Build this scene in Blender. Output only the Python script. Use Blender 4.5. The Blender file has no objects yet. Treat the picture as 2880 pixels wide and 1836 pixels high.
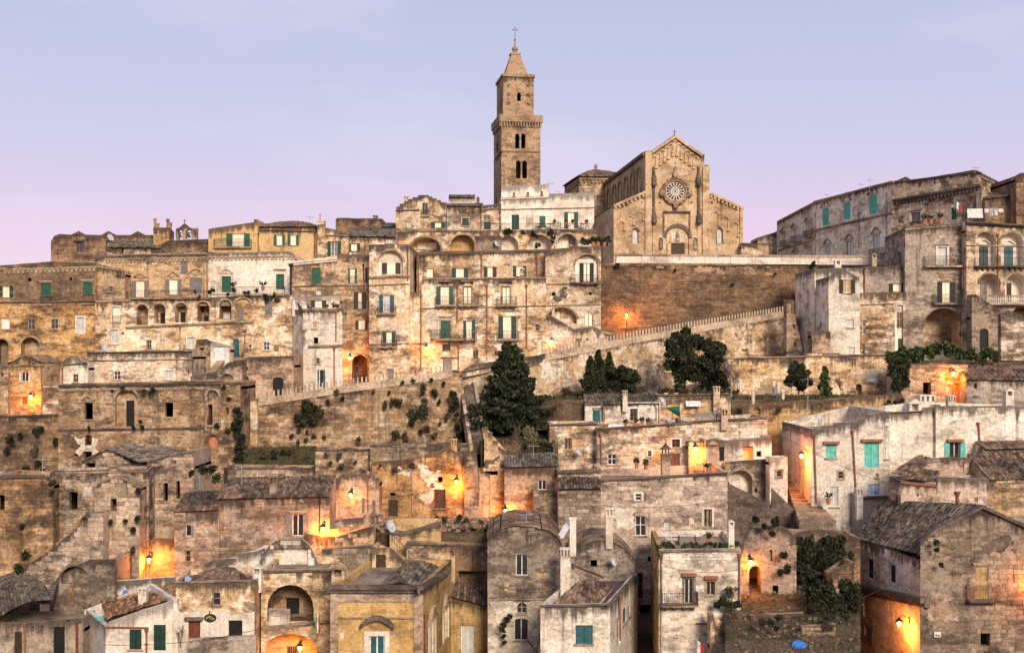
import bpy, math, random
import numpy as np
from mathutils import Vector, Matrix
random.seed(7)
scn = bpy.context.scene
COL = scn.collection
# ------------------------------------------------------------------ camera
IW, IH, FPX, VH = 2880, 1836, 3476.0, 1000.0     # photograph size, focal length and horizon row in pixels
cam = bpy.data.cameras.new('camera'); cam_o = bpy.data.objects.new('camera', cam); COL.objects.link(cam_o)
cam.sensor_fit = 'HORIZONTAL'; cam.sensor_width = 36.0; cam.lens = 36.0 * FPX / IW
cam.shift_y = (VH - IH / 2) / IW
cam.clip_start = 0.5; cam.clip_end = 6000
cam_o.location = (0, 0, 0); cam_o.rotation_euler = (math.radians(90), 0, 0)
scn.camera = cam_o
# ------------------------------------------------------------------ sky, sun, exposure
SUN_EL, SUN_AZ = math.radians(25), math.radians(163)    # azimuth clockwise from +Y (view direction): behind the camera, to its right
world = bpy.data.worlds.new('World'); scn.world = world; world.use_nodes = True
nt = world.node_tree; nt.nodes.clear()
wo = nt.nodes.new('ShaderNodeOutputWorld'); bg = nt.nodes.new('ShaderNodeBackground')
sky = nt.nodes.new('ShaderNodeTexSky'); sky.sky_type = 'NISHITA'; sky.sun_disc = False
sky.sun_elevation = math.radians(4); sky.sun_rotation = SUN_AZ
tc = nt.nodes.new('ShaderNodeTexCoord'); sx = nt.nodes.new('ShaderNodeSeparateXYZ')
ramp = nt.nodes.new('ShaderNodeValToRGB')
nt.links.new(tc.outputs['Generated'], sx.inputs[0]); nt.links.new(sx.outputs['Z'], ramp.inputs[0])
cr = ramp.color_ramp
cr.elements[0].position = 0.0; cr.elements[0].color = (0.70, 0.50, 0.70, 1)
cr.elements[1].position = 1.0; cr.elements[1].color = (0.34, 0.38, 0.58, 1)
for p, c in ((0.07, (0.79, 0.57, 0.77, 1)), (0.10, (0.735, 0.565, 0.78, 1)), (0.15, (0.60, 0.545, 0.765, 1)), (0.20, (0.535, 0.53, 0.74, 1)), (0.276, (0.47, 0.50, 0.70, 1)), (0.45, (0.42, 0.46, 0.65, 1))):
    e = cr.elements.new(p); e.color = c
cl = nt.nodes.new('ShaderNodeTexNoise'); cl.inputs['Scale'].default_value = 3.0; cl.inputs['Detail'].default_value = 6
cmap = nt.nodes.new('ShaderNodeMapping'); cmap.inputs['Scale'].default_value = (1, 1, 3.2)
nt.links.new(tc.outputs['Generated'], cmap.inputs[0]); nt.links.new(cmap.outputs[0], cl.inputs['Vector'])
cmr = nt.nodes.new('ShaderNodeMapRange'); cmr.inputs[1].default_value = 0.5; cmr.inputs[2].default_value = 0.75
cmr.inputs[3].default_value = 0.0; cmr.inputs[4].default_value = 0.5
nt.links.new(cl.outputs['Fac'], cmr.inputs[0])
cmx = nt.nodes.new('ShaderNodeMix'); cmx.data_type = 'RGBA'; cmx.inputs[7].default_value = (0.80, 0.72, 0.88, 1)
nt.links.new(cmr.outputs[0], cmx.inputs[0]); nt.links.new(ramp.outputs[0], cmx.inputs[6])
sk2 = nt.nodes.new('ShaderNodeMix'); sk2.data_type = 'RGBA'; sk2.blend_type = 'ADD'; sk2.inputs[0].default_value = 0.025
nt.links.new(cmx.outputs[2], sk2.inputs[6]); nt.links.new(sky.outputs[0], sk2.inputs[7])
nt.links.new(sk2.outputs[2], bg.inputs[0]); bg.inputs[1].default_value = 1.02
nt.links.new(bg.outputs[0], wo.inputs[0])
sun = bpy.data.lights.new('sun', 'SUN'); sun.energy = 4.0; sun.angle = math.radians(18); sun.color = (1.0, 0.84, 0.69)
sun_o = bpy.data.objects.new('sun', sun); COL.objects.link(sun_o)
sdir = Vector((math.sin(SUN_AZ) * math.cos(SUN_EL), math.cos(SUN_AZ) * math.cos(SUN_EL), math.sin(SUN_EL)))
sun_o.rotation_euler = sdir.to_track_quat('Z', 'Y').to_euler(); sun_o.location = sdir * 60
vs = scn.view_settings; vs.view_transform = 'Standard'; vs.look = 'None'; vs.exposure = 0.0; vs.gamma = 1.0; vs.use_curve_mapping = False
# ------------------------------------------------------------------ materials
MATS = {}
def _n(t, k, **kw):
    n = t.nodes.new(k)
    for a, b in kw.items(): setattr(n, a, b)
    return n
def _ramp(t, src, a, b, lo=0.0, hi=1.0):
    m = _n(t, 'ShaderNodeMapRange'); m.inputs[1].default_value = a; m.inputs[2].default_value = b
    m.inputs[3].default_value = lo; m.inputs[4].default_value = hi; m.interpolation_type = 'SMOOTHSTEP'
    t.links.new(src, m.inputs[0]); return m.outputs[0]
def _mix(t, f, a, b, mode='MIX'):
    m = _n(t, 'ShaderNodeMix', data_type='RGBA', blend_type=mode)
    for i, x in ((0, f), (6, a), (7, b)):
        if hasattr(x, 'links'): t.links.new(x, m.inputs[i])
        elif i == 0: m.inputs[0].default_value = x
        else: m.inputs[i].default_value = (*x, 1)
    return m.outputs[2]
def _noise(t, vec, scale, detail=5, rough=.6, seed=0.0):
    n = _n(t, 'ShaderNodeTexNoise'); n.inputs['Scale'].default_value = scale; n.inputs['Detail'].default_value = detail
    n.inputs['Roughness'].default_value = rough; t.links.new(vec, n.inputs['Vector']); return n.outputs['Fac']
def _map(t, vec, sc, off=(0, 0, 0)):
    m = _n(t, 'ShaderNodeMapping'); m.inputs['Scale'].default_value = sc; m.inputs['Location'].default_value = off
    t.links.new(vec, m.inputs[0]); return m.outputs[0]
def _math(t, op, a, b):
    m = _n(t, 'ShaderNodeMath', operation=op)
    for i, x in ((0, a), (1, b)):
        if hasattr(x, 'links'): t.links.new(x, m.inputs[i])
        else: m.inputs[i].default_value = x
    return m.outputs[0]
def _base(name):
    m = bpy.data.materials.new(name); m.use_nodes = True; t = m.node_tree
    b = t.nodes['Principled BSDF']; MATS[name] = m
    return m, t, b
SHIFT = {'white': (1, .98, .93), 'pale': (1, .985, .95), 'ruin': (.81, .745, .665), 'grey': (.76, .71, .655), 'pink': (.86, .80, .74), 'rock': (.76, .705, .63), 'trim': (.88, .83, .75), 'tilegrey': (.82, .78, .70), 'tile': (.88, .84, .76), 'cathedral': (1.02, 1.02, 1.0), 'tower': (.94, .96, 1.0), 'wallbrown': (.92, .90, .86), 'yellow': (.97, .92, .82)}
def wall_mat(name, c1, c2, c3, dark=(.06, .044, .035), dk=.5, bleach=.5, streak=.5, off=0, tk=.38, grain=1.0, crust=.85):
    """weathered stone or render: two stone tones, bleached patches, dark lichen blotches, run-off streaks, black crust below exposed tops"""
    m, t, b = _base(name)
    sw = SHIFT.get(name, (1, .955, .91)); c1, c2, c3 = [tuple(a * k for a, k in zip(c, sw)) for c in (c1, c2, c3)]
    g = _n(t, 'ShaderNodeNewGeometry').outputs['Position']
    p = _map(t, g, (1, 1, 1), (off * 3.1, off * 1.7, off * 5.3))
    n1 = _noise(t, p, .17, 7, .68); n2 = _noise(t, p, .62, 9, .74); n4 = _noise(t, p, 4.2, 6, .78)
    n3 = _noise(t, _map(t, p, (1.7, 1.7, .11)), 1.0, 6, .65)
    n5 = _noise(t, _map(t, p, (.42, .42, 1.1), (9, 4, 2)), 1.0, 8, .74)
    c = _mix(t, _ramp(t, n1, .42, .58), c1, c2)
    c = _mix(t, _math(t, 'MULTIPLY', _ramp(t, n2, .48, .585), bleach), c, c3)
    wa = _n(t, 'ShaderNodeAttribute'); wa.attribute_name = 'warm'
    if name not in ('white', 'pale'): c = _mix(t, _ramp(t, wa.outputs['Fac'], .5, 1.0, 0, .9), c, _mix(t, 1.0, c, (1.06, .90, .66), 'MULTIPLY'))
    if name not in ('white', 'pale', 'wallbrown', 'brown', 'tile', 'tilegrey', 'darktrim'): c = _mix(t, _ramp(t, wa.outputs['Fac'], 0, .5, .5, 0), c, (.64, .57, .50))
    dm = _math(t, 'ADD', _math(t, 'MULTIPLY', n5, .65), _math(t, 'MULTIPLY', n1, .35))
    c = _mix(t, _math(t, 'MULTIPLY', _ramp(t, dm, .49, .57), dk), c, dark)
    c = _mix(t, _math(t, 'MULTIPLY', _ramp(t, n3, .56, .70), streak), c, dark)
    ga = _n(t, 'ShaderNodeAttribute'); ga.attribute_name = 'dtop'
    cm = _math(t, 'SUBTRACT', _math(t, 'ADD', _math(t, 'MULTIPLY', n3, 1.7), _math(t, 'MULTIPLY', n5, .5)), _math(t, 'MULTIPLY', ga.outputs['Fac'], .55))
    c = _mix(t, _math(t, 'MULTIPLY', _ramp(t, cm, .52, .95), crust), c, dark)
    at = _n(t, 'ShaderNodeAttribute'); at.attribute_name = 'tint'
    tv = _ramp(t, at.outputs['Fac'], 0, 1, 1 - tk, 1 + tk * .75)
    gv = _ramp(t, n4, .26, .74, 1 - .52 * grain, 1 + .42 * grain)
    c = _mix(t, 1.0, c, _comb(t, _math(t, 'MULTIPLY', tv, gv)), 'MULTIPLY')
    t.links.new(c, b.inputs['Base Color']); b.inputs['Roughness'].default_value = .93
    b.inputs['Specular IOR Level'].default_value = .2
    bp = _n(t, 'ShaderNodeBump'); bp.inputs['Strength'].default_value = .6; bp.inputs['Distance'].default_value = .07
    t.links.new(_math(t, 'ADD', n4, _math(t, 'MULTIPLY', n2, .8)), bp.inputs['Height']); t.links.new(bp.outputs[0], b.inputs['Normal'])
    return m
def _comb(t, v):
    c = _n(t, 'ShaderNodeCombineXYZ')
    for i in range(3): t.links.new(v, c.inputs[i])
    return c.outputs[0]
def plain(name, c, rough=.7, var=.32, scale=3.0, metal=0, spec=.3, bump=.2, tr=(.55, 1.4)):
    m, t, b = _base(name)
    g = _n(t, 'ShaderNodeNewGeometry').outputs['Position']
    n = _noise(t, g, scale, 6, .7)
    at = _n(t, 'ShaderNodeAttribute'); at.attribute_name = 'tint'
    v = _math(t, 'MULTIPLY', _ramp(t, n, .3, .7, 1 - var, 1 + var), _ramp(t, at.outputs['Fac'], 0, 1, *tr))
    c_ = _mix(t, 1.0, c, _comb(t, v), 'MULTIPLY'); t.links.new(c_, b.inputs['Base Color'])
    b.inputs['Roughness'].default_value = rough; b.inputs['Metallic'].default_value = metal; b.inputs['Specular IOR Level'].default_value = spec
    if bump:
        bp = _n(t, 'ShaderNodeBump'); bp.inputs['Strength'].default_value = bump; bp.inputs['Distance'].default_value = .03
        t.links.new(n, bp.inputs['Height']); t.links.new(bp.outputs[0], b.inputs['Normal'])
    return m
def emit(name, c, s):
    m, t, b = _base(name); b.inputs['Base Color'].default_value = (*c, 1)
    b.inputs['Emission Color'].default_value = (*c, 1); b.inputs['Emission Strength'].default_value = s
    return m
W = wall_mat
W('cream',  (.62, .475, .30), (.49, .335, .185), (.88, .77, .61), dk=.72, bleach=.8, off=1)
W('ochre',  (.54, .365, .17), (.42, .265, .12), (.68, .52, .31), dk=.68, bleach=.6, off=2)
W('yellow', (.60, .425, .20), (.52, .345, .15), (.66, .52, .31), dk=.45, bleach=.45, streak=.5, off=3, grain=.7)
W('brown',  (.28, .185, .11), (.195, .13, .083), (.42, .31, .20), dk=.6, bleach=.5, off=4)
W('wallbrown', (.25, .16, .094), (.185, .12, .076), (.36, .245, .14), dk=.6, bleach=.45, streak=.45, off=14, tk=.30)
W('grey',   (.42, .345, .265), (.31, .245, .185), (.58, .50, .40), dk=.66, bleach=.6, off=5)
W('white',  (.77, .69, .575), (.66, .56, .44), (.88, .82, .73), dk=.45, bleach=.7, streak=.5, off=6, tk=.28, grain=.75)
W('pale',   (.76, .68, .565), (.68, .585, .465), (.87, .81, .72), dk=.3, bleach=.7, streak=.35, off=7, tk=.25, grain=.55, crust=.6)
W('pink',   (.57, .435, .325), (.45, .325, .225), (.72, .60, .48), dk=.6, bleach=.6, off=8)
W('ruin',   (.47, .33, .20), (.35, .235, .14), (.72, .59, .44), dk=.75, bleach=.65, off=9)
W('cathedral', (.58, .41, .24), (.50, .335, .18), (.70, .545, .365), dk=.40, bleach=.55, streak=.42, off=10, tk=.24, grain=.75)
W('tower',  (.45, .30, .17), (.37, .235, .13), (.56, .41, .255), dk=.5, bleach=.45, streak=.5, off=11, tk=.28)
W('rock',   (.42, .32, .225), (.29, .215, .15), (.60, .50, .39), dk=.8, bleach=.6, off=12)
W('mortar', (.60, .48, .34), (.52, .40, .275), (.70, .59, .46), dk=.4, off=13, crust=.3)
W('trim',   (.52, .425, .31), (.42, .325, .23), (.66, .57, .455), dk=.65, bleach=.5, streak=.6, off=15, crust=0)
W('darktrim', (.17, .135, .11), (.12, .095, .08), (.30, .245, .195), dk=.6, bleach=.4, off=16, crust=0)
W('tile',   (.255, .165, .115), (.19, .135, .10), (.38, .285, .205), dark=(.055, .045, .038), dk=.65, bleach=.55, streak=0, off=17, tk=.62, crust=0)
W('tilegrey', (.225, .185, .15), (.165, .135, .112), (.35, .30, .24), dark=(.05, .045, .038), dk=.6, bleach=.55, streak=0, off=18, tk=.62, crust=0)
W('tileorange', (.46, .25, .13), (.36, .19, .105), (.55, .39, .25), dark=(.08, .055, .04), dk=.5, bleach=.45, streak=0, off=19, tk=.62, crust=0)
W('paving', (.36, .285, .21), (.28, .215, .155), (.48, .40, .31), dk=.5, bleach=.5, streak=0, off=20, crust=0)
W('earth',  (.13, .092, .058), (.088, .066, .042), (.21, .16, .105), dark=(.025, .028, .013), dk=.65, streak=0, off=21, crust=0)
for nm, c, r in (('green', (.018, .105, .062), .5), ('dkgreen', (.012, .045, .03), .5), ('turq', (.10, .50, .40), .5), ('teal', (.018, .10, .115), .5),
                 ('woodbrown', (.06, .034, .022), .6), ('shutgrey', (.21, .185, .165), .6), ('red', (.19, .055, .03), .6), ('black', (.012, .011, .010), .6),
                 ('paint', (.72, .69, .64), .5), ('blue', (.30, .38, .56), .6), ('iron', (.035, .03, .028), .5), ('rust', (.27, .115, .06), .75),
                 ('zinc', (.38, .38, .39), .4), ('bluetarp', (.03, .16, .50), .5), ('greycloth', (.5, .5, .52), .8), ('redcloth', (.55, .03, .03), .8),
                 ('greencloth', (.02, .30, .08), .8), ('terracotta', (.42, .17, .09), .8), ('orange', (.75, .25, .03), .6), ('gold', (.5, .36, .10), .5), ('bronze', (.10, .08, .05), .5), ('yellowcloth', (.8, .55, .05), .8), ('purple', (.13, .075, .085), .8)):
    plain(nm, c, r)
plain('curtain_skysheen', (.90, .79, .56), .35, .08, 1.5, spec=.5, bump=0)  # pale curtain tone with the bright sky's reflection painted into the colour
plain('pane', (.035, .034, .036), .08, .3, .8, spec=.6, bump=0)
plain('panepale', (.52, .52, .47), .12, .2, 1.0, spec=.6, bump=0)
plain('bark', (.10, .07, .05), .9, .4, 4)
plain('twig', (.15, .095, .075), .9, .3, 4)
plain('pinktwig', (.33, .235, .20), .9, .3, 4)
plain('needles', (.030, .038, .014), .8, .6, 1.2, bump=0, tr=(.3, 1.8))
plain('leafdark', (.030, .036, .013), .8, .6, 1.5, bump=0, tr=(.3, 1.8))
plain('leaf', (.055, .075, .024), .7, .5, 2, bump=0, tr=(.3, 1.8))
plain('leafpale', (.22, .19, .11), .8, .4, 2, bump=0)
plain('dryshrub', (.085, .065, .035), .8, .5, 2, bump=0)
plain('grass', (.06, .085, .022), .85, .6, 1.2, bump=0)
emit('bulb', (1.0, .50, .10), 45.0)
emit('bulbdim', (1.0, .70, .35), 14.0)
emit('doorway_glow', (1.0, .36, .09), .45)  # doorway surfaces glow by themselves, standing in for warm light inside the room
# ------------------------------------------------------------------ pixel <-> place
def X(u, Y): return (u - IW / 2) / FPX * Y
def Z(v, Y): return -(v - VH) / FPX * Y
def P(u, v, Y): return Vector((X(u, Y), Y, Z(v, Y)))
GK = [(-400, -1.7), (0, -1.7), (60, -25), (70, -26), (92, -24.5), (104, -21), (106, -17.5), (112, -15), (120, -12.2), (122, -10.8), (130, -6.5), (135, -4.6), (145, -1.2), (152, 3.5), (156, 10.4), (170, 10.4), (2500, 10.4)]
def ground(Y): return float(np.interp(Y, [k[0] for k in GK], [k[1] for k in GK]))
class Plane:
    """vertical plane through two ground points, given as pixel column + distance"""
    def __init__(s, u0, Y0, u1, Y1):
        s.a = Vector((X(u0, Y0), Y0, 0)); s.b = Vector((X(u1, Y1), Y1, 0))
        s.d = (s.b - s.a); s.L = s.d.length; s.d = s.d / s.L
        s.n = Vector((s.d.y, -s.d.x, 0)); s.ang = math.atan2(s.d.y, s.d.x)
    def off(s, o):
        q = Plane.__new__(Plane); q.__dict__.update(s.__dict__); q.a = s.a + s.n * o; q.b = s.b + s.n * o; return q
    def sz(s, u, v):
        r = (u - IW / 2) / FPX
        # a + d*t = (r*Yh, Yh)
        den = s.d.x - r * s.d.y
        t = (r * s.a.y - s.a.x) / den
        Yh = s.a.y + s.d.y * t
        return t, -(v - VH) / FPX * Yh
    def at(s, t, z, o=0.0): return s.a + s.d * t + s.n * o + Vector((0, 0, z))
    def ppm(s): return FPX / ((s.a.y + s.b.y) / 2)
# ------------------------------------------------------------------ meshes
class MB:
    def __init__(s): s.v = []; s.f = []; s.t = []; s.g = {}; s.w = .5
    def add(s, vs, fs, tint=.5):
        o = len(s.v); s.v += [tuple(p) for p in vs]; s.t += [tint] * len(vs)
        s.f += [tuple(i + o for i in q) for q in fs]; return s
    def quad(s, a, b, c, d, tint=.5): return s.add((a, b, c, d), ((0, 1, 2, 3),), tint)
    def hexa(s, q, tint=.5):      # 8 corners: bottom 4 (ccw from above), top 4
        return s.add(q, ((3, 2, 1, 0), (4, 5, 6, 7), (0, 1, 5, 4), (1, 2, 6, 5), (2, 3, 7, 6), (3, 0, 4, 7)), tint)
    def box(s, c, sx_, sy_, sz_, ang=0.0, tint=.5):
        ca, sa = math.cos(ang), math.sin(ang); q = []
        for dz in (-.5, .5):
            for dx, dy in ((-.5, -.5), (.5, -.5), (.5, .5), (-.5, .5)):
                x, y = dx * sx_, dy * sy_
                q.append((c[0] + x * ca - y * sa, c[1] + x * sa + y * ca, c[2] + dz * sz_))
        return s.hexa(q, tint)
    def pbox(s, pl, s0, s1, z0, z1, o0, o1, tint=.5):     # box on a plane: along s, z and offset outwards
        q = [pl.at(a, z, o) for z in (z0, z1) for a, o in ((s0, o1), (s1, o1), (s1, o0), (s0, o0))]
        return s.hexa(q, tint)
    def tube(s, pts, rad, n=6, tint=.5, cap=True):
        pts = [Vector(p) for p in pts]; o = len(s.v); m = len(pts)
        if not hasattr(rad, '__len__'): rad = [rad] * m
        for i, p in enumerate(pts):
            d = (pts[min(i + 1, m - 1)] - pts[max(i - 1, 0)]).normalized()
            a = d.orthogonal().normalized(); b = d.cross(a)
            for k in range(n):
                w = 2 * math.pi * k / n; s.v.append(tuple(p + (a * math.cos(w) + b * math.sin(w)) * rad[i])); s.t.append(tint)
        for i in range(m - 1):
            for k in range(n):
                k2 = (k + 1) % n; s.f.append((o + i * n + k, o + i * n + k2, o + (i + 1) * n + k2, o + (i + 1) * n + k))
        if cap:
            s.f.append(tuple(o + k for k in range(n - 1, -1, -1))); s.f.append(tuple(o + (m - 1) * n + k for k in range(n)))
        return s
    def lathe(s, c, prof, n=10, tint=.5, cap=True):
        o = len(s.v)
        for r, z in prof:
            for k in range(n):
                w = 2 * math.pi * k / n; s.v.append((c[0] + r * math.cos(w), c[1] + r * math.sin(w), c[2] + z)); s.t.append(tint)
        for i in range(len(prof) - 1):
            for k in range(n):
                k2 = (k + 1) % n; s.f.append((o + i * n + k, o + i * n + k2, o + (i + 1) * n + k2, o + (i + 1) * n + k))
        if cap:
            s.f.append(tuple(o + k for k in range(n - 1, -1, -1))); s.f.append(tuple(o + (len(prof) - 1) * n + k for k in range(n)))
        return s
    def mesh(s, name, mat, base, smooth=False):
        me = bpy.data.meshes.new(name)
        b = np.array(base); co = np.array(s.v, dtype=np.float64) - b
        me.from_pydata(co.tolist(), [], s.f)
        at = me.attributes.new('tint', 'FLOAT', 'POINT'); at.data.foreach_set('value', np.array(s.t, dtype=np.float32))
        ga = np.full(len(s.v), 9.0, dtype=np.float32)
        for i, x in s.g.items(): ga[i] = x
        me.attributes.new('warm', 'FLOAT', 'POINT').data.foreach_set('value', np.full(len(s.v), s.w, dtype=np.float32))
        me.attributes.new('dtop', 'FLOAT', 'POINT').data.foreach_set('value', ga)
        me.materials.append(MATS[mat]); me.update()
        if smooth: me.polygons.foreach_set('use_smooth', [True] * len(me.polygons))
        return me
class Node:
    """object + the world point its mesh is measured from"""
    def __init__(s, o, b): s.o = o; s.b = b
def _build(s, name, mat, par=None, kind=None, smooth=False):
    if not s.v: return None
    base = tuple(par.b) if par is not None else (0, 0, 0)
    o = bpy.data.objects.new(name, s.mesh(name, mat, base, smooth)); COL.objects.link(o)
    if par is not None: o.parent = par.o
    if kind: o['kind'] = kind
    return Node(o, base)
MB.build = _build
def thing(name, label, cat, loc, group=None):
    o = bpy.data.objects.new(name, None); COL.objects.link(o); o.location = loc; o.empty_display_size = .3
    o['label'] = label; o['category'] = cat; o['kind'] = 'thing'
    if group: o['group'] = group
    return Node(o, tuple(loc))
def structure(mb, name, mat, smooth=False): return mb.build(name, mat, None, 'structure', smooth)
def rn(a, b): return random.uniform(a, b)
# value noise for plaster patches
def _h(i, j, k): 
    n = (i * 374761393 + j * 668265263 + k * 2147483647) & 0xffffffff
    n = ((n ^ (n >> 13)) * 1274126177) & 0xffffffff
    return ((n ^ (n >> 16)) & 0xffff) / 65535.0
def vn(x, y, k=0):
    i, j = math.floor(x), math.floor(y); a, b = x - i, y - j
    a = a * a * (3 - 2 * a); b = b * b * (3 - 2 * b)
    return (_h(i, j, k) * (1 - a) + _h(i + 1, j, k) * a) * (1 - b) + (_h(i, j + 1, k) * (1 - a) + _h(i + 1, j + 1, k) * a) * b
# ------------------------------------------------------------------ wall with openings
class Hole:
    def __init__(s, s0, s1, z0, z1, arch=0.0, deep=.3):
        s.s0, s.s1, s.z0, s.z1, s.deep = s0, s1, z0, z1, deep
        s.rise = min(arch * (s1 - s0), (z1 - z0) * .95)
    def top(s, x):
        if not s.rise: return s.z1
        c, hw = (s.s0 + s.s1) / 2, (s.s1 - s.s0) / 2
        return s.z1 - s.rise + s.rise * math.sqrt(max(0, 1 - ((x - c) / hw) ** 2))
    def cuts(s):
        if not s.rise: return [s.s0, s.s1]
        c, hw = (s.s0 + s.s1) / 2, (s.s1 - s.s0) / 2
        return [c - hw * math.cos(math.pi * k / 12) for k in range(13)]
    def blocked(s, z0, z1):
        if z1 <= s.z0 or z0 >= s.z1: return None
        if not s.rise or z0 < s.z1 - s.rise: return (s.s0, s.s1)
        c, hw = (s.s0 + s.s1) / 2, (s.s1 - s.s0) / 2
        h = hw * math.sqrt(max(0, 1 - ((z0 - (s.z1 - s.rise)) / s.rise) ** 2)); return (c - h, c + h)
def prof_at(pr, x):
    for (a, za), (b, zb) in zip(pr, pr[1:]):
        if a <= x <= b and b > a: return za + (zb - za) * (x - a) / (b - a)
    return pr[0][1] if x < pr[0][0] else pr[-1][1]
def strips(mb, pl, pr, zb, holes, o=0.0, flip=False, tint=.6):
    cuts = sorted(set([round(x, 4) for x, _ in pr] + [round(x, 4) for h in holes for x in h.cuts()]))
    lo, hi = pr[0][0], pr[-1][0]; cuts = [c for c in cuts if lo - 1e-3 <= c <= hi + 1e-3]
    def q(a, b, z0, z1, z2, z3, ta, tb):
        k = len(mb.v); mb.quad(pl.at(a, z0, o), pl.at(b, z1, o), pl.at(b, z3, o), pl.at(a, z2, o), tint)
        for j, x in enumerate((ta - z0, tb - z1, tb - z3, ta - z2)): mb.g[k + j] = x
    for a, b in zip(cuts, cuts[1:]):
        if b - a < 1e-4: continue
        e = (b - a) * 1e-3; m = (a + b) / 2
        ta, tb = prof_at(pr, a + e), prof_at(pr, b - e)
        hs = sorted([h for h in holes if h.s0 < m < h.s1], key=lambda h: h.z0)
        la = lb = zb
        for h in hs:
            if h.z0 > la + 1e-4:
                q(a, b, la, lb, h.z0, h.z0, ta, tb)
            la, lb = h.top(a), h.top(b)
        if ta > la + 1e-3 or tb > lb + 1e-3:
            q(a, b, la, lb, max(ta, la), max(tb, lb), ta, tb)
def reveal(mb, pl, h, deep, tint=.55, back=False):
    xs = h.cuts(); up = [(x, h.top(x)) for x in xs]
    path = [(h.s0, h.z0)] + up + [(h.s1, h.z0), (h.s0, h.z0)]
    for (a, za), (b, zb) in zip(path, path[1:]):
        if abs(a - b) + abs(za - zb) < 1e-5: continue
        mb.quad(pl.at(a, za, 0), pl.at(b, zb, 0), pl.at(b, zb, -deep), pl.at(a, za, -deep), tint)
    if back:
        for a, b in zip(xs, xs[1:]):
            mb.quad(pl.at(a, h.z0, -deep), pl.at(b, h.z0, -deep), pl.at(b, h.top(b), -deep), pl.at(a, h.top(a), -deep), tint)
STONE = {}
NSTONE = [0]
def stone_mesh(mat, k, wq=2):
    if (mat, k, wq) not in STONE:
        mb = MB(); i = .05; mb.w = wq / 4
        mb.add([(-.5, 0, -.5), (.5, 0, -.5), (.5, 0, .5), (-.5, 0, .5), (-.5 + i, -1, -.5 + i), (.5 - i, -1, -.5 + i), (.5 - i, -1, .5 - i), (-.5 + i, -1, .5 - i)],
               ((4, 5, 6, 7), (0, 1, 5, 4), (1, 2, 6, 5), (2, 3, 7, 6), (3, 0, 4, 7)), (k + .5) / 6)
        STONE[(mat, k, wq)] = mb.mesh('stone', mat, (0, 0, 0))
    return STONE[(mat, k, wq)]
def clad(par, pl, pr, z0, holes, mat, h=.34, cov=.8, ni=0, wmin=.45, wmax=.95, seed=0, proud=(.012, .05), region=None, warm=.5):
    """coursed stones over a wall: the largest ni are parts of their own, the rest one joined part"""
    zt = max(z for _, z in pr); z = z0; out = []; row = 0
    lo, hi = pr[0][0], pr[-1][0]
    while z < zt - .1:
        hh = h * rn(.86, 1.16); z1 = z + hh - .022
        ivs = []; n = max(2, int((hi - lo) / .25)); cur = None
        for k in range(n + 1):
            x = lo + (hi - lo) * k / n; ok = prof_at(pr, x) >= z1
            if ok: cur = [x, x] if cur is None else [cur[0], x]
            if (not ok or k == n) and cur is not None: ivs.append(tuple(cur)); cur = None
        for ho in holes:
            bl = ho.blocked(z, z1)
            if bl:
                nx = []
                for a, b in ivs:
                    if bl[1] <= a or bl[0] >= b: nx.append((a, b)); continue
                    if bl[0] - a > .12: nx.append((a, bl[0]))
                    if b - bl[1] > .12: nx.append((bl[1], b))
                ivs = nx
        for a, b in ivs:
            x = a - (rn(0, .3) if b - a > 2 else 0)
            while x < b - .08:
                w = rn(wmin, wmax) * (1 + .3 * (hh > h)); x1 = min(x + w, b)
                if b - x1 < .15: x1 = b
                xa = max(x, a)
                if x1 - xa > .1:
                    q = vn(xa * .42 + seed * 7.3, z * .5 + seed, 3) * .65 + vn(xa * 1.3, z * 1.6, seed) * .35
                    if q < cov and (region is None or region(xa, z)):
                        out.append((xa + .009, x1 - .009, z, z1, rn(*proud)))
                x = x1
        z += hh; row += 1
    if not out: return
    px = pl.ppm()
    solo = []
    if ni and h * px >= 8.5:
        out.sort(key=lambda s: -(s[1] - s[0]) * (s[3] - s[2])); solo = out[:ni]; out = out[ni:]
    for a, b, c, d, pp in solo:
        k = min(5, int(random.betavariate(2.2, 2.0) * 6))
        o = bpy.data.objects.new('stone', stone_mesh(mat, k, round(warm * 4))); COL.objects.link(o)
        o.parent = par.o; o.location = pl.at((a + b) / 2, (c + d) / 2, .001) - Vector(par.b)
        o.rotation_euler = (0, 0, pl.ang); o.scale = (b - a, pp + .004, d - c); NSTONE[0] += 1
    if out:
        mb = MB(); mb.w = warm
        for a, b, c, d, pp in out:
            i = .012
            q = [pl.at(a, c, .001), pl.at(b, c, .001), pl.at(b, d, .001), pl.at(a, d, .001), pl.at(a + i, c + i, pp), pl.at(b - i, c + i, pp), pl.at(b - i, d - i, pp), pl.at(a + i, d - i, pp)]
            kk = len(mb.v); mb.add(q, ((4, 5, 6, 7), (0, 1, 5, 4), (1, 2, 6, 5), (2, 3, 7, 6), (3, 0, 4, 7)), random.betavariate(2.2, 2.0))
            tz = prof_at(pr, (a + b) / 2)
            for j, y in enumerate((c, c, d, d) * 2): mb.g[kk + j] = tz - y
        mb.build('stonework', mat, par, 'stuff')
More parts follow.
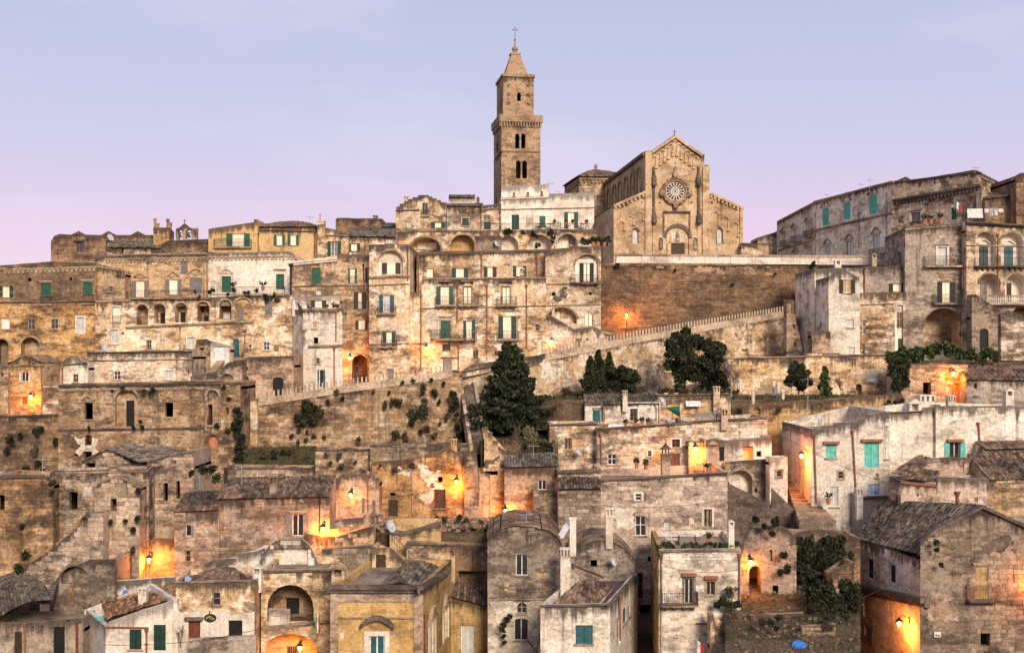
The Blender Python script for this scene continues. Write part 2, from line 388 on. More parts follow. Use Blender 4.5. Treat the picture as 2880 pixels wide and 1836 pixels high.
# ------------------------------------------------------------------ roof tiles
def bil(a, b, c, d):      # eave left, eave right, ridge right, ridge left
    a, b, c, d = map(Vector, (a, b, c, d))
    return lambda s, t: (a * (1 - s) + b * s) * (1 - t) + (d * (1 - s) + c * s) * t
TILE = {}
def tile_mesh(mat, k):
    if (mat, k) not in TILE:
        mb = MB(); o = []
        for y, r in ((-.5, 1.0), (.5, .86)):
            for i in range(5):
                w = math.pi * i / 4; o.append((-.5 * r * math.cos(w), y, .5 * r * math.sin(w)))
        mb.add(o, [(i, i + 1, i + 6, i + 5) for i in range(4)] + [(0, 1, 2, 3, 4)], (k + .5) / 6); TILE[(mat, k)] = mb.mesh('tile', mat, (0, 0, 0))
    return TILE[(mat, k)]
def roof_tiles(par, S, mat='tile', w=.24, l=.42, ni=0, jit=.02, miss=.0, lift=.02, sheet=True, keep=None, name='roof_tiles'):
    """rows of half-round clay tiles laid on the surface S(s, t), t running from the eave to the ridge"""
    e = 1e-3
    La = max((S(1, t) - S(0, t)).length for t in (0, .5, 1)); Lt = (S(.5, 1) - S(.5, 0)).length
    # arc length up the slope
    Lt = sum((S(.5, (k + 1) / 8) - S(.5, k / 8)).length for k in range(8))
    La = max(La, max(sum((S((k + 1) / 8, t) - S(k / 8, t)).length for k in range(8)) for t in (0, .5)))
    na, ntl = max(2, int(La / w)), max(1, int(Lt / l)); mb = MB(); cnt = 0
    for i in range(na):
        a0 = (i + .5) / na
        for j in range(ntl):
            t0 = (j + .5) / ntl
            if random.random() < miss or (keep and not keep(a0, t0)): continue
            wid = (S(min(1, a0 + .5 / na), t0) - S(max(0, a0 - .5 / na), t0))
            if wid.length < w * .35: continue
            if wid.length < w * .75 and i % 2: continue
            ax = wid.normalized(); up = (S(a0, min(1, t0 + .03)) - S(a0, max(0, t0 - .03)))
            if up.length < 1e-6: continue
            up.normalize(); nn = ax.cross(up).normalized()
            if nn.z < 0: nn = -nn
            c = S(a0, t0) + nn * (lift + rn(-jit, jit)) + ax * rn(-jit, jit)
            up = (up + ax * rn(-.05, .05) + nn * (.05 + rn(-.02, .02))).normalized()
            r, hl = w * .56, l * .62; tint = random.betavariate(2, 2)
            if cnt < ni:
                k = min(5, int(tint * 6)); o = bpy.data.objects.new('tile', tile_mesh(mat, k)); COL.objects.link(o)
                ax2 = up.cross(nn).normalized(); n2 = ax2.cross(up)
                M = Matrix((ax2, up, n2)).transposed().to_4x4(); M.translation = c - Vector(par.b)
                o.parent = par.o; o.matrix_basis = M @ Matrix.Diagonal((2 * r, 2 * hl, 2 * r * .8, 1)); cnt += 1
                continue
            q = []
            for yy, rr in ((-hl, r), (hl, r * .86)):
                for k in range(5):
                    an = math.pi * k / 4
                    q.append(c + up * yy - ax * (math.cos(an) * rr) + nn * (math.sin(an) * rr * .8))
            mb.add(q, [(k, k + 1, k + 6, k + 5) for k in range(4)] + [(0, 1, 2, 3, 4)], tint)
    mb.build(name, mat, par, 'stuff')
    if sheet:
        sh = MB(); nn_ = 8
        for i in range(nn_):
            for j in range(4):
                q = [S(i / nn_, j / 4), S((i + 1) / nn_, j / 4), S((i + 1) / nn_, (j + 1) / 4), S(i / nn_, (j + 1) / 4)]
                sh.quad(*[p - Vector((0, 0, .02)) for p in q], .25)
        sh.build('roof_deck', mat, par)
# ------------------------------------------------------------------ windows, doors, balconies
def leaf(mb, pl, s0, s1, z0, z1, o, slats=True):
    """one louvred shutter leaf"""
    f = min(.06, (s1 - s0) * .14); t = .05
    mb.pbox(pl, s0, s0 + f, z0, z1, o, o + t); mb.pbox(pl, s1 - f, s1, z0, z1, o, o + t)
    zm = (z0 + z1) / 2
    for z in (z0, zm - f / 2, z1 - f): mb.pbox(pl, s0 + f, s1 - f, z, z + f, o, o + t)
    n = max(4, int((z1 - z0) / .11))
    for k in range(n):
        z = z0 + f + (z1 - z0 - 2 * f) * (k + .5) / n
        q = (z1 - z0) / n * .42
        mb.hexa([pl.at(a, zz, oo) for zz, oo1, oo2 in ((z - q, o + t * .75, o + t * .35), (z + q, o + t * .45, o + t * .05)) for a, oo in ((s0 + f, oo1), (s1 - f, oo1), (s1 - f, oo2), (s0 + f, oo2))], .42)
def frame(mb, pl, s0, s1, z0, z1, o, f=.07, t=.06, mull=True, bar=False, arch=0):
    mb.pbox(pl, s0, s0 + f, z0, z1, o, o + t); mb.pbox(pl, s1 - f, s1, z0, z1, o, o + t)
    mb.pbox(pl, s0 + f, s1 - f, z0, z0 + f, o, o + t); mb.pbox(pl, s0 + f, s1 - f, z1 - f, z1, o, o + t)
    m = (s0 + s1) / 2
    if mull and s1 - s0 > .55: mb.pbox(pl, m - f * .55, m + f * .55, z0 + f, z1 - f, o, o + t * .9)
    if bar: 
        zm = z0 + (z1 - z0) * .55; mb.pbox(pl, s0 + f, s1 - f, zm - f * .4, zm + f * .4, o, o + t * .8)
def hood(par, pl, s0, s1, z, kind, mat):
    mb = MB(); e = (s1 - s0) * .18
    if kind == 'flat':
        mb.pbox(pl, s0 - e, s1 + e, z, z + .10, .0, .22); mb.pbox(pl, s0 - e * .5, s1 + e * .5, z - .10, z, .0, .12)
    elif kind == 'tile':
        mb.hexa([pl.at(a, zz, o) for zz, o1, o2 in ((z - .05, .38, .0), (z + .16, .30, .0)) for a, o in ((s0 - e, o1), (s1 + e, o1), (s1 + e, o2), (s0 - e, o2))])
    else:      # curved, shaped pediment
        n = 14; xs = [s0 - e + (s1 - s0 + 2 * e) * k / n for k in range(n + 1)]; hgt = (s1 - s0) * .38
        zz = [z + hgt * (.5 - .5 * math.cos(2 * math.pi * k / n)) ** .9 for k in range(n + 1)]
        for k in range(n):
            mb.hexa([pl.at(a, q, o) for dz in (0, .14) for a, q, o in ((xs[k], zz[k] + dz, .24), (xs[k + 1], zz[k + 1] + dz, .24), (xs[k + 1], zz[k + 1] + dz, 0), (xs[k], zz[k] + dz, 0))])
        mb.pbox(pl, s0 - e, s1 + e, z - .06, z + .02, 0, .10)
    mb.build('hood', mat, par)
def rail(mb, pl, s0, s1, z0, z1, o, back=.0, step=.15, r=.013):
    """iron railing along the plane at offset o, returning to the wall at both ends"""
    mb.pbox(pl, s0, s1, z1 - .04, z1, o - .02, o + .02); mb.pbox(pl, s0, s1, z0 + .05, z0 + .08, o - .012, o + .012)
    n = max(3, int((s1 - s0) / step))
    for k in range(n + 1):
        x = s0 + (s1 - s0) * k / n; mb.pbox(pl, x - r, x + r, z0, z1, o - r, o + r)
    if back:
        for x in (s0, s1):
            mb.pbox(pl, x - .02, x + .02, z1 - .04, z1, back, o)
            m = max(2, int((o - back) / step))
            for k in range(m):
                oo = back + (o - back) * k / m; mb.pbox(pl, x - r, x + r, z0, z1, oo - r, oo + r)
def balcony(par, pl, u0, u1, vr, vf, proj=.75, mat='trim', brk=0, railmat='iron', slab=.14):
    q = pl.off(proj)
    s0, zr = q.sz(u0, vr); s1, _ = q.sz(u1, vr); zf = q.sz((u0 + u1) / 2, vf)[1]; zr = q.sz((u0 + u1) / 2, vr)[1]
    mb = MB(); mb.pbox(pl, s0, s1, zf - slab, zf, 0, proj); mb.pbox(pl, s0 - .04, s1 + .04, zf - slab * .4, zf + .02, 0, proj + .05)
    b = mb.build('balcony', mat, par)
    r = MB(); rail(r, pl, s0 + .04, s1 - .04, zf, zr, proj - .05, .02); r.build('railing', railmat, b)
    for k in range(brk):
        x = s0 + (s1 - s0) * (k + .5) / brk; c = MB()
        c.hexa([pl.at(a, z, o) for z, o1 in ((zf - slab - .38, .12), (zf - slab, proj * .75)) for a, o in ((x - .1, o1), (x + .1, o1), (x + .1, 0), (x - .1, 0))])
        c.build('bracket', mat, b)
    return b
def wspec(pl, w):
    """pixel spec -> metres on the plane; returns dict"""
    k, u0, v0, u1, v1 = w[:5]; c = w[5] if len(w) > 5 else None; o = dict(w[6]) if len(w) > 6 else {}
    uc = (u0 + u1) / 2; s0 = pl.sz(u0, (v0 + v1) / 2)[0]; s1 = pl.sz(u1, (v0 + v1) / 2)[0]
    z1 = pl.sz(uc, v0)[1]; z0 = pl.sz(uc, v1)[1]
    d = dict(k=k, s0=s0, s1=s1, z0=z0, z1=z1, col=c, o=o, px=(u0, v0, u1, v1))
    if k == 'o':
        fr = o.get('fr', .46); m = (s0 + s1) / 2; hw = (s1 - s0) * fr / 2; d['h0'], d['h1'] = m - hw, m + hw
    else: d['h0'], d['h1'] = s0, s1
    return d
DEEP = {'v': .45, 'g': .2, 'c': .2, 'p': .2, 'd': .2, 's': .12, 'o': .22, 'b': .2, 'n': .35, 'x': .25}
def put_window(par, pl, d, flush=False):
    """build the parts of one opening; flush = on the back wall of a niche"""
    k, o, c = d['k'], d['o'], d['col']; h0, h1, z0, z1 = d['h0'], d['h1'], d['z0'], d['z1']
    dp = 0.0 if flush else -o.get('deep', DEEP[k]); root = None; ar = o.get('arch', 0)
    if k in 'gcpob':
        fm = o.get('frame', 'paint' if k in 'cop' else 'trim'); mb = MB()
        frame(mb, pl, h0, h1, z0, z1, dp, f=o.get('f', .06), bar=o.get('bar', k == 'g'))
        if k == 'b':
            n = max(3, int((h1 - h0) / .14))
            for i in range(n): mb.pbox(pl, h0 + (h1 - h0) * (i + .5) / n - .018, h0 + (h1 - h0) * (i + .5) / n + .018, z0, z1, dp + .05, dp + .09)
        root = mb.build('window', fm, par)
        pm = {'g': 'pane', 'c': 'curtain_skysheen', 'p': 'panepale', 'o': 'curtain_skysheen', 'b': 'pane'}[k]; pm = o.get('pane', pm)
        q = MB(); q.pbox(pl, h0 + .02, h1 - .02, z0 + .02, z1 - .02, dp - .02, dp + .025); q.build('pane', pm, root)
    if k == 'o' or (k in 'gcpb' and c):
        s0, s1 = (d['s0'], d['s1']) if k == 'o' else (h0 - (h1 - h0) * .5, h1 + (h1 - h0) * .5)
        for a, b in ((s0, h0), (h1, s1)):
            m = MB(); leaf(m, pl, a + .01, b - .01, z0 - .02, z1 + .02, .02); m.build('shutter', c or 'dkgreen', root)
    if k == 's':
        m = (h0 + h1) / 2; mb = MB(); mb.pbox(pl, h0, h1, z0, z1, dp - .04, dp); root = mb.build('window', c, par)
        for a, b in ((h0, m), (m, h1)):
            q = MB(); leaf(q, pl, a + .01, b - .01, z0 + .01, z1 - .01, dp + .005); q.build('shutter', c, root)
    if k == 'd':
        mb = MB(); n = max(2, int((h1 - h0) / .22)); mb.pbox(pl, h0, h1, z0, z1, dp - .05, dp)
        for i in range(n):
            a = h0 + (h1 - h0) * i / n; mb.pbox(pl, a + .008, a + (h1 - h0) / n - .008, z0 + .05, z1 - .04, dp, dp + .03, rn(.35, .6))
        root = mb.build('door', c or 'woodbrown', par)
        q = MB(); frame(q, pl, h0, h1, z0, z1, dp + .005, f=.06, mull=False); q.build('door_frame', o.get('frame', c or 'woodbrown'), root)
        q = MB(); q.pbox(pl, h1 - .16, h1 - .12, z0 + (z1 - z0) * .45, z0 + (z1 - z0) * .5, dp + .03, dp + .1); q.build('handle', 'iron', root)
    if o.get('sill', k in 'gcpobs' and z1 - z0 < 1.75) and root:
        q = MB(); q.pbox(pl, h0 - .12, h1 + .12, z0 - .1, z0 - .005, -.02, .14); q.build('sill', o.get('sillmat', 'trim'), root)
    if o.get('hood'):
        hz = z1 + o.get('hz', .22); hood(root or par, pl, h0 - .05, h1 + .05, hz, o['hood'], o.get('hm', 'darktrim' if o['hood'] == 'tile' else 'trim'))
    if o.get('sur'):      # flat stone surround
        q = MB(); t = o.get('sw', .16)
        q.pbox(pl, h0 - t, h0, z0, z1 + t, 0, .07); q.pbox(pl, h1, h1 + t, z0, z1 + t, 0, .07); q.pbox(pl, h0, h1, z1, z1 + t, 0, .07)
        q.build('surround', o['sur'] if isinstance(o['sur'], str) else 'trim', root or par)
    if o.get('bal'):
        b = o['bal']; balcony(par, pl, *b[:4], **(b[4] if len(b) > 4 else {}))
    return root
def facade(par, pl, pr, zb, zv, wins, mat, st, seed, ni, smat=None, warm=None):
    """one wall plane with its openings, windows and stonework"""
    ds = [wspec(pl, w) for w in wins]; holes = []
    for d in ds:
        if d['k'] == 'x': continue
        holes.append(Hole(d['h0'], d['h1'], d['z0'], d['z1'], d['o'].get('arch', 0), d['o'].get('deep', DEEP[d['k']]))); holes[-1].d = d
    zmin = zb
    mb = MB(); strips(mb, pl, pr, zmin, holes, tint=.35 + .4 * _h(seed, 3, 11))
    for h in holes:
        if h.d['k'] != 'n': reveal(mb, pl, h, h.deep + .12)
    wallo = mb
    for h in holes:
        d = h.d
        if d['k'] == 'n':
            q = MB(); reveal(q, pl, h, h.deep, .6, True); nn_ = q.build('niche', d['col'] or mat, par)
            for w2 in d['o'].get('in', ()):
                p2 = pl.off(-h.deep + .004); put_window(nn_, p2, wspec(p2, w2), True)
            if d['o'].get('ring'):
                r = MB(); rw = d['o'].get('rw', .22); pts = [(x, h.top(x)) for x in h.cuts()]; c = (h.s0 + h.s1) / 2; cz = h.z1 - h.rise
                out = [(x + (x - c) / max(.01, math.hypot(x - c, z - cz)) * rw, z + (z - cz) / max(.01, math.hypot(x - c, z - cz)) * rw) for x, z in pts]
                for i in range(len(pts) - 1):
                    r.hexa([pl.at(a, z, oo) for oo in (.0, .09) for a, z in (pts[i], pts[i + 1], out[i + 1], out[i])], .5)
                r.build('arch_moulding', d['o']['ring'] if isinstance(d['o']['ring'], str) else 'trim', nn_)
        elif d['k'] == 'v':
            if d['o'].get('hood'): hood(par, pl, d['h0'] - .05, d['h1'] + .05, d['z1'] + .22, d['o']['hood'], 'trim')
            if d['o'].get('sill'):
                q = MB(); q.pbox(pl, h.s0 - .12, h.s1 + .12, h.z0 - .12, h.z0, -.02, .16); q.build('sill', 'trim', par)
            if d['o'].get('bal'): balcony(par, pl, *d['o']['bal'][:4], **(d['o']['bal'][4] if len(d['o']['bal']) > 4 else {}))
        else: put_window(par, pl, d)
    wm = _h(seed, 5, 7) * .5 + .22 if warm is None else warm
    mb.w = wm
    if st: st = (st[0] * (.66 + .34 * _h(seed, 2, 9)), st[1] * (.70 + .32 * _h(seed, 8, 1)))
    if st: clad(par, pl, pr, zv, holes, smat or mat, st[0], st[1], ni, seed=seed, wmin=st[0] * 1.25, wmax=st[0] * 2.7, warm=wm)
    return wallo, holes
def chimney(par, pl, u0, u1, v0, v1, kind='slots', back=1.0, mat='cream'):
    q = pl.off(-back); s0 = q.sz(u0, (v0 + v1) / 2)[0]; s1 = q.sz(u1, (v0 + v1) / 2)[0]; m = (u0 + u1) / 2
    z1 = q.sz(m, v0)[1]; z0 = q.sz(m, v1)[1] - .6; w = s1 - s0; c = (s0 + s1) / 2; H = z1 - z0
    mb = MB(); cap = MB(); dd = min(w, .9) / 2
    if kind == 'slots':
        ch = min(.55, H * .3); mb.pbox(q, s0, s1, z0, z1 - ch, -dd, dd)
        n = 3 if w > .6 else 2
        for i in range(n + 1):
            x = s0 + w * i / n; a = max(s0, x - w * .09); b = min(s1, x + w * .09)
            cap.pbox(q, a, b, z1 - ch, z1 - .1, -dd, dd)
        cap.pbox(q, s0 + .05, s1 - .05, z1 - ch, z1 - .1, -dd * .2, dd * .2, .02); cap.pbox(q, s0 - .05, s1 + .05, z1 - .1, z1, -dd - .05, dd + .05)
    elif kind == 'house':
        ch = w * .55; mb.pbox(q, s0, s1, z0, z1 - ch - w * .45, -dd, dd)
        zc = z1 - ch - w * .45; cap.pbox(q, s0, s0 + w * .22, zc, z1 - w * .45, -dd, dd); cap.pbox(q, s1 - w * .22, s1, zc, z1 - w * .45, -dd, dd)
        cap.pbox(q, s0 + w * .22, s1 - w * .22, zc, z1 - w * .45, -dd, -dd * .3, .05)
        e = w * .15; zt = z1 - w * .45
        vs = [q.at(s0 - e, zt, dd + .06), q.at(s1 + e, zt, dd + .06), q.at(c, z1, dd + .06), q.at(s0 - e, zt, -dd - .06), q.at(s1 + e, zt, -dd - .06), q.at(c, z1, -dd - .06)]
        cap.add(vs, ((0, 1, 2), (5, 4, 3), (0, 3, 4, 1), (1, 4, 5, 2), (2, 5, 3, 0)), .45)
    elif kind == 'cone':
        ch = H * .12; mb.pbox(q, s0, s1, z0, z1 - H * .3, -dd, dd); zt = z1 - H * .3
        cc = q.at(c, zt, 0)
        for a in (-.36, 0, .36): cap.pbox(q, c + w * a - .05, c + w * a + .05, zt, zt + ch, -.05, .05)
        cap.pbox(q, s0 - .06, s1 + .06, zt - .08, zt, -dd - .06, dd + .06)
        cap.lathe(q.at(c, zt + ch, 0), [(w * .72, -.02), (w * .66, .06), (w * .22, H * .09), (.05, H * .13), (.03, H * .2)], 10, .25)
    else:
        mb.pbox(q, s0, s1, z0, z1, -dd, dd); cap.pbox(q, s0 - .06, s1 + .06, z1 - .12, z1 + .03, -dd - .06, dd + .06)
    b = mb.build('chimney', mat, par); cap.build('chimney_cap', mat if kind != 'cone' else 'darktrim', b)
def pipe(par, pl, u, v0, v1, u2=None, mat='rust', r=.07, o=.14):
    q = pl.off(o); u2 = u if u2 is None else u2
    s, z1 = q.sz(u, v0); s2, z0 = q.sz(u2, v1); mb = MB(); mb.tube([q.at(s, z1), q.at(s2, z0)], r, 6)
    mb.lathe(q.at(s, z1 - .05), [(r, -.25), (r * 2.2, .05), (r * 2.2, .15)], 8)
    n = max(2, int((z1 - z0) / 2))
    for k in range(1, n): 
        f = k / n; mb.pbox(q, s + (s2 - s) * f - r * 1.4, s + (s2 - s) * f + r * 1.4, z1 + (z0 - z1) * f - .03, z1 + (z0 - z1) * f + .03, -o, r * 1.3)
    mb.build('downpipe', mat, par)
def cornice(par, pl, u0, v0, u1, v1, h=.22, proj=.22, mat='trim', teeth=0, name='cornice'):
    q = pl.off(proj); s0, z0 = q.sz(u0, v0); s1, z1 = q.sz(u1, v1); mb = MB()
    for a, b, p in ((-h, -h * .55, proj * .55), (-h * .55, 0, proj)):
        mb.hexa([pl.at(s, z + dz, o) for dz in (a, b) for s, z, o in ((s0, z0, p), (s1, z1, p), (s1, z1, .0), (s0, z0, .0))])
    if teeth:
        n = int((s1 - s0) / teeth)
        for k in range(n):
            f = (k + .5) / n; s = s0 + (s1 - s0) * f; z = z0 + (z1 - z0) * f - h
            mb.pbox(pl, s - teeth * .27, s + teeth * .27, z - teeth * .55, z, 0, proj * .8)
    mb.build(name, mat, par)
NI = 90
HN = [0]
def house(name, label, cat, u0, u1, top, vb, Y, d=8.0, mat='cream', wins=(), side=None, roof='flat', st=(.34, .8), ex=(), swins=(), ni=None,
          group=None, roofmat='tile', backmat=None, par_h=.45, tileni=0, tw=.24, base=None, smat=None, noback=False, warm=None):
    HN[0] += 1; seed = HN[0]; ni = NI if ni is None else ni
    Y0, Y1 = Y if isinstance(Y, tuple) else (Y, Y)
    pl = Plane(u0, Y0, u1, Y1)
    tp = top if isinstance(top, (list, tuple)) else [(u0, top), (u1, top)]
    pr = [pl.sz(u, v) for u, v in tp]; pr[0] = (0.0, pr[0][1]); pr[-1] = (pl.L, pr[-1][1])
    pr = [(min(max(s, 0), pl.L), z) for s, z in pr]
    if st and roof in ('flat', 'ext') and name != 'cathedral':      # old walls: no ruler-straight tops
        am = .11 if mat in ('ruin', 'rock') else .035; np_ = [pr[0]]
        for (a, za), (b, zc) in zip(pr, pr[1:]):
            n_ = int((b - a) / 1.1)
            for i in range(1, n_): np_.append((a + (b - a) * i / n_, za + (zc - za) * i / n_ + rn(-am, am)))
            np_.append((b, zc))
        if roof == 'flat': pr = np_
    zv = pl.sz((u0 + u1) / 2, vb)[1]; g = min(ground(pl.a.y), ground(pl.b.y)) - .5
    zb = min(zv, g) if base is None else base
    zL, zR = pr[0][1], pr[-1][1]
    T = thing(name, label, cat, (pl.a + pl.b) / 2 + Vector((0, 0, zb)), group)
    FL, FR = pl.a.copy(), pl.b.copy()
    back = -pl.n * d
    if side:
        which, u2, Y2 = side[:3]; sp = Vector((X(u2, Y2), Y2, 0))
        back = (sp - FR) if which == 'R' else (sp - FL)
    BL, BR = FL + back, FR + back
    bm = backmat or mat
    wm = _h(seed, 5, 7) * .5 + .22 if warm is None else warm
    wall, holes = facade(T, pl, pr, zb, zv, wins, mat, st, seed, ni, smat, wm)
    # thickness of the front wall above the roof
    zr = min(z for _, z in pr) - par_h
    th = .35; up = lambda z: Vector((0, 0, z))
    if roof == 'flat':
        strips(wall, pl, pr, zr - .05, [], -th, tint=.5)
        for (a, za), (b, zb_) in zip(pr, pr[1:]):
            wall.quad(pl.at(a, za, 0), pl.at(b, zb_, 0), pl.at(b, zb_, -th), pl.at(a, za, -th), .4)
    spl = None
    if side:
        spl = Plane(u1, Y1, u2, Y2) if which == 'R' else Plane(u2, Y2, u0, Y0)
        zs = zR if which == 'R' else zL
        spr = [(0, zs), (spl.L, zs)]
        if len(side) > 3 and side[3]:
            spr = [spl.sz(u, v) for u, v in side[3]]; spr[0] = (0, spr[0][1]); spr[-1] = (spl.L, spr[-1][1])
        w2, _ = facade(T, spl, spr, zb, zv, swins, bm, st, seed + 31, ni // 2, smat, wm)
        if roof == 'flat':
            zr = min(zr, min(z for _, z in spr) - par_h)
            strips(w2, spl, spr, zr - .05, [], -th, tint=.5)
            for (a, za), (b, zb_) in zip(spr, spr[1:]):
                w2.quad(spl.at(a, za, 0), spl.at(b, zb_, 0), spl.at(b, zb_, -th), spl.at(a, za, -th), .4)
        w2.build('side_wall', bm, T)
    def plate(a, b, za, zc, t=.3):      # hidden or plain wall with thickness
        dd = (b - a).normalized(); n = Vector((dd.y, -dd.x, 0)) * t; a = a + dd * .03; b = b - dd * .03
        wall.hexa([a + up(zb), b + up(zb), b - n + up(zb), a - n + up(zb), a + up(za), b + up(zc), b - n + up(zc), a - n + up(za)], .55)
    if roof == 'flat':
        if not (side and side[0] == 'R'): plate(FR, BR, zR, zR)
        if not (side and side[0] == 'L'): plate(BL, FL, zL, zL)
        if not noback: plate(BR, BL, zR, zL)
        r = MB(); e = .02
        r.hexa([p + up(z) for z in (zr - .25, zr) for p in (FL - pl.n * th, FR - pl.n * th, BR, BL)], .45); r.build('roof', 'paving' if roofmat == 'tile' else roofmat, T)
    elif roof == 'ext':      # the outline of the front carried straight back
        for (a, za), (b, zc) in zip(pr, pr[1:]):
            A, B = pl.at(a, za), pl.at(b, zc)
            if b - a < .05:
                wall.quad(A, B, B + back, A + back, .5)
            else:
                mid = Vector((0, 0, 0)); oh = pl.n * .12
                roof_tiles(T, bil(A + oh, A + back, B + back, B + oh) if zc > za else bil(B + back, B + oh, A + oh, A + back), roofmat, tw, ni=tileni) if roofmat.startswith('tile') else \
                    MB().hexa([p + up(dz) for dz in (-.15, .03) for p in (A + oh, B + oh, B + back, A + back)]).build('roof', roofmat, T)
        if not (side and side[0] == 'R'): plate(FR, BR, zR, zR)
        if not (side and side[0] == 'L'): plate(BL, FL, zL, zL)
        plate(BR, BL, zR, zL)
    elif roof[0] == 'mono':
        run, rise = roof[1], roof[2]; bd = back.normalized() * run; ov = pl.n * .28
        A, B = pl.at(0, zL), pl.at(pl.L, zR); C, D = B + bd + up(rise), A + bd + up(rise)
        sl = rise / run * .28
        if roofmat.startswith('tile'): roof_tiles(T, bil(A + ov - up(sl - .05), B + ov - up(sl - .05), C + up(.05), D + up(.05)), roofmat, tw, ni=tileni)
        else: MB().hexa([A + ov - up(sl), B + ov - up(sl), C, D, A + ov - up(sl - .12), B + ov - up(sl - .12), C + up(.12), D + up(.12)]).build('roof', roofmat, T)
        BRr, BLr = FR + bd, FL + bd
        if not (side and side[0] == 'R'): plate(FR, BRr, zR, zR + rise)
        if not (side and side[0] == 'L'): plate(BLr, FL, zL + rise, zL)
        plate(BRr, BLr, zR + rise, zL + rise)
    elif roof[0] == 'hip':      # rise, inset of the ridge ends
        rise, ins = roof[1], roof[2]; e = .3
        dd = back.normalized(); A, B = pl.at(-e, zL) + pl.n * e, pl.at(pl.L + e, zR) + pl.n * e
        C, D = FR + back + up(zR) + pl.d * e + dd * e, FL + back + up(zL) - pl.d * e + dd * e
        m = back * .5; R0 = FL + m + up((zL + zR) / 2 + rise) + pl.d * ins; R1 = FR + m + up((zL + zR) / 2 + rise) - pl.d * ins
        for q in ((A, B, R1, R0), (B, C, R1 - dd * .02, R1), (C, D, R0, R1), (D, A, R0, R0 + dd * .02)): roof_tiles(T, bil(*q), roofmat, tw, ni=tileni)
        if not (side and side[0] == 'R'): plate(FR, BR, zR, zR)
        if not (side and side[0] == 'L'): plate(BL, FL, zL, zL)
        plate(BR, BL, zR, zL)
    wall.build('wall', mat, T)
    for e in ex:
        k = e[0]; isd = isinstance(e[-1], dict); kw = dict(e[-1]) if isd else {}; a = e[1:-1] if isd else e[1:]
        q = pl
        if kw.pop('side', None): q = spl
        if k == 'pipe': pipe(T, q, *a, **kw)
        elif k == 'corn': cornice(T, q, *a, **kw)
        elif k == 'chim': chimney(T, q, *a, **dict(dict(mat=mat), **kw))
        elif k == 'bal': balcony(T, q, *a, **kw)
    T.holes = holes; T.pr = pr; T.pl = pl; T.spl = spl; T.zb = zb; T.back = back
    return T
def coat(T, u0, u1, v0, v1, mat, rough=.3, o=.056):
    """a surviving patch of render or a stained band on a house front, with ragged edges, broken by the openings"""
    pl = T.pl; s0, z1 = pl.sz(u0, v0); s1, z0 = pl.sz(u1, v1); z1 = pl.sz((u0 + u1) / 2, v0)[1]; z0 = pl.sz((u0 + u1) / 2, v1)[1]
    k0 = int(abs(u0 * 7 + v0)); ends = rough > .2
    def tap(x): f = (x - s0) / (s1 - s0); return min(1, 5 * f, 5 * (1 - f)) if ends else 1
    def up(x): return min(z1 - (1 - tap(x)) * (z1 - z0) * .45 + (vn(x * 1.4, 1, k0) - .5) * rough * 3 + (vn(x * 5, 2, k0) - .5) * rough, prof_at(T.pr, x) - .02)
    def lo(x): return z0 + (1 - tap(x)) * (z1 - z0) * .35 + (vn(x * 1.4, 5, k0) - .5) * rough * 3 + (vn(x * 5, 7, k0) - .5) * rough
    n = max(6, int((s1 - s0) / .22)); cuts = [s0 + (s1 - s0) * i / n for i in range(n + 1)]
    hs = [Hole(h.d['s0'] - .06, h.d['s1'] + .06, h.d['z0'] - .06, h.d['z1'] + .06) if h.d['k'] == 'o' else h for h in T.holes]
    hs = [h for h in hs if h.s1 > s0 and h.s0 < s1]; m = MB(); m.w = .5
    if ends:      # scattered flakes of old render
        c = .11; nx_, nz_ = int((s1 - s0) / c), int((z1 - z0) / c)
        for j in range(nz_):
            z = z0 + j * c; run = None
            for i in range(nx_ + 1):
                x = s0 + i * c; fx, fz = abs(2 * i / nx_ - 1), abs(2 * j / nz_ - 1)
                q = vn(x * .7, z * .7, k0) * .5 + vn(x * 2.1, z * 2.1, k0) * .3 + vn(x * 5.5, z * 5.5, k0) * .2
                ok = i < nx_ and q - .55 * max(fx, fz) ** 2.5 > .40 and z + c < prof_at(T.pr, x) and not any(h.s0 - c < x < h.s1 and h.z0 - c < z < (h.top(min(max(x, h.s0 + .01), h.s1 - .01)) if h.rise else h.z1) for h in hs)
                if ok and run is None: run = x
                if not ok and run is not None: m.quad(pl.at(run, z, o), pl.at(x, z, o), pl.at(x, z + c, o), pl.at(run, z + c, o), .5); run = None
        m.build('render_patch', mat, T, 'stuff'); return
    cuts = sorted(set([round(x, 4) for x in cuts] + [round(x, 4) for h in hs for x in h.cuts() if s0 < x < s1]))
    for a, b in zip(cuts, cuts[1:]):
        c = (a + b) / 2; ta, tb, la, lb = up(a), up(b), lo(a), lo(b)
        for h in sorted([h for h in hs if h.s0 < c < h.s1], key=lambda h: h.z0):
            if min(h.z0, ta, tb) > max(la, lb) + .02: m.quad(pl.at(a, la, o), pl.at(b, lb, o), pl.at(b, min(h.z0, tb), o), pl.at(a, min(h.z0, ta), o), .5)
            la, lb = max(la, h.top(a)), max(lb, h.top(b))
        if ta > la + .01 and tb > lb + .01: m.quad(pl.at(a, la, o), pl.at(b, lb, o), pl.at(b, tb, o), pl.at(a, ta, o), .5)
    m.build('render_patch', mat, T, 'stuff')
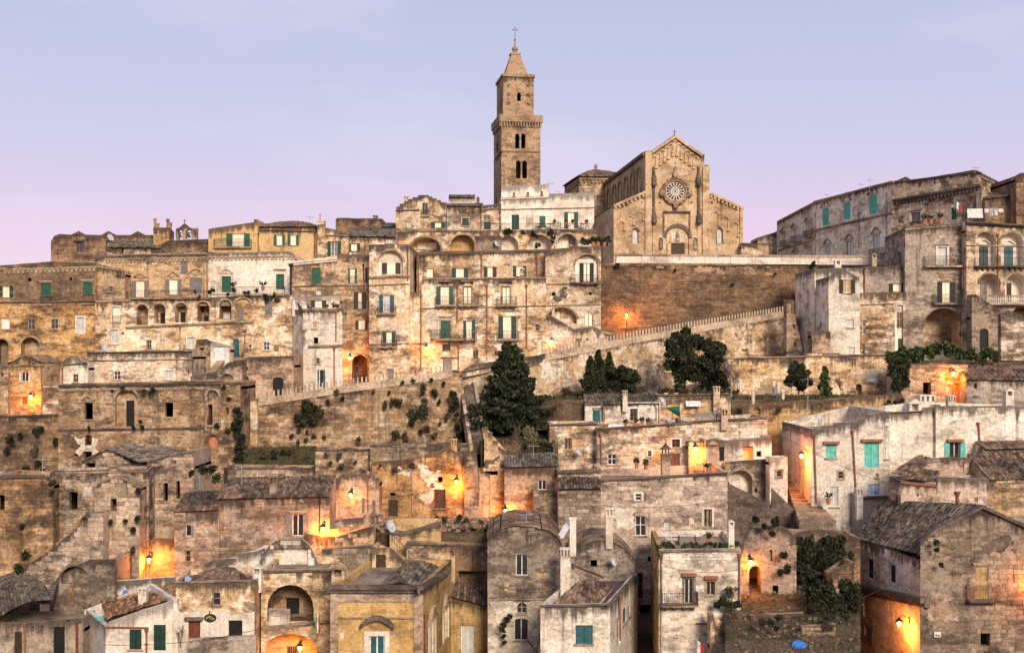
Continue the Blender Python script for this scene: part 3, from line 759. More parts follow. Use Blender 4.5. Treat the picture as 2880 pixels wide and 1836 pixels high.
# ------------------------------------------------------------------ lamps, plants, small things
def lamp(u, v, pl_or_Y, label, power=120, arm=1.0, kind='wall', dim=False):
    """lit street lantern on a bracket; the pixel is the bulb"""
    if kind == 'wall':
        pl = pl_or_Y.off(arm); s, z = pl.sz(u, v); c = pl.at(s, z); n = pl.n
        T = thing('street_lamp', label, 'street lamp', c + Vector((0, 0, -.3)) - n * arm, 'lit street lamps of the old town')
        m = MB(); m.tube([c - n * arm + Vector((0, 0, .35)), c - n * arm * .4 + Vector((0, 0, .62)), c + Vector((0, 0, .5)), c + Vector((0, 0, .3))], .03, 5)
        m.tube([c - n * arm + Vector((0, 0, .1)), c - n * arm * .4 + Vector((0, 0, .55))], .02, 5)
        m.box(c - n * (arm - .03) + Vector((0, 0, .25)), .16, .06, .5, pl.ang); m.build('arm', 'iron', T)
    else:
        Y = pl_or_Y; c = P(u, v, Y); g = kind
        T = thing('street_lamp', label, 'street lamp', (c.x, c.y, Z(g, Y)), 'lit street lamps of the old town')
        m = MB(); m.tube([(c.x, c.y, Z(g, Y)), (c.x, c.y, c.z - .3)], .05, 6); m.lathe((c.x, c.y, Z(g, Y)), [(.14, 0), (.10, .3), (.06, .5)], 8); m.build('post', 'iron', T)
    l = MB(); l.lathe(c + Vector((0, 0, .2)), [(.26, -.02), (.22, .06), (.08, .2), (.03, .3)], 8); l.lathe(c, [(.10, -.24), (.13, -.2)], 8)
    for k in range(4):
        w = math.pi / 4 + k * math.pi / 2; l.tube([c + Vector((math.cos(w) * .13, math.sin(w) * .13, -.2)), c + Vector((math.cos(w) * .2, math.sin(w) * .2, .2))], .012, 4)
    l.build('lantern', 'iron', T)
    b = MB(); b.lathe(c, [(.03, -.16), (.12, -.08), (.14, .02), (.10, .12), (.04, .16)], 10); b.build('bulb', 'bulbdim' if dim else 'bulb', T, smooth=True)
    L = bpy.data.lights.new('lamp_light', 'POINT'); L.energy = power * 4.0; L.color = (1.0, .265, .028); L.shadow_soft_size = .2
    o = bpy.data.objects.new('lamp_light', L); COL.objects.link(o); o.parent = T.o
    o.location = c - Vector(T.b) + (pl.n * .05 if kind == 'wall' else Vector((0, -.1, 0))) + Vector((0, 0, -.3))
    return T
def leaves(mb, c, r, n, size, flat=(1, 1, 1), shell=.35):
    for _ in range(n):
        d = Vector((random.gauss(0, 1), random.gauss(0, 1), random.gauss(0, 1)))
        if d.length < 1e-3: continue
        d.normalize(); q = r * (shell + (1 - shell) * random.random() ** .6)
        p = Vector(c) + Vector((d.x * flat[0], d.y * flat[1], d.z * flat[2])) * q
        a = Vector((random.gauss(0, 1), random.gauss(0, 1), random.gauss(0, .7))).normalized(); b = a.orthogonal().normalized()
        w = Matrix.Rotation(rn(0, 6.28), 3, a); b = w @ b; s = size * rn(.45, 1.6); e = a.cross(b) * s * .55; b = b * s
        mb.add((p - b * .9, p + e, p + b, p - e), ((0, 1, 2, 3),), random.random() ** 1.6)
def limb(mb, p, d, L, r, depth, spread=.6, up=.1, n=3, tips=None, min_r=.012):
    p = Vector(p); q = p + d * L * .5 + Vector((rn(-.06, .06), rn(-.06, .06), 0)) * L; e = q + (d + Vector((rn(-.2, .2), rn(-.2, .2), up))).normalized() * L * .5
    mb.tube([p, q, e], [r, r * .82, r * .62], 5 if r > .04 else 4, cap=False)
    if depth <= 0:
        if tips is not None: tips.append(e)
        return
    for k in range(n):
        nd = (d + Vector((rn(-1, 1), rn(-1, 1), rn(-.5, .9))) * spread + Vector((0, 0, up))).normalized()
        limb(mb, e if k < 2 else q, nd, L * rn(.62, .85), max(min_r, r * .6), depth - 1, spread, up, n, tips, min_r)
def tree(name, label, u, vtop, vbot, halfw, Y, kind='round', mat='leafdark', group=None, n=5200, size=.22):
    b = P(u, vbot, Y); t = P(u, vtop, Y); H = t.z - b.z; R = halfw / FPX * Y
    T = thing(name, label, 'tree', b, group); tr = MB(); cr_ = MB()
    if kind == 'conifer':
        tr.tube([b, b + Vector((0, 0, H * .45)), t], [H * .022, H * .017, .03], 8); tr.build('trunk', 'bark', T)
        br = MB(); k = 0; z = .16
        while z < .985:
            rr = R * (1.02 - z) ** .62 * (1.16 if z < .5 else .94) * (.75 + .25 * (z > .2))
            for i in range(7 if z < .8 else 5):
                a = k * 2.4 + rn(-.3, .3); k += 1; L = rr * rn(.55, 1.12)
                p0 = b + Vector((0, 0, H * z)); dr = Vector((math.cos(a), math.sin(a), 0)); e = p0 + dr * L + Vector((0, 0, rn(-.02, .05) * H))
                br.tube([p0, (p0 + e) / 2 + Vector((0, 0, .1)), e], [.05, .03, .012], 4, cap=False)
                for f in (.3, .5, .7, .88, 1.0):
                    leaves(cr_, p0 + (e - p0) * f, .34 + .5 * R / 5 * (1.15 - f * .5), int(n / 800) + 4, size, (1, 1, .6), .1)
            z += .042 if z < .8 else .03
        br.build('branches', 'bark', T)
    else:
        tips = []; d0 = Vector((rn(-.08, .08), rn(-.08, .08), 1)).normalized()
        limb(tr, b, d0, H * .34, max(.06, H * .022), 3, .75, .15, 3, tips); tr.build('trunk', 'bark', T)
        c = b + Vector((0, 0, H * .62)); cl = []
        m = 46 if kind == 'round' else 34
        for _ in range(m):
            dd = Vector((random.gauss(0, 1), random.gauss(0, 1), random.gauss(0, 1))).normalized(); q = random.random() ** .45
            cl.append(c + Vector((dd.x * R * .82, dd.y * R * .82, dd.z * H * .36)) * q)
        for p in cl: leaves(cr_, p, R * rn(.22, .40), n // m, size, (1, 1, .85), .25)
    cr_.build('crown', mat, T)
    return T
def cypress(name, label, u, vtop, vbot, halfw, Y, mat='leafdark', group=None, n=2200, size=.17):
    b = P(u, vbot, Y); H = Z(vtop, Y) - b.z; R = halfw / FPX * Y; T = thing(name, label, 'tree', b, group)
    MB().tube([b, b + Vector((0, 0, H * .9))], [.09, .02], 6).build('trunk', 'bark', T); c = MB()
    for k in range(40):
        z = .08 + .9 * k / 40; rr = R * math.sin(min(1, (1.02 - z) * 1.7) * math.pi / 2) * (.65 + .35 * min(1, z * 4))
        for _ in range(3):
            a = rn(0, 6.28); q = rr * rn(.1, .75)
            leaves(c, b + Vector((math.cos(a) * q, math.sin(a) * q, H * z + rn(-.1, .1))), rr * .42 + .08, n // 120, size, (1, 1, 1.3), .2)
    c.build('crown', mat, T); return T
def bare_tree(name, label, u, vtop, vbot, halfw, Y, mat='twig', group=None, depth=5, bloom=None):
    b = P(u, vbot, Y); H = Z(vtop, Y) - b.z; T = thing(name, label, 'tree', b, group); m = MB(); tips = []
    limb(m, b, Vector((rn(-.1, .1), 0, 1)).normalized(), H * .27, max(.05, H * .022), depth, .72, .16, 3, tips, .012); m.build('branches', mat, T)
    if bloom:
        c = MB()
        for p in tips: leaves(c, p, .22, 7, .07, shell=.1)
        c.build('blossom', bloom, T)
    return T
def shrub(label, u, v, r_px, Y, mat='leafdark', n=None, size=.15, group='shrubs rooted in the walls', name='wall_shrub', flat=(1, .6, 1), cat='shrub'):
    c = P(u, v, Y); r = r_px / FPX * Y; T = thing(name, label, cat, c - Vector((0, 0, r)), group)
    s = MB()
    for _ in range(5): s.tube([c + Vector((0, .3, -r * .5)), c + Vector((rn(-r, r) * .5, rn(-r, 0) * .3, rn(-.3, .7) * r))], [.025, .01], 4, cap=False)
    s.build('stem', 'bark', T); m = MB(); n = n or int(60 + 150 * r)
    for _ in range(5): leaves(m, c + Vector((rn(-.5, .5) * r * flat[0], rn(-.4, .1) * r, rn(-.5, .5) * r * flat[2])), r * .62, n // 5, size, flat, .1)
    m.build('foliage', mat, T); return T
def mass(name, label, cat, spots, Y, mat='leafdark', n=240, size=.14):
    """one climbing or spreading plant made of many clumps"""
    T = thing(name, label, cat, P(spots[0][0], spots[0][1], Y)); m = MB(); s = MB()
    for u, v, r in spots:
        c = P(u, v, Y + rn(-.4, .3)); R = r / FPX * Y
        for _ in range(4): leaves(m, c + Vector((rn(-.6, .6) * R, rn(-.4, .1) * R, rn(-.6, .6) * R)), R * rn(.4, .7), n // 4, size * rn(.8, 1.2), (1, .7, 1), .1)
    s.tube([P(u, v, Y + .3) for u, v, r in spots[:12]], .03, 4, cap=False); s.build('stem', 'bark', T); m.build('foliage', mat, T); return T
def pot(label, u, v, Y, h=.45, plant='leaf', ph=.6, group='potted plants on the terraces', spiky=False):
    b = P(u, v, Y); T = thing('potted_plant', label, 'potted plant', b, group)
    MB().lathe(b, [(h * .3, 0), (h * .42, h * .85), (h * .47, h * .87), (h * .47, h)], 10).build('pot', 'terracotta', T); m = MB()
    c = b + Vector((0, 0, h))
    if spiky:
        for k in range(40):
            a = rn(0, 6.28); L = ph * rn(.6, 1.1); e = c + Vector((math.cos(a) * L, math.sin(a) * L, rn(.1, 1) * ph * .7)); md = (c + e) / 2 + Vector((0, 0, ph * .25)); w = Vector((-math.sin(a), math.cos(a), 0)) * .05
            m.add((c, md + w, e, md - w), ((0, 1, 2, 3),), rn(.2, .8))
    else: leaves(m, c + Vector((0, 0, ph * .45)), ph * .55, 70, .13, shell=.1)
    m.build('foliage', plant, T); return T
# ================================================================== the setting
def slab(name, pts, z, mat, thick=3.0, kind='structure', zs=None):
    """flat or sloping ground: pts = (u, Y), zs = height per point"""
    zs = zs or [z] * len(pts); m = MB(); n = len(pts)
    t = [Vector((X(u, Y), Y, zz)) for (u, Y), zz in zip(pts, zs)]; b = [p - Vector((0, 0, thick)) for p in t]
    m.add(t + b, [tuple(range(n))] + [(i, i + n, (i + 1) % n + n, (i + 1) % n) for i in range(n)])
    return structure(m, name, mat)
m = MB(); ys = [-400, -100, 0, 20, 40, 60, 70, 80, 86, 92, 98, 104, 106, 109, 112, 116, 120, 122, 126, 130, 135, 140, 145, 152, 156, 165, 180, 220, 300, 600, 1200, 2500]
xs = [-2500, -900, -400, -200, -120] + list(np.linspace(-95, 95, 60)) + [120, 200, 400, 900, 2500]
for y in ys:
    for x in xs:
        far = min(1, max(0, (abs(x) - 120) / 300)); j = (vn(x * .12, y * .12, 5) - .5) * 1.2 if 60 < y < 150 else 0
        m.v.append((x, y, ground(y) + j - (abs(x) > 110) * 0 - far * max(0, ground(y) + 2) * .6)); m.t.append(.5)
nx = len(xs)
for i in range(len(ys) - 1):
    for k in range(nx - 1): m.f.append((i * nx + k, i * nx + k + 1, (i + 1) * nx + k + 1, (i + 1) * nx + k))
structure(m, 'ground', 'earth')
slab('cathedral_square', [(1690, 156), (2600, 156), (2900, 330), (1150, 330), (1500, 165)], 11.4, 'paving', 4)
slab('garden_ground', [(1345, 121), (2545, 121), (2545, 147), (2214, 146), (1345, 127)], -4.3, 'earth', 3)
slab('lower_garden', [(1352, 112.7), (1570, 112.7), (1570, 122.5), (1352, 122.5)], -7.9, 'earth', 4)
slab('upper_terrace', [(2055, 131.4), (2900, 131.4), (2900, 150), (2055, 150)], -.5, 'earth', 3)
slab('grass_bank', [(630, 116.5), (1330, 112), (1330, 121.8), (630, 121.8)], 0, 'earth', 3, zs=[-10.7, -10.2, -8.9, -9.1])
slab('yard', [(2040, 80), (2420, 80), (2420, 98), (2040, 98)], 0, 'earth', 3, zs=[-19.9, -19.9, -17.4, -17.4])
# the street climbing past the old houses
RD = [(560, 1118, 122), (727, 1112, 122), (1000, 1074, 122), (1290, 1035, 122.3), (1450, 1006, 127.5), (1640, 974, 131.8), (1797, 943, 135.6), (2000, 909, 140.5), (2250, 866, 147)]
m = MB(); rows = []
for u, v, Y in RD:
    a = P(u, v, Y) - Vector((0, 0, 1.0)); rows.append((a, a + Vector((-.15 * 11, 16, .25))))
for (a, b), (c, d) in zip(rows, rows[1:]): m.quad(a, c, d, b)
structure(m, 'street', 'paving')
# ================================================================== skyline and upper rows
CH = 'house'
L1 = house('stone_house', 'long dark stone facade with half-lowered green blinds at the end of the upper street', CH, -30, 270, [(-30, 748), (104, 739), (143, 735), (270, 740)], 1012, 141, 9, 'ochre',
  [('o', -4, 805, 38, 836, 'dkgreen'), ('s', 115, 797, 143, 832, 'green', dict(hood='flat', bal=(113, 145, 832, 856, dict(proj=.3)))), ('s', 233, 794, 261, 828, 'green', dict(hood='flat', bal=(231, 264, 828, 853, dict(proj=.3)))),
   ('v', 78, 782, 89, 792), ('v', 194, 780, 203, 789), ('g', 78, 899, 98, 927), ('g', 144, 897, 163, 925), ('p', 216, 892, 237, 938, None, dict(sur='paint')),
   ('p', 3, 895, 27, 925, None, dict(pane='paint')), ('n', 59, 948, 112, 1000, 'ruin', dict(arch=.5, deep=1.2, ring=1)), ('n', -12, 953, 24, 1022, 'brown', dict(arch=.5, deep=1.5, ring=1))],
  st=(.33, .72), ex=[('corn', -30, 757, 270, 748, dict(teeth=.5, h=.3)), ('corn', -28, 848, 268, 846, dict(h=.2, mat='darktrim'))])
house('gabled_hall', 'dark tiled hall with three small pointed gables on the skyline', CH, 143, 440,
  [(143, 680), (152, 664), (167, 658), (200, 660), (221, 650), (240, 660), (284, 661), (305, 650), (326, 661), (367, 661), (387, 650), (408, 661), (440, 661)], 740, 160, 6, 'brown',
  [('g', 214, 682, 232, 711, None, dict(hood='tile')), ('g', 296, 677, 303, 711)], roof='flat', st=(.3, .8), roofmat='tilegrey', ex=[('corn', 146, 737, 300, 735, {})])
house('lean_to', 'narrow cream wall under a dark tiled eave beside the pointed gables', CH, 303, 456, [(303, 695), (440, 695), (456, 697)], 730, 157, mat='cream', roof=('mono', 3, 1.0), roofmat='tilegrey', st=(.3, .4), wins=[('v', 340, 699, 347, 712), ('v', 405, 698, 410, 708)], base=10)
A4 = house('chimney_block', 'square ochre stone block carrying four tall round chimney pots', 'building', 431, 476, 640, 700, 158, 3, 'ochre', side=('R', 490, 164), st=(.3, .7), base=10)
for i, (a, b, v) in enumerate(((432, 440, 615), (440, 448, 628), (468, 476, 616), (477, 484, 626))):
    c = P((a + b) / 2, 640, 159.2); h = Z(v, 159.2) - c.z; r = (b - a) / 2 / FPX * 159
    q = MB(); q.lathe(c - Vector((0, 0, .4)), [(r * .95, 0), (r * .95, h + .1), (r * 1.3, h + .15), (r * 1.3, h + .4)], 10); q.build('chimney', 'tower', A4)
G1 = house('bell_gable', 'stone bell gable with a small cross and two bells in open arches', 'bell gable', 494, 553, [(494, 645), (504, 640), (519, 628), (534, 640), (541, 645), (553, 645)], 676, 158, .9, 'tower',
  [('v', 497, 646, 513, 673, None, dict(arch=.5, deep=.6)), ('v', 522, 646, 538, 673, None, dict(arch=.5, deep=.6))], st=None, base=Z(690, 158), par_h=-.2, noback=True)
for u in (505, 530):
    c = P(u, 668, 158.5); q = MB(); q.lathe(c, [(.34, 0), (.3, .08), (.2, .35), (.15, .52), (.05, .6)], 10); b = q.build('bell', 'bronze', G1, smooth=True)
    q = MB(); q.box(c + Vector((0, 0, .62)), .9, .1, .1); q.build('headstock', 'woodbrown', b)
q = MB(); c = P(519, 627, 158.4); q.box(c + Vector((0, 0, .22)), .07, .07, .5); q.box(c + Vector((0, 0, .28)), .3, .07, .07); q.build('cross', 'iron', G1)
# open the bell arches through: back wall removed by making the gable a single slab
house('parapet_wall', 'low brown stone parapet below the bell gable', 'wall', 453, 590, [(453, 688), (470, 677), (590, 672)], 715, 156, 1.2, 'brown', st=(.3, .8), base=9.5)
house('terrace_house', 'low cream terrace wall linking the tiled hall and the yellow houses', CH, 268, 600, [(268, 722), (300, 717), (600, 709)], 760, 150, 6, 'cream', st=(.3, .35), base=7)
house('yellow_house', 'ochre yellow house with a sloping parapet and one wide green-shuttered window', CH, 586, 724, [(586, 645), (597, 642), (714, 625), (714, 617), (724, 617)], 720, 152, 7, 'yellow',
  [('o', 637, 657, 703, 693, 'green', dict(fr=.50, bal=(600, 706, 672, 694, dict(proj=.5))))], st=None, ex=[('corn', 586, 711, 724, 709, dict(h=.2))])
house('yellow_house', 'ochre yellow house with a low hipped tile roof and paired green-shuttered windows', CH, 722, 893, [(722, 638), (800, 640), (893, 638)], 722, 153, 9, 'yellow',
  [('o', 770, 661, 802, 690, 'green', dict(fr=.5)), ('o', 809, 661, 841, 690, 'green', dict(fr=.5))], roof=('hip', 1.25, 3.2), st=None, ex=[('pipe', 885, 655, 722, dict(mat='rust')), ('corn', 722, 645, 893, 650, dict(h=.15, mat='darktrim'))])
house('cream_house', 'cream house with a stepped parapet, metal flue and tall green door', CH, 893, 980, [(893, 632), (915, 630), (915, 640), (940, 645), (975, 655), (980, 660)], 722, 151, 7, 'cream',
  [('o', 921, 679, 959, 720, 'dkgreen', dict(fr=.52, pane='shutgrey'))], st=(.3, .3), ex=[('chim', 894, 914, 622, 640, dict(kind='plain')), ('corn', 915, 660, 978, 662, dict(h=.12)), ('chim', 898, 902, 603, 628, dict(kind='plain', mat='zinc'))])
house('cream_house', 'low cream house under a dark tiled eave beside the stepped gable', CH, 978, 1114, [(978, 664), (1070, 663), (1114, 666)], 722, 152, 6, 'cream',
  [('o', 979, 685, 1013, 706, 'dkgreen', dict(fr=.5)), ('p', 1086, 673, 1104, 685)], roof=('mono', 5, 1.4), roofmat='tilegrey', st=(.3, .5), ex=[('pipe', 1027, 672, 720, dict(mat='rust'))])
house('dark_attic', 'dark brown windowless block standing above the tiled eave', 'building', 944, 1075, [(944, 616), (950, 613), (1075, 615)], 665, 163, 8, 'brown', st=(.32, .8), ex=[('chim', 1050, 1062, 607, 616, dict(kind='plain'))])
house('dark_attic', 'low dark tiled shed between the brown block and the stepped gable', 'building', 1073, 1116, 638, 668, 161, 5, 'brown', roof=('mono', 4, .8), roofmat='tilegrey', st=None)
N1 = house('stepped_gable_house', 'cream house with a stepped curved gable and a slim balcony door', CH, 1113, 1258,
  [(1113, 583), (1124, 580), (1124, 573), (1136, 573), (1136, 566), (1148, 566), (1148, 560), (1160, 560), (1160, 555), (1176, 555), (1176, 549), (1206, 549), (1206, 553), (1216, 553), (1216, 558), (1228, 558), (1228, 563), (1240, 563), (1240, 568), (1258, 571)], 645, 158, 9, 'cream',
  [('g', 1187, 571, 1203, 604, None, dict(bar=False, bal=(1184, 1207, 590, 606, dict(proj=.4)))), ('p', 1144, 624, 1156, 640), ('o', 1212, 625, 1253, 640, 'dkgreen', dict(fr=.44)), ('n', 1220, 608, 1243, 622, 'cream', dict(arch=.5, deep=.1))],
  st=(.3, .3), ex=[('chim', 1137, 1148, 552, 572, dict(kind='slots')), ('corn', 1113, 590, 1180, 588, dict(h=.2, mat='darktrim')), ('corn', 1113, 645, 1258, 642, dict(h=.18))])
N2 = house('tile_eave_house', 'cream house with a tiled eave and a narrow white attic storey', CH, 1257, 1356, 580, 645, 157.5, 8, 'cream',
  [('s', 1300, 614, 1318, 635, 'dkgreen', dict(sur='trim'))], roof=('mono', 5, .9), st=(.3, .5))
house('attic_storey', 'narrow white attic with a dark tiled ridge above the tiled eave house', 'building', 1262, 1335, 556, 585, 161, 4, 'pale', roof=('mono', 2, .5), roofmat='tilegrey', st=None, base=12, ex=[('chim', 1263, 1268, 550, 560, dict(kind='plain', mat='darktrim')), ('chim', 1341, 1348, 552, 575, dict(kind='cone', mat='darktrim'))])
house('narrow_house', 'narrow cream house with a barred fanlight over a green door', CH, 1354, 1410, [(1354, 578), (1410, 572)], 665, 157, 8, 'cream',
  [('d', 1360, 624, 1380, 662, 'dkgreen'), ('b', 1360, 605, 1379, 618)], st=(.3, .5), ex=[('corn', 1354, 588, 1410, 584, dict(h=.15)), ('pipe', 1406, 595, 660, dict(mat='darktrim'))])
N4 = house('white_house', 'white plastered house with green doors opening on a railed roof terrace', CH, 1408, 1671, [(1408, 556), (1544, 553), (1544, 545), (1668, 542), (1671, 560)], 648, 157, 10, 'pale',
  [('d', 1439, 604, 1460, 646, 'dkgreen'), ('s', 1517, 608, 1534, 636, 'green'), ('o', 1587, 597, 1626, 642, 'dkgreen', dict(fr=.46)), ('n', 1479, 606, 1500, 643, 'white', dict(deep=.06))],
  st=None, ex=[('corn', 1408, 588, 1671, 583, dict(h=.08)), ('corn', 1408, 559, 1544, 554, dict(h=.14, mat='pale')), ('bal', 1409, 1672, 628, 647, dict(proj=1.8, mat='trim'))])
house('white_house', 'upper white box storey with three tiny windows, below the bell tower', CH, 1410, 1543, [(1410, 523), (1525, 519), (1543, 519)], 558, 159.5, 7, 'pale',
  [('g', 1442, 542, 1448, 552), ('g', 1481, 541, 1488, 551), ('g', 1520, 538, 1527, 549)], st=None, base=14, ex=[('chim', 1566, 1574, 537, 546, dict(kind='plain', mat='pale'))])
house('arcade_terrace', 'arched terrace wall carrying the stepped gable and white houses', 'building', 1113, 1680, [(1113, 646), (1408, 646), (1408, 647), (1680, 645)], 712, 155, 3.0, 'cream',
  [('n', 1152, 667, 1240, 710, 'cream', dict(arch=.42, deep=2.2, ring=1, **{'in': [('c', 1172, 682, 1230, 702, None, dict(frame='trim'))]})), ('n', 1268, 660, 1334, 710, 'yellow', dict(arch=.42, deep=1.6, ring=1)), ('n', 1400, 662, 1458, 712, 'pale', dict(arch=.5, deep=1.4)),
   ('n', 1483, 660, 1550, 712, 'pale', dict(arch=.45, deep=1.4, ring=1)), ('n', 1567, 658, 1625, 712, 'pale', dict(arch=.45, deep=1.4, ring=1, **{'in': [('b', 1598, 662, 1618, 690)]}))], st=(.32, .6), ex=[('corn', 1113, 648, 1400, 645, dict(h=.2))])
house('roof_box', 'plain grey concrete box standing before the arched terrace wall', 'building', 1334, 1410, 663, 706, 151, 3, 'grey', st=None, base=8)
# ------------------------------------------------------------------ bell tower
TW = house('bell_tower', 'tall square stone bell tower with twin-arched windows, pyramid roof and iron cross', 'bell tower', 1410, 1520, 345, 560, (205, 206.1), 7.5, 'tower',
  [('v', 1449, 376, 1461, 418, None, dict(arch=.5, deep=.7)), ('v', 1466, 376, 1478, 418, None, dict(arch=.5, deep=.7)), ('v', 1451, 452, 1464, 502, None, dict(arch=.5, deep=.7)), ('v', 1469, 452, 1482, 502, None, dict(arch=.5, deep=.7))],
  side=('L', 1389, 213.5), st=(.4, .85), swins=[('n', 1397, 400, 1402, 430, 'brown', dict(arch=.5, deep=.3))], base=10,
  ex=[('corn', 1410, 422, 1520, 424, dict(h=.3, proj=.3, mat='tower')), ('corn', 1389, 447, 1410, 422, dict(h=.3, proj=.3, mat='tower', side=1))])
def offset_box(T, name, pl, s0, s1, z0, z1, o, dep, mat): return MB().pbox(pl, s0, s1, z0, z1, -dep, o).build(name, mat, T)
pl = TW.pl; dep = TW.back.length
zc0, zc1 = pl.sz(1465, 356)[1], pl.sz(1465, 324)[1]
offset_box(TW, 'parapet', pl, -.35, pl.L + .35, zc0 + .7, zc1, .35, dep + .35, 'tower')
q = MB()
for i in range(15):
    x = (i + .5) / 15 * (pl.L + .5) - .25; q.pbox(pl, x - .12, x + .12, zc0 - .1, zc0 + .72, 0, .3)
for i in range(15):
    a = pl.at(-.3, 0, .2) + TW.back * (i + .5) / 15; q.box(a + Vector((.15, 0, zc0 + .3)), .3, .25, .8, pl.ang)
q.build('corbel_table', 'tower', TW)
up0 = pl.off(-.7); su0, su1 = up0.sz(1415, 270)[0], up0.sz(1501, 270)[0]; zt = up0.sz(1458, 217)[1]; ztp = up0.sz(1458, 209)[1]; dd = dep - 1.4
wl = MB(); hs = [Hole(*(lambda a, b: (a[0], b[0], b[1], a[1]))(up0.sz(1454, 261), up0.sz(1465, 285)), .5)]
strips(wl, up0, [(su0, zt), (su1, zt)], zc1 - .1, hs)
reveal(wl, up0, hs[0], .5)
A, B = up0.at(su0, 0), up0.at(su1, 0); bk = TW.back.normalized() * dd; U = lambda z: Vector((0, 0, z))
for a, b in ((B, B + bk), (B + bk, A + bk), (A + bk, A)): wl.quad(a + U(zc1 - .1), b + U(zc1 - .1), b + U(zt), a + U(zt))
wl.build('upper_stage', 'tower', TW)
MB().hexa([p + U(z) for z in (zt, ztp) for p in (up0.at(su0 - .2, 0, .2), up0.at(su1 + .2, 0, .2), B + bk + pl.d * .2 - pl.n * .2, A + bk - pl.d * .2 - pl.n * .2)]).build('upper_parapet', 'tower', TW)
pc = (A + B) / 2 + bk * .5; zp = Z(157, pc.y); hw = (su1 - su0) * .40
py = MB()
def sq(c, h, z): return [c + pl.d * a * h + pl.n * b * h + U(z) for a, b in ((-1, 1), (1, 1), (1, -1), (-1, -1))]
b0, b1 = sq(pc, hw, ztp - .05), sq(pc, hw * .36, zp)
py.hexa(b0 + b1); b2, b3 = sq(pc, hw * .42, zp), sq(pc, hw * .42, zp + .3); py.hexa(b2 + b3)
py.build('pyramid_roof', 'tower', TW)
f = MB(); cz = pc + U(zp + .3); f.lathe(cz, [(.62, 0), (.42, .2), (.38, .4), (.52, .65), (.50, .95), (.28, 1.2), (.16, 1.3), (.13, 2.1), (.10, 2.2)], 10); f.lathe(cz + U(2.4), [(.05, -.2), (.18, -.1), (.22, 0), (.18, .12), (.05, .2)], 10); f.build('finial', 'tower', TW, smooth=True)
k = MB(); zt2 = Z(78, pc.y); c0 = cz + U(2.55); hh = zt2 - c0.z; k.box(c0 + U(hh / 2), .09, .09, hh); k.box(c0 + U(hh * .78), .8, .08, .08)
for dx, dz in ((-.4, .78), (.4, .78), (0, 1.0)): k.lathe(c0 + Vector((dx, 0, hh * dz)), [(.02, -.1), (.1, 0), (.02, .1)], 6)
k.build('cross', 'iron', TW)
for (a, v) in ((1429, 241), (1484, 242), (1430, 266), (1484, 268), (1430, 291), (1485, 293)):
    s, z = up0.sz(a, v); q = MB()
    for r in (-1, 1): q.hexa([up0.at(s + sx_ * .22 + o2, z + sx_ * r * .22 + o3, oo) for oo in (0, .08) for sx_, o2, o3 in ((-1, -.05, .05 * r), (1, -.05, .05 * r), (1, .05, -.05 * r), (-1, .05, -.05 * r))])
    q.build('wall_tie', 'darktrim', TW)
for a, b, v0, v1 in ((1461, 1466, 376, 419), (1464, 1469, 452, 503)):
    c = pl.at(*pl.sz((a + b) / 2, v1), -.3); q = MB(); q.lathe(c, [(.16, 0), (.1, .15), (.1, (v1 - v0) / 17 * .7), (.18, (v1 - v0) / 17 * .8)], 8); q.build('column', 'trim', TW)
# ------------------------------------------------------------------ cathedral
CA = house('cathedral', 'stone cathedral with gabled front, rose window, arched portal and hanging blind arches', 'cathedral', 1725, 2088,
  [(1725, 580), (1814, 541), (1814, 429), (1833, 429), (1898, 384), (1974, 438), (1981, 438), (1981, 468), (1994, 468), (1994, 543), (2088, 587)], 800, (192, 194.2), 40, 'cathedral',
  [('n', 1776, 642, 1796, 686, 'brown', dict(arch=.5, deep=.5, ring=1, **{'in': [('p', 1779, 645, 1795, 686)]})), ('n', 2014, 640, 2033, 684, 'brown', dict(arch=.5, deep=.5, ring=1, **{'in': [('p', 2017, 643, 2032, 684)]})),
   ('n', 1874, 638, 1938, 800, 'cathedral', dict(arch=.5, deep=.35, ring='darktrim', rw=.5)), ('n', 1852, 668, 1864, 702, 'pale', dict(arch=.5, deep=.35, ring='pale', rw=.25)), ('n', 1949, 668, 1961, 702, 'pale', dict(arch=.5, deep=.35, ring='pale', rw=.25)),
   ('v', 1801, 567, 1806, 574), ('v', 2000, 567, 2005, 574), ('v', 1897, 456, 1901, 461), ('v', 1853, 568, 1857, 573), ('v', 1943, 568, 1947, 573)],
  roof='ext', st=(.42, .35), base=10.5, tw=.5, roofmat='tilegrey', warm=.5)
pl = CA.pl; S = lambda u, v: pl.sz(u, v)
def bx(u0, u1, v0, v1, o0, o1, name, mat='cathedral', T=None):
    a, b = S(u0, v0), S(u1, v1); return MB().pbox(pl, a[0], b[0], b[1], a[1], o0, o1).build(name, mat, T or CA)
def sloped(pts, h, pr_, name, mat='cathedral', teeth=0):
    m = MB(); q = [S(*p) for p in pts]
    for (s0, z0), (s1, z1) in zip(q, q[1:]):
        m.hexa([pl.at(s, z + dz, o) for dz in (-h, .1) for s, z, o in ((s0, z0, pr_), (s1, z1, pr_), (s1, z1, -.1), (s0, z0, -.1))])
        if teeth:
            n = int((s1 - s0) / teeth)
            for i in range(n):
                f = (i + .5) / n; s = s0 + (s1 - s0) * f; z = z0 + (z1 - z0) * f; m.pbox(pl, s - teeth * .28, s + teeth * .28, z - h - .45, z - h, 0, pr_ * .8)
    m.build(name, mat, CA)
sloped([(1725, 578), (1814, 539)], .3, .4, 'cornice', teeth=.6); sloped([(1994, 541), (2090, 585)], .3, .4, 'cornice', teeth=.6)
sloped([(1833, 427), (1898, 383)], .35, .4, 'gable_cornice'); sloped([(1898, 383), (1974, 436)], .35, .4, 'gable_cornice')
for u0, u1, v0 in ((1814, 1832, 428), (1975, 1994, 468)): bx(u0, u1, v0, 800, 0, .35, 'pilaster')
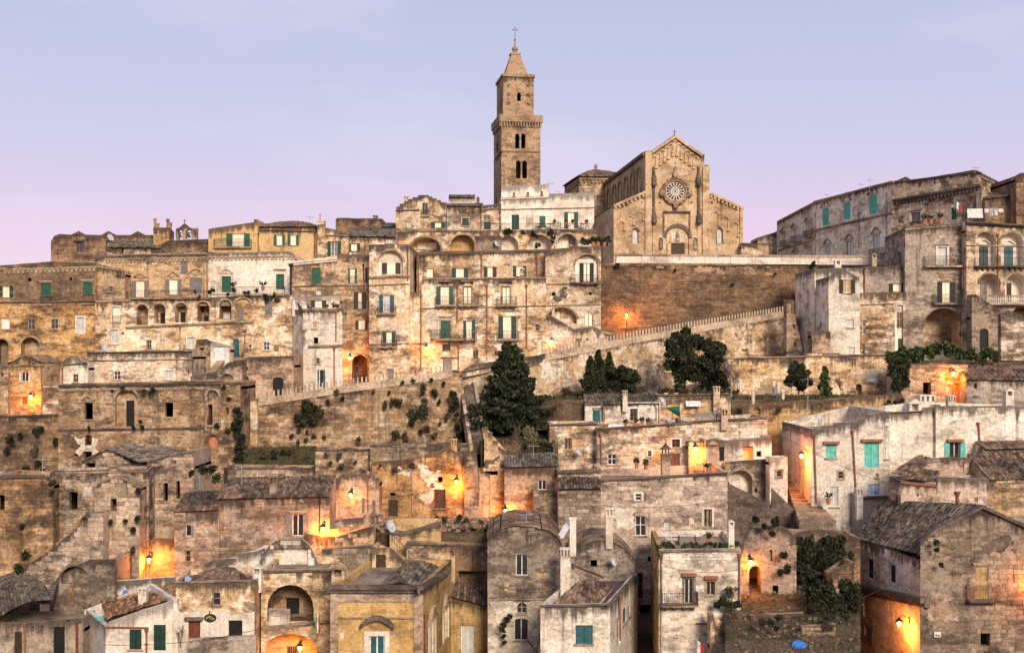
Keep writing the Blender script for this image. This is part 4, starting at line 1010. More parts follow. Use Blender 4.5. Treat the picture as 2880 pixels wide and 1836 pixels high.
for u in (1838, 1964): bx(u - 3, u + 3, 470, 620, 0, .3, 'pilaster', 'darktrim'); bx(u - 3, u + 3, 620, 800, 0, .18, 'pilaster')
for u in (1729, 2084): bx(u - 4, u + 4, 590, 800, 0, .3, 'pilaster')
for u, v in ((1838, 620), (1964, 622), (1838, 515), (1963, 515)):     # figures carried by the pilasters
    c = pl.at(*S(u, v), .5); q = MB(); q.lathe(c, [(.3, -.6), (.5, -.2), (.35, 0), (.4, .5), (.28, 1.1), (.16, 1.25), (.22, 1.5), (.1, 1.75)], 8); q.build('carved_figure', 'darktrim', CA, smooth=True)
# rose window
rc, rz = S(1898, 539); R = 36 / FPX * 193
ro = MB(); n = 48
def ring(mb, r0, r1, o0, o1):
    for i in range(n):
        a, b = 2 * math.pi * i / n, 2 * math.pi * (i + 1) / n
        mb.hexa([pl.at(rc + r * math.cos(w), rz + r * math.sin(w), o) for o in (o0, o1) for r, w in ((r0, a), (r0, b), (r1, b), (r1, a))])
ring(ro, R * .80, R, .02, .5); ring(ro, R * .76, R * .82, .02, .3); RO = ro.build('rose_window', 'tower', CA)
g = MB(); g.add([pl.at(rc + R * .78 * math.cos(2 * math.pi * i / n), rz + R * .78 * math.sin(2 * math.pi * i / n), .03) for i in range(n)], [tuple(range(n))]); g.build('pane', 'pane', RO)
w = MB(); ring(w, R * .26, R * .33, .05, .25); ring(w, R * .08, R * .12, .05, .25)
for i in range(16):
    a = 2 * math.pi * (i + .5) / 16; ca, sa = math.cos(a), math.sin(a)
    w.tube([pl.at(rc + ca * R * .32, rz + sa * R * .32, .15), pl.at(rc + ca * R * .66, rz + sa * R * .66, .15)], .085, 5)
    w.tube([pl.at(rc + ca * R * .11, rz + sa * R * .11, .15), pl.at(rc + ca * R * .27, rz + sa * R * .27, .15)], .06, 4)
    pts = []
    for j in range(7):      # small arch between two spokes
        b = a + 2 * math.pi / 16 * j / 6; rr = R * (.66 + .085 * math.sin(math.pi * j / 6)); pts.append(pl.at(rc + math.cos(b) * rr, rz + math.sin(b) * rr, .15))
    w.tube(pts, .08, 4)
w.build('tracery', 'pale', RO)
for k in range(36):
    a = 2 * math.pi * k / 36; q = MB(); q.pbox(pl, rc + math.cos(a) * R * 1.0 - .13, rc + math.cos(a) * R + .13, rz + math.sin(a) * R - .13, rz + math.sin(a) * R + .13, .05, .62); q.build('carved_boss', 'darktrim' if k % 2 else 'tower', RO)
for du, dv, hgt in ((0, -46, 1.4), (-38, 6, 1.0), (40, 6, 1.0), (0, 42, .9)):
    c = pl.at(*S(1898 + du, 539 + dv), .4); q = MB(); q.lathe(c, [(.3, -hgt * .5), (.45, -.1), (.35, hgt * .3), (.2, hgt * .55), (.24, hgt * .75), (.08, hgt)], 8); q.build('carved_figure', 'tower', CA, smooth=True)
# hanging blind arches: gable and aisles
def hang(pts, wd, drop, base):
    """pts: pixel crown of each little arch; an arch band with a hanging strip on one side"""
    for (u, v) in pts:
        m = MB(); s, z = S(u, v); hw_ = wd / 2; prev = None
        for i in range(9):
            a = math.pi * i / 8; x, zz = s - hw_ * math.cos(a), z - hw_ + hw_ * math.sin(a)
            if prev: m.hexa([pl.at(xx, zq + dz, o) for o in (0, .22) for xx, zq, dz in ((prev[0], prev[1], 0), (x, zz, 0), (x, zz, .24), (prev[0], prev[1], .24))])
            prev = (x, zz)
        e = s + hw_ * base; m.pbox(pl, e - .13, e + .13, z - drop, z - hw_, 0, .22); m.pbox(pl, e - .24, e + .24, z - drop - .3, z - drop, 0, .34)
        m.build('hanging_arch', 'cathedral', CA)
gp = []
for k in range(-5, 6): gp.append((1898 + k * 11.6, 398 + abs(k) * (8.6 if k < 0 else 8.9)))
hang([p for p in gp if p[0] < 1898], .62, 1.55, 1); hang([p for p in gp if p[0] >= 1898], .62, 1.55, -1)
hang([(1746, 624), (1772, 609), (1799, 597), (1825, 582)], 1.15, 1.05, 1); hang([(1981, 583), (2011, 597), (2038, 611), (2066, 627)], 1.15, 1.9, 1)
# portal
D1_ = bx(1888, 1924, 683, 800, -.30, -.12, 'door', 'woodbrown'); bx(1888, 1924, 652, 683, -.33, -.15, 'lunette', 'pale')
for u in (1882, 1930): bx(u - 5, u + 5, 683, 800, -.3, .05, 'door_jamb')
bx(1884, 1928, 678, 684, -.3, .1, 'lintel'); bx(1865, 1940, 594, 599, 0, .45, 'ledge', 'darktrim')
for u in (1866, 1939): bx(u - 2, u + 2, 599, 668, 0, .2, 'panel_moulding', 'darktrim')
for u, v in ((1858, 702), (1955, 702), (1906, 680)):
    c = pl.at(*S(u, v), -.05); q = MB(); q.lathe(c, [(.32, 0), (.36, .3), (.26, .9), (.32, 1.1), (.12, 1.3), (.17, 1.5), (.06, 1.68)], 8); q.build('statue', 'trim', CA, smooth=True)
c = pl.at(*S(1898, 384), -.2); q = MB(); q.lathe(c, [(.22, 0), (.08, .3), (.1, .4)], 8); q.box(c + U(.65), .09, .09, .75); q.box(c + U(.78), .45, .08, .09); q.build('cross', 'iron', CA)
# blind arcade on the nave's flank
nv = Plane(1814, 192.53, 1814, 192.53 + 1e-3)
a0 = pl.at(*S(1814, 541)); side_d = CA.back.normalized(); sp_ = Plane.__new__(Plane); sp_.a = Vector((a0.x, a0.y, 0)) + side_d * 40; sp_.b = Vector((a0.x, a0.y, 0)); sp_.d = -side_d; sp_.L = 40; sp_.n = Vector((sp_.d.y, -sp_.d.x, 0)); sp_.ang = 0
z0n, z1n = S(1814, 541)[1], S(1814, 429)[1]
for k in range(7):
    s = 40 - 4 - k * 5.2; q = MB()
    for i in range(8):
        a, b = math.pi * i / 8, math.pi * (i + 1) / 8; rr = 1.7
        q.hexa([sp_.at(s - r_ * math.cos(w_), z0n + 3.0 + r_ * math.sin(w_), o) for o in (0, .25) for r_, w_ in ((rr, a), (rr, b), (rr - .35, b), (rr - .35, a))])
    for e in (-1.52, 1.52): q.pbox(sp_, s + e - .18, s + e + .18, z0n + .4, z0n + 3.0, 0, .25)
    q.build('blind_arch', 'tower', CA)
MB().pbox(sp_, 0, 40, z1n - .5, z1n + .05, -.1, .4).build('cornice', 'darktrim', CA)
CR = house('crossing_tower', 'low square stone lantern with a shallow pyramid tile roof behind the nave', 'building', 1629, 1768, 497, 640, (226, 227), 12, 'ochre', side=('L', 1588, 239), roof=('hip', 2.3, 3.9), roofmat='tile', tw=.4, st=(.4, .75), base=10,
  ex=[('corn', 1629, 500, 1768, 503, dict(teeth=.7, h=.45, proj=.4, mat='tower')), ('corn', 1588, 534, 1629, 500, dict(teeth=.7, h=.45, proj=.4, mat='tower', side=1))])
c = (CR.pl.a + CR.pl.b) / 2 + CR.back * .5 + U(CR.pl.sz(1700, 497)[1] + 2.1); q = MB(); q.lathe(c, [(.4, 0), (.22, .4), (.4, .75), (.22, 1.05), (.05, 1.25)], 8); q.build('finial', 'tower', CR, smooth=True)
house('sacristy_wall', 'plain low cream wall joined to the flank of the cathedral front', 'wall', 2086, 2162, [(2086, 683), (2160, 685)], 740, 192, 3, 'cream', st=None, base=10.5)
# ------------------------------------------------------------------ palaces beside the square
house('gable_house', 'small pinkish gabled house at the far end of the palace row', CH, 2131, 2190, [(2131, 668), (2190, 650)], 740, 203, 6, 'pink', st=None, base=10.5)
q1 = house('palazzo', 'pale palazzo with three hooded balcony windows and a long sloping cornice line', 'palazzo', 2185, 2289, [(2185, 622), (2289, 567)], 740, (201, 190), 10, 'white',
  [('p', 2198, 656, 2209, 690, None, dict(hood='curve', frame='trim', bal=(2190, 2213, 676, 690, dict(proj=.7)))), ('p', 2229, 643, 2240, 676, None, dict(hood='curve', frame='trim', bal=(2221, 2246, 663, 679, dict(proj=.7)))), ('p', 2266, 627, 2277, 662, None, dict(hood='curve', frame='trim', bal=(2257, 2285, 648, 664, dict(proj=.7)))),
   ('p', 2232, 712, 2244, 735, None, dict(hood='curve')), ('p', 2266, 700, 2278, 730, None, dict(hood='curve'))],
  st=None, base=9, ex=[('corn', 2185, 622, 2289, 567, dict(h=.3, proj=.4, mat='trim')), ('corn', 2187, 703, 2289, 672, dict(h=.2))])
q2 = house('palazzo', 'ochre palazzo with turquoise upper shutters and shaped hoods over the lower windows', 'palazzo', 2287, 2509, [(2287, 566), (2509, 508)], 740, (190, 168), 12, 'white',
  [('s', 2313, 586, 2331, 634, 'turq', dict(hood='curve')), ('s', 2373, 569, 2392, 617, 'turq', dict(hood='curve')), ('s', 2445, 550, 2467, 602, 'turq', dict(hood='curve')),
   ('p', 2320, 690, 2336, 730, None, dict(hood='curve', frame='turq')), ('p', 2381, 678, 2398, 724, None, dict(hood='curve', frame='woodbrown')), ('p', 2455, 661, 2475, 711, None, dict(hood='curve', frame='turq', bal=(2440, 2500, 697, 714, dict(proj=1.0))))],
  st=(.35, .25), base=8, ex=[('corn', 2287, 566, 2509, 508, dict(h=.35, proj=.4, mat='trim')), ('corn', 2287, 646, 2509, 595, dict(h=.3, proj=.3)), ('pipe', 2292, 600, 715, dict(mat='trim')), ('pipe', 2415, 600, 700, dict(mat='trim')), ('pipe', 2492, 545, 690, dict(mat='trim'))])
q3 = house('palazzo', 'brown palazzo with a toothed cornice and tall parapet beside the roof terrace', 'palazzo', 2507, 2755, [(2507, 508), (2522, 508), (2547, 497), (2562, 508), (2739, 478), (2755, 484)], 700, (168, 154), 12, 'cream',
  [('s', 2563, 597, 2590, 622, 'shutgrey', dict(sur='pale', hood='flat', sw=.3)), ('d', 2674, 584, 2690, 618, 'green'), ('v', 2580, 512, 2592, 526)], side=('R', 2864, 172), st=(.35, .6), base=6,
  ex=[('corn', 2507, 561, 2755, 517, dict(h=.5, proj=.5, teeth=.6, mat='darktrim')), ('corn', 2510, 512, 2740, 482, dict(h=.25, proj=.2, mat='darktrim')), ('chim', 2753, 2768, 539, 580, dict(kind='plain', back=-2, mat='trim'))])
house('brown_house', 'brown stone house end rising past the laundry terrace', CH, 2858, 2930, [(2858, 494), (2870, 487), (2930, 482)], 640, 148, 8, 'brown', st=(.34, .8))
house('tiled_shed', 'low tiled lean-to shed behind the laundry line', 'building', 2770, 2866, [(2770, 560), (2866, 548)], 640, 150, 6, 'brown', roof=('mono', 4, .9), roofmat='tile', st=(.3, .5))
# ================================================================== upper street: big facades
L2 = house('palazzo', 'ochre palazzo with pink shaped window hoods above an arcaded terrace', 'palazzo', 297, 580, [(297, 719), (580, 712)], 850, 144, 9, 'ochre',
  [('o', 370, 790, 418, 836, 'shutgrey', dict(fr=.5, hood='curve', hz=.4, hm='pink')), ('o', 464, 786, 511, 828, 'shutgrey', dict(fr=.5, hood='curve', hz=.4, hm='pink')), ('s', 534, 781, 568, 824, 'shutgrey', dict(hood='curve', hz=.4, hm='pink')),
   ('s', 509, 723, 528, 771, 'shutgrey'), ('g', 305, 806, 317, 820)], st=(.32, .6), ex=[('corn', 297, 728, 580, 722, dict(teeth=.45, h=.25)), ('pipe', 573, 730, 836, dict(mat='trim')), ('corn', 300, 716, 580, 710, dict(h=.2))])
L2b = house('plaster_house', 'cream plastered house with a white shaped hood over its green door and a potted terrace', CH, 578, 828, [(578, 712), (815, 707), (828, 716)], 850, 144.5, 9, 'white',
  [('d', 624, 777, 650, 822, 'green', dict(hood='curve', hz=.35, hm='pale', sur='pale', sw=.2)), ('d', 776, 771, 799, 814, 'green', dict(hood='flat', hz=.5))], st=(.3, .15), ex=[('corn', 578, 722, 826, 718, dict(h=.2, teeth=.45)), ('pipe', 584, 730, 836, dict(mat='trim'))])
house('stone_house', 'low ochre stone wing with one small window beside the pink-hooded palazzo', CH, 270, 350, [(270, 746), (345, 757), (350, 760)], 845, 141.5, 4, 'ochre', [('g', 305, 806, 317, 820, None, dict(sill=True))], st=(.32, .55), ex=[('corn', 270, 748, 348, 759, dict(h=.18))])
AR = house('arcade_house', 'weathered cream arcade of five round arches under a railed terrace', CH, 268, 822, [(268, 842), (366, 840), (590, 836), (790, 826), (822, 830)], 990, 139, 5.5, 'cream',
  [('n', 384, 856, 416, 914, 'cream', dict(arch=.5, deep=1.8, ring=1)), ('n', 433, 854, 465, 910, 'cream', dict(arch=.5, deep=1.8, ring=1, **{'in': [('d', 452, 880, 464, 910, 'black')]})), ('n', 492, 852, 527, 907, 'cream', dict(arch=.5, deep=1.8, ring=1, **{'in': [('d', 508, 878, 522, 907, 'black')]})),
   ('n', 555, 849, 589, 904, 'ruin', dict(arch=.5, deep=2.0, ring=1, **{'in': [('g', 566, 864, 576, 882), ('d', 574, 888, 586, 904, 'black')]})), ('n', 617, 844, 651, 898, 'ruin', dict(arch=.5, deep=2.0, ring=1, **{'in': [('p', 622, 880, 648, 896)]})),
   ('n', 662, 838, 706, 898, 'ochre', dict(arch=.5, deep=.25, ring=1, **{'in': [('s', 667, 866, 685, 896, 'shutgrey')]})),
   ('c', 317, 863, 337, 905, None, dict(sur='pale', bal=(315, 339, 888, 906, dict(proj=.2)))), ('p', 311, 927, 332, 968, None, dict(sur='pale')), ('g', 287, 866, 293, 876), ('v', 341, 934, 348, 940), ('g', 412, 956, 426, 980), ('p', 528, 949, 545, 981, None, dict(sur='pale')),
   ('d', 655, 953, 673, 1004, 'teal', dict(arch=.4, bal=(645, 680, 991, 1010, dict(proj=.6)))), ('g', 741, 962, 758, 985, None, dict(frame='paint')), ('v', 701, 970, 707, 976), ('n', 770, 970, 784, 988, 'ochre', dict(deep=.12)), ('s', 745, 847, 766, 888, 'shutgrey', dict(sill=True))],
  st=(.32, .55), ex=[('corn', 268, 846, 366, 842, dict(h=.2)), ('corn', 352, 917, 712, 901, dict(h=.3, proj=.35)), ('bal', 366, 592, 816, 838, dict(proj=.35)), ('bal', 592, 800, 806, 828, dict(proj=.35)), ('pipe', 506, 921, 982, dict(mat='trim')), ('pipe', 690, 928, 1000, 686, dict(mat='rust'))])
house('porch', 'whitewashed porch with double white doors at the head of a short stair', 'building', 592, 645, [(592, 968), (600, 960), (645, 972)], 1020, 136.5, 2.5, 'pale', [('d', 597, 975, 641, 1014, 'paint')], st=None, base=-4)
house('porch', 'little stone hutch with a dark square hatch under a tiled cap', 'building', 552, 592, [(552, 955), (580, 953), (592, 960)], 1010, 137, 2, 'ruin', [('v', 560, 966, 574, 984)], st=(.3, .7), base=-4)
house('stone_house', 'cream stone house with two small square windows above the ruined palace', CH, 244, 540, [(244, 988), (275, 991), (400, 986), (480, 984), (540, 988)], 1085, 131, 6, 'cream',
  [('g', 320, 1044, 338, 1068, None, dict(frame='paint')), ('p', 463, 1042, 482, 1068), ('n', 262, 1022, 282, 1071, 'pale', dict(arch=.5, deep=.15)), ('v', 553 - 25, 1040, 536, 1052)], st=(.32, .5), ex=[('corn', 245, 1013, 535, 1008, dict(h=.12)), ('corn', 244, 990, 540, 987, dict(h=.14, mat='darktrim'))])
house('plaster_house', 'whitewashed house with a curved blind arch and one small dark window', CH, 171, 246, [(171, 1022), (185, 1008), (200, 1001), (220, 1005), (235, 1016), (246, 1018)], 1090, 129, 5, 'white', [('g', 205, 1052, 220, 1075)], st=(.3, .12), ex=[('corn', 171, 1024, 244, 1020, dict(h=.15, mat='darktrim')), ('pipe', 173, 1025, 1080, dict(mat='darktrim'))])
house('plaster_house', 'pinkish grey plastered house with a slim green door under an oval light', CH, 119, 173, [(119, 1020), (140, 1012), (173, 1018)], 1090, 128.5, 5, 'pink', [('d', 128, 1046, 135, 1082, 'green'), ('v', 131, 1040, 139, 1046, None, dict(arch=.5))], st=None)
LH = house('gabled_house', 'ochre stone house with a low pediment and red downpipes, lit by a lamp', CH, 22, 122, [(22, 1024), (72, 1001), (122, 1022)], 1170, 124, 6, 'ochre',
  [('o', 55, 1047, 85, 1073, 'paint', dict(fr=.7, pane='pane')), ('s', 63, 1115, 78, 1137, 'red', dict(sill=True))], roof='ext', roofmat='tile', st=(.32, .7), ex=[('pipe', 26, 1030, 1165, {}), ('pipe', 117, 1028, 1165, {}), ('corn', 22, 1027, 122, 1024, dict(h=.2)), ('corn', 25, 1103, 120, 1102, dict(h=.1))])
lamp(86, 1116, LH.pl, 'lit lamp on the gabled ochre house with red downpipes', 130)
house('stone_house', 'narrow blank stone wall beside the red downpipe', CH, -25, 24, [(-25, 1020), (24, 1028)], 1170, 124.4, 6, 'ochre', [('v', 2, 1050, 10, 1060)], st=(.32, .8))
house('stone_house', 'narrow stone infill between the lamp-lit gable house and the ruined palace', CH, 120, 172, [(120, 1082), (172, 1083)], 1170, 123, 5, 'cream', [('v', 128, 1140, 132, 1146)], st=(.33, .8))
house('retaining_wall', 'dark mossy stone terrace wall below the lamp-lit gable house', 'wall', -30, 168, [(-30, 1168), (168, 1164)], 1330, 120.5, 4, 'brown', [], st=(.4, .85), ex=[('corn', -30, 1168, 168, 1164, dict(h=.2, mat='darktrim'))])
CP = house('ruined_palace', 'roofless stone palace with empty black windows and a tall broken arch', 'ruin', 164, 580, [(164, 1082), (240, 1077), (300, 1080), (420, 1076), (580, 1072)], 1300, 117.5, 8, 'ruin',
  [('v', 237, 1132, 261, 1179, None, dict(hood='curve', sill=True)), ('n', 324, 1095, 389, 1200, 'ruin', dict(arch=.5, deep=.5, ring=1, **{'in': [('d', 356, 1126, 378, 1198, 'black')]})), ('v', 464, 1132, 487, 1172, None, dict(hood='curve', sill=True)),  # black door panel inside the arch stands in for a dark empty void
   ('v', 240, 1223, 257, 1250), ('v', 236, 1269, 258, 1290), ('v', 209, 1276, 218, 1283), ('v', 339, 1250, 369, 1263, None, dict(arch=.3))],
  st=(.36, .72), ex=[('corn', 164, 1094, 580, 1088, dict(h=.25)), ('corn', 164, 1206, 580, 1200, dict(h=.25, mat='darktrim')), ('corn', 164, 1082, 580, 1074, dict(h=.2, mat='darktrim'))], ni=200)
house('ruined_palace', 'tall ruined stone wing with an arched recess over an empty door', 'ruin', 576, 676, [(576, 1072), (640, 1074), (676, 1074)], 1340, 117, 7, 'ruin',
  [('n', 581, 1097, 615, 1134, 'ruin', dict(arch=.5, deep=.4, ring=1)), ('v', 584, 1137, 597, 1195, None, dict(bal=(582, 620, 1180, 1196, dict(proj=.3)))), ('v', 637, 1146, 643, 1165), ('n', 586, 1223, 613, 1262, 'terracotta', dict(arch=.5, deep=.4))], st=(.36, .8), ex=[('corn', 576, 1076, 676, 1076, dict(h=.2, mat='darktrim'))])
# between the arcade and the white tower house
house('stair_house', 'brown weathered house with an arched iron gate beside the climbing street', CH, 672, 826, [(672, 1015), (700, 1003), (826, 1000)], 1130, 132, 5, 'pink',
  [('d', 767, 1060, 797, 1116, 'black', dict(arch=.3)), ('v', 690, 1032, 698, 1042), ('n', 622 + 55, 1055, 700, 1082, 'brown', dict(arch=.5, deep=.4)), ('v', 708, 1082, 716, 1090)], st=(.33, .6), ex=[('pipe', 679, 1010, 1110, dict(mat='trim'))])
house('stair_house', 'low ruined stone lean-to at the foot of the short stair', 'building', 536, 680, [(536, 1058), (620, 1040), (640, 1020), (680, 1012)], 1080, 129.5, 4, 'ruin', [('n', 620, 1052, 656, 1082, 'brown', dict(arch=.4, deep=1.0))], st=(.33, .7))
B1 = house('ochre_house', 'tall ochre house with green shutters and a vaulted passage lit by a lamp', CH, 815, 1041, [(815, 740), (948, 730), (948, 715), (1041, 718)], 1092, 140, 10, 'ochre',
  [('s', 878, 753, 902, 798, 'green', dict(sur='ochre', sill=True)), ('o', 979, 755, 1004, 797, 'green', dict(fr=.56, bal=(980, 1003, 776, 797, dict(proj=.1)))), ('o', 1027, 753, 1050, 795, 'woodbrown'), ('p', 889, 816, 903, 829), ('o', 995, 822, 1030, 869, 'woodbrown', dict(fr=.3, bal=(1005, 1020, 848, 869, dict(proj=.1)))),
   ('n', 990, 884, 1040, 932, 'ochre', dict(arch=.5, deep=.12, **{'in': [('o', 1000, 902, 1036, 926, 'woodbrown', dict(fr=.5))]})), ('n', 990, 998, 1035, 1092, 'brown', dict(arch=.5, deep=3.0, ring='ochre', **{'in': [('g', 993, 1030, 1008, 1046)]}))],
  st=(.32, .5), ex=[('corn', 818, 734, 948, 722, dict(h=.5, proj=.3, mat='pale')), ('corn', 820, 803, 1038, 800, dict(h=.14)), ('pipe', 818, 745, 950, 817, dict(mat='iron', r=.14)), ('pipe', 1022, 745, 812, 1024, dict(mat='iron', r=.05))])
lamp(983, 1007, B1.pl, 'lit lamp beside the vaulted passage of the ochre house', 110)
house('tower_house', 'projecting whitish stone house with planted ledges and a green door', CH, 853, 963, [(853, 868), (963, 866)], 1095, 135, 4.5, 'white',
  [('p', 878, 906, 891, 924, None, dict(pane='ochre')), ('v', 882, 949, 895, 966), ('g', 888, 1007, 899, 1023), ('o', 893, 1040, 915, 1090, 'green', dict(fr=.6, pane='pane'))], side=('L', 822, 139.6), st=(.32, .45),
  ex=[('corn', 850, 868, 965, 866, dict(h=.3, proj=.3)), ('corn', 866, 970, 962, 968, dict(h=.3, proj=.4)), ('pipe', 945, 875, 960, dict(mat='rust')), ('pipe', 940, 980, 1085, dict(mat='rust')), ('pipe', 855, 930, 972, dict(mat='trim', r=.12))])
house('roof_room', 'small white roof room with brown shutters set back over the planted ledge', 'building', 822, 955, [(822, 834), (955, 832)], 870, 138.5, 3, 'pale', [('o', 874, 845, 918, 865, 'woodbrown', dict(fr=.45)), ('v', 836, 853, 841, 860)], st=None, base=Z(890, 138))
P1 = house('palazzo_tower', 'tall cream corner block with a white arched niche above stacked balconies', CH, 1038, 1152, [(1038, 688), (1150, 687), (1152, 690)], 1075, 137, 8, 'cream',
  [('n', 1063, 705, 1133, 771, 'pale', dict(arch=.45, deep=.6, ring=1, **{'in': [('o', 1074, 740, 1127, 771, 'woodbrown', dict(fr=.44)), ]})), ('o', 1066, 830, 1109, 878, 'teal', dict(fr=.46, pane='panepale', bal=(1061, 1113, 858, 881, dict(proj=.7)))), ('o', 1077, 933, 1112, 972, 'dkgreen', dict(fr=.46, bal=(1072, 1116, 955, 975, dict(proj=.6, brk=2)))),
   ('d', 1088, 1037, 1107, 1075, 'shutgrey')], side=('R', 1176, 147), st=(.32, .5), ex=[('corn', 1038, 776, 1152, 772, dict(h=.3, proj=.35)), ('corn', 1038, 801, 1150, 796, dict(h=.12)), ('corn', 1038, 966, 1150, 963, dict(h=.14)), ('pipe', 1147, 695, 790, dict(mat='darktrim'))])
P2u = house('palazzo', 'set-back upper storey of the long palazzo with small cream-paned windows', 'palazzo', 1172, 1606, [(1172, 708), (1334, 706), (1487, 702), (1560, 700), (1606, 696)], 800, 141.5, 9, 'cream',
  [('c', 1200, 755, 1218, 781), ('o', 1271, 754, 1317, 780, 'dkgreen', dict(fr=.5)), ('o', 1361, 751, 1397, 779, 'woodbrown', dict(fr=.42)), ('o', 1443, 748, 1481, 777, 'dkgreen', dict(fr=.5)), ('c', 1545, 748, 1566, 775, None, dict(frame='woodbrown', sill=True, pane='yellow'))],
  st=(.3, .45), ex=[('corn', 1172, 712, 1606, 700, dict(h=.3, mat='darktrim')), ('pipe', 1177, 712, 830, {}), ('pipe', 1354, 714, 778, {}), ('pipe', 1510, 725, 790, {}), ('chim', 1462, 1474, 755, 785, dict(kind='slots', back=-2))])
P2 = house('palazzo', 'long cream palazzo front with iron balconies, open shutters and rust-red downpipes', 'palazzo', 1152, 1536, [(1152, 822), (1186, 822), (1186, 782), (1536, 780)], 1075, 137.5, 5, 'cream',
  [('o', 1227, 806, 1276, 857, 'green', dict(fr=.5, hood='tile', hz=.55, bal=(1224, 1280, 833, 858, dict(proj=.8, brk=3)))), ('c', 1303, 806, 1327, 855, None, dict(frame='woodbrown', sur='trim', hood='tile', hz=.55, bal=(1290, 1346, 834, 858, dict(proj=.8, brk=3)))), ('c', 1412, 806, 1435, 855, None, dict(frame='woodbrown', sur='trim', hood='tile', hz=.55, bal=(1398, 1454, 834, 858, dict(proj=.8, brk=3)))),
   ('s', 1240, 902, 1267, 951, 'green', dict(hood='flat', hz=.4, sur='trim')), ('o', 1303, 902, 1336, 951, 'dkgreen', dict(fr=.5, bal=(1211, 1341, 928, 954, dict(proj=.8, brk=0)))), ('o', 1402, 889, 1452, 951, 'dkgreen', dict(fr=.48, hood='flat', hz=.6, bal=(1399, 1461, 930, 954, dict(proj=.8, brk=2)))),
   ('g', 1244, 967, 1267, 985, None, dict(frame='woodbrown')), ('d', 1245, 1012, 1270, 1060, 'shutgrey', dict(hood='flat')), ('b', 1330, 984, 1345, 1010), ('d', 1417, 962, 1438, 1060, 'woodbrown'), ('g', 1505, 912, 1518, 930)],
  st=(.32, .42), ex=[('corn', 1186, 783, 1536, 780, dict(h=.15)), ('corn', 1186, 866, 1536, 858, dict(h=.12)), ('pipe', 1184, 832, 1040, {}), ('pipe', 1286, 803, 908, {}), ('pipe', 1289, 962, 1045, {}), ('pipe', 1369, 805, 995, {}), ('pipe', 1481, 803, 978, {}), ('corn', 1155, 966, 1205, 964, dict(h=.1))])
lamp(1198, 980, P2.pl, 'lit lamp under the long balcony of the cream palazzo', 75)
P3 = house('palazzo_wing', 'cream palazzo wing with a white arched balcony niche and a broad stair arch', CH, 1534, 1690, [(1534, 708), (1601, 696), (1601, 693), (1690, 692)], 1000, 139.5, 9, 'cream',
  [('n', 1618, 716, 1686, 795, 'pale', dict(arch=.45, deep=.5, ring=1, **{'in': [('o', 1630, 740, 1670, 793, 'black', dict(fr=.5, frame='woodbrown'))]})), ('n', 1537, 864, 1622, 925, 'cream', dict(arch=.4, deep=1.2, ring=1, **{'in': [('c', 1551, 874, 1576, 900, None, dict(frame='woodbrown'))]})), ('p', 1643, 877, 1667, 918, None, dict(arch=.5, frame='woodbrown', pane='curtain_skysheen')),
   ('g', 1540, 968, 1563, 1000, None, dict(frame='woodbrown')), ('d', 1620, 952, 1635, 985, 'shutgrey'), ('v', 1657, 822, 1664, 830), ('v', 1552, 822, 1562, 832), ('p', 1552, 912, 1560, 924)],
  st=(.32, .45), ex=[('bal', 1606, 1684, 773, 795, dict(proj=.7, mat='darktrim')), ('corn', 1536, 858, 1690, 854, dict(h=.14)), ('corn', 1534, 798, 1690, 796, dict(h=.1)), ('corn', 1512, 728, 1560, 704, dict(h=.15, mat='rust'))], )
house('stair_wall', 'sloping stone stair parapet climbing to the broad arch of the palazzo wing', 'wall', 1534, 1735, [(1534, 886), (1555, 890), (1612, 925), (1672, 918), (1705, 938), (1735, 940)], 1000, 137.8, 1.5, 'cream', [('d', 1618, 952, 1635, 990, 'shutgrey'), ('v', 1648, 952, 1655, 958)], st=(.32, .6), base=-2)
lamp(1552, 961, P3.pl.off(1.7), 'small dim lamp over the glazed door under the stair arch', 14, .3, dim=True)
# ------------------------------------------------------------------ retaining walls of the street and square
W3 = house('retaining_wall', 'huge dark brown ashlar retaining wall below the cathedral square', 'wall', 1686, 2300, [(1686, 741), (2300, 738)], 965, (151.5, 154), 1.0, 'wallbrown', [], st=(.42, .93), ni=300, backmat='wallbrown', warm=.6)
cornice(W3, W3.pl, 1686, 741, 2300, 738, h=.3, proj=.25, mat='trim')
PW = house('parapet_wall', 'pale stone parapet edging the cathedral square above the brown wall', 'wall', 1733, 2500, [(1733, 720), (2500, 717)], 742, (151.3, 154.5), .5, 'pale', [], st=None, base=Z(741, 152))
for k in range(22):
    u = 1735 + k * 35.5; s0, z1 = PW.pl.sz(u, 721); s1, z0 = PW.pl.sz(u + 33.5, 740); q = MB(); q.pbox(PW.pl, s0, s1, z0, z1, 0, .03, rn(.4, .6)); q.build('panel', 'pale', PW)
q = MB(); q.pbox(PW.pl, 0, PW.pl.L, PW.pl.sz(2000, 721)[1] - .02, PW.pl.sz(2000, 716)[1], -.55, .12); q.build('coping', 'trim', PW)
lamp(1762, 886, 150.4, 'lit lamp on a post against the brown retaining wall', 260, kind=945)
W1 = house('retaining_wall', 'high block-built retaining wall carrying the climbing street', 'wall', 676, 1300, [(676, 1126), (727, 1122), (1000, 1080), (1180, 1056), (1280, 1040), (1300, 1046)], 1275, 122, 1.0, 'ruin', [], st=(.43, .9), ni=300, backmat='ruin', smat='ruin', warm=.4)
pl = W1.pl
MB().pbox(pl, pl.sz(678, 1130)[0], pl.sz(727, 1130)[0], pl.sz(700, 1275)[1] - 2, pl.sz(700, 1126)[1], 0, .5).build('buttress', 'cream', W1)
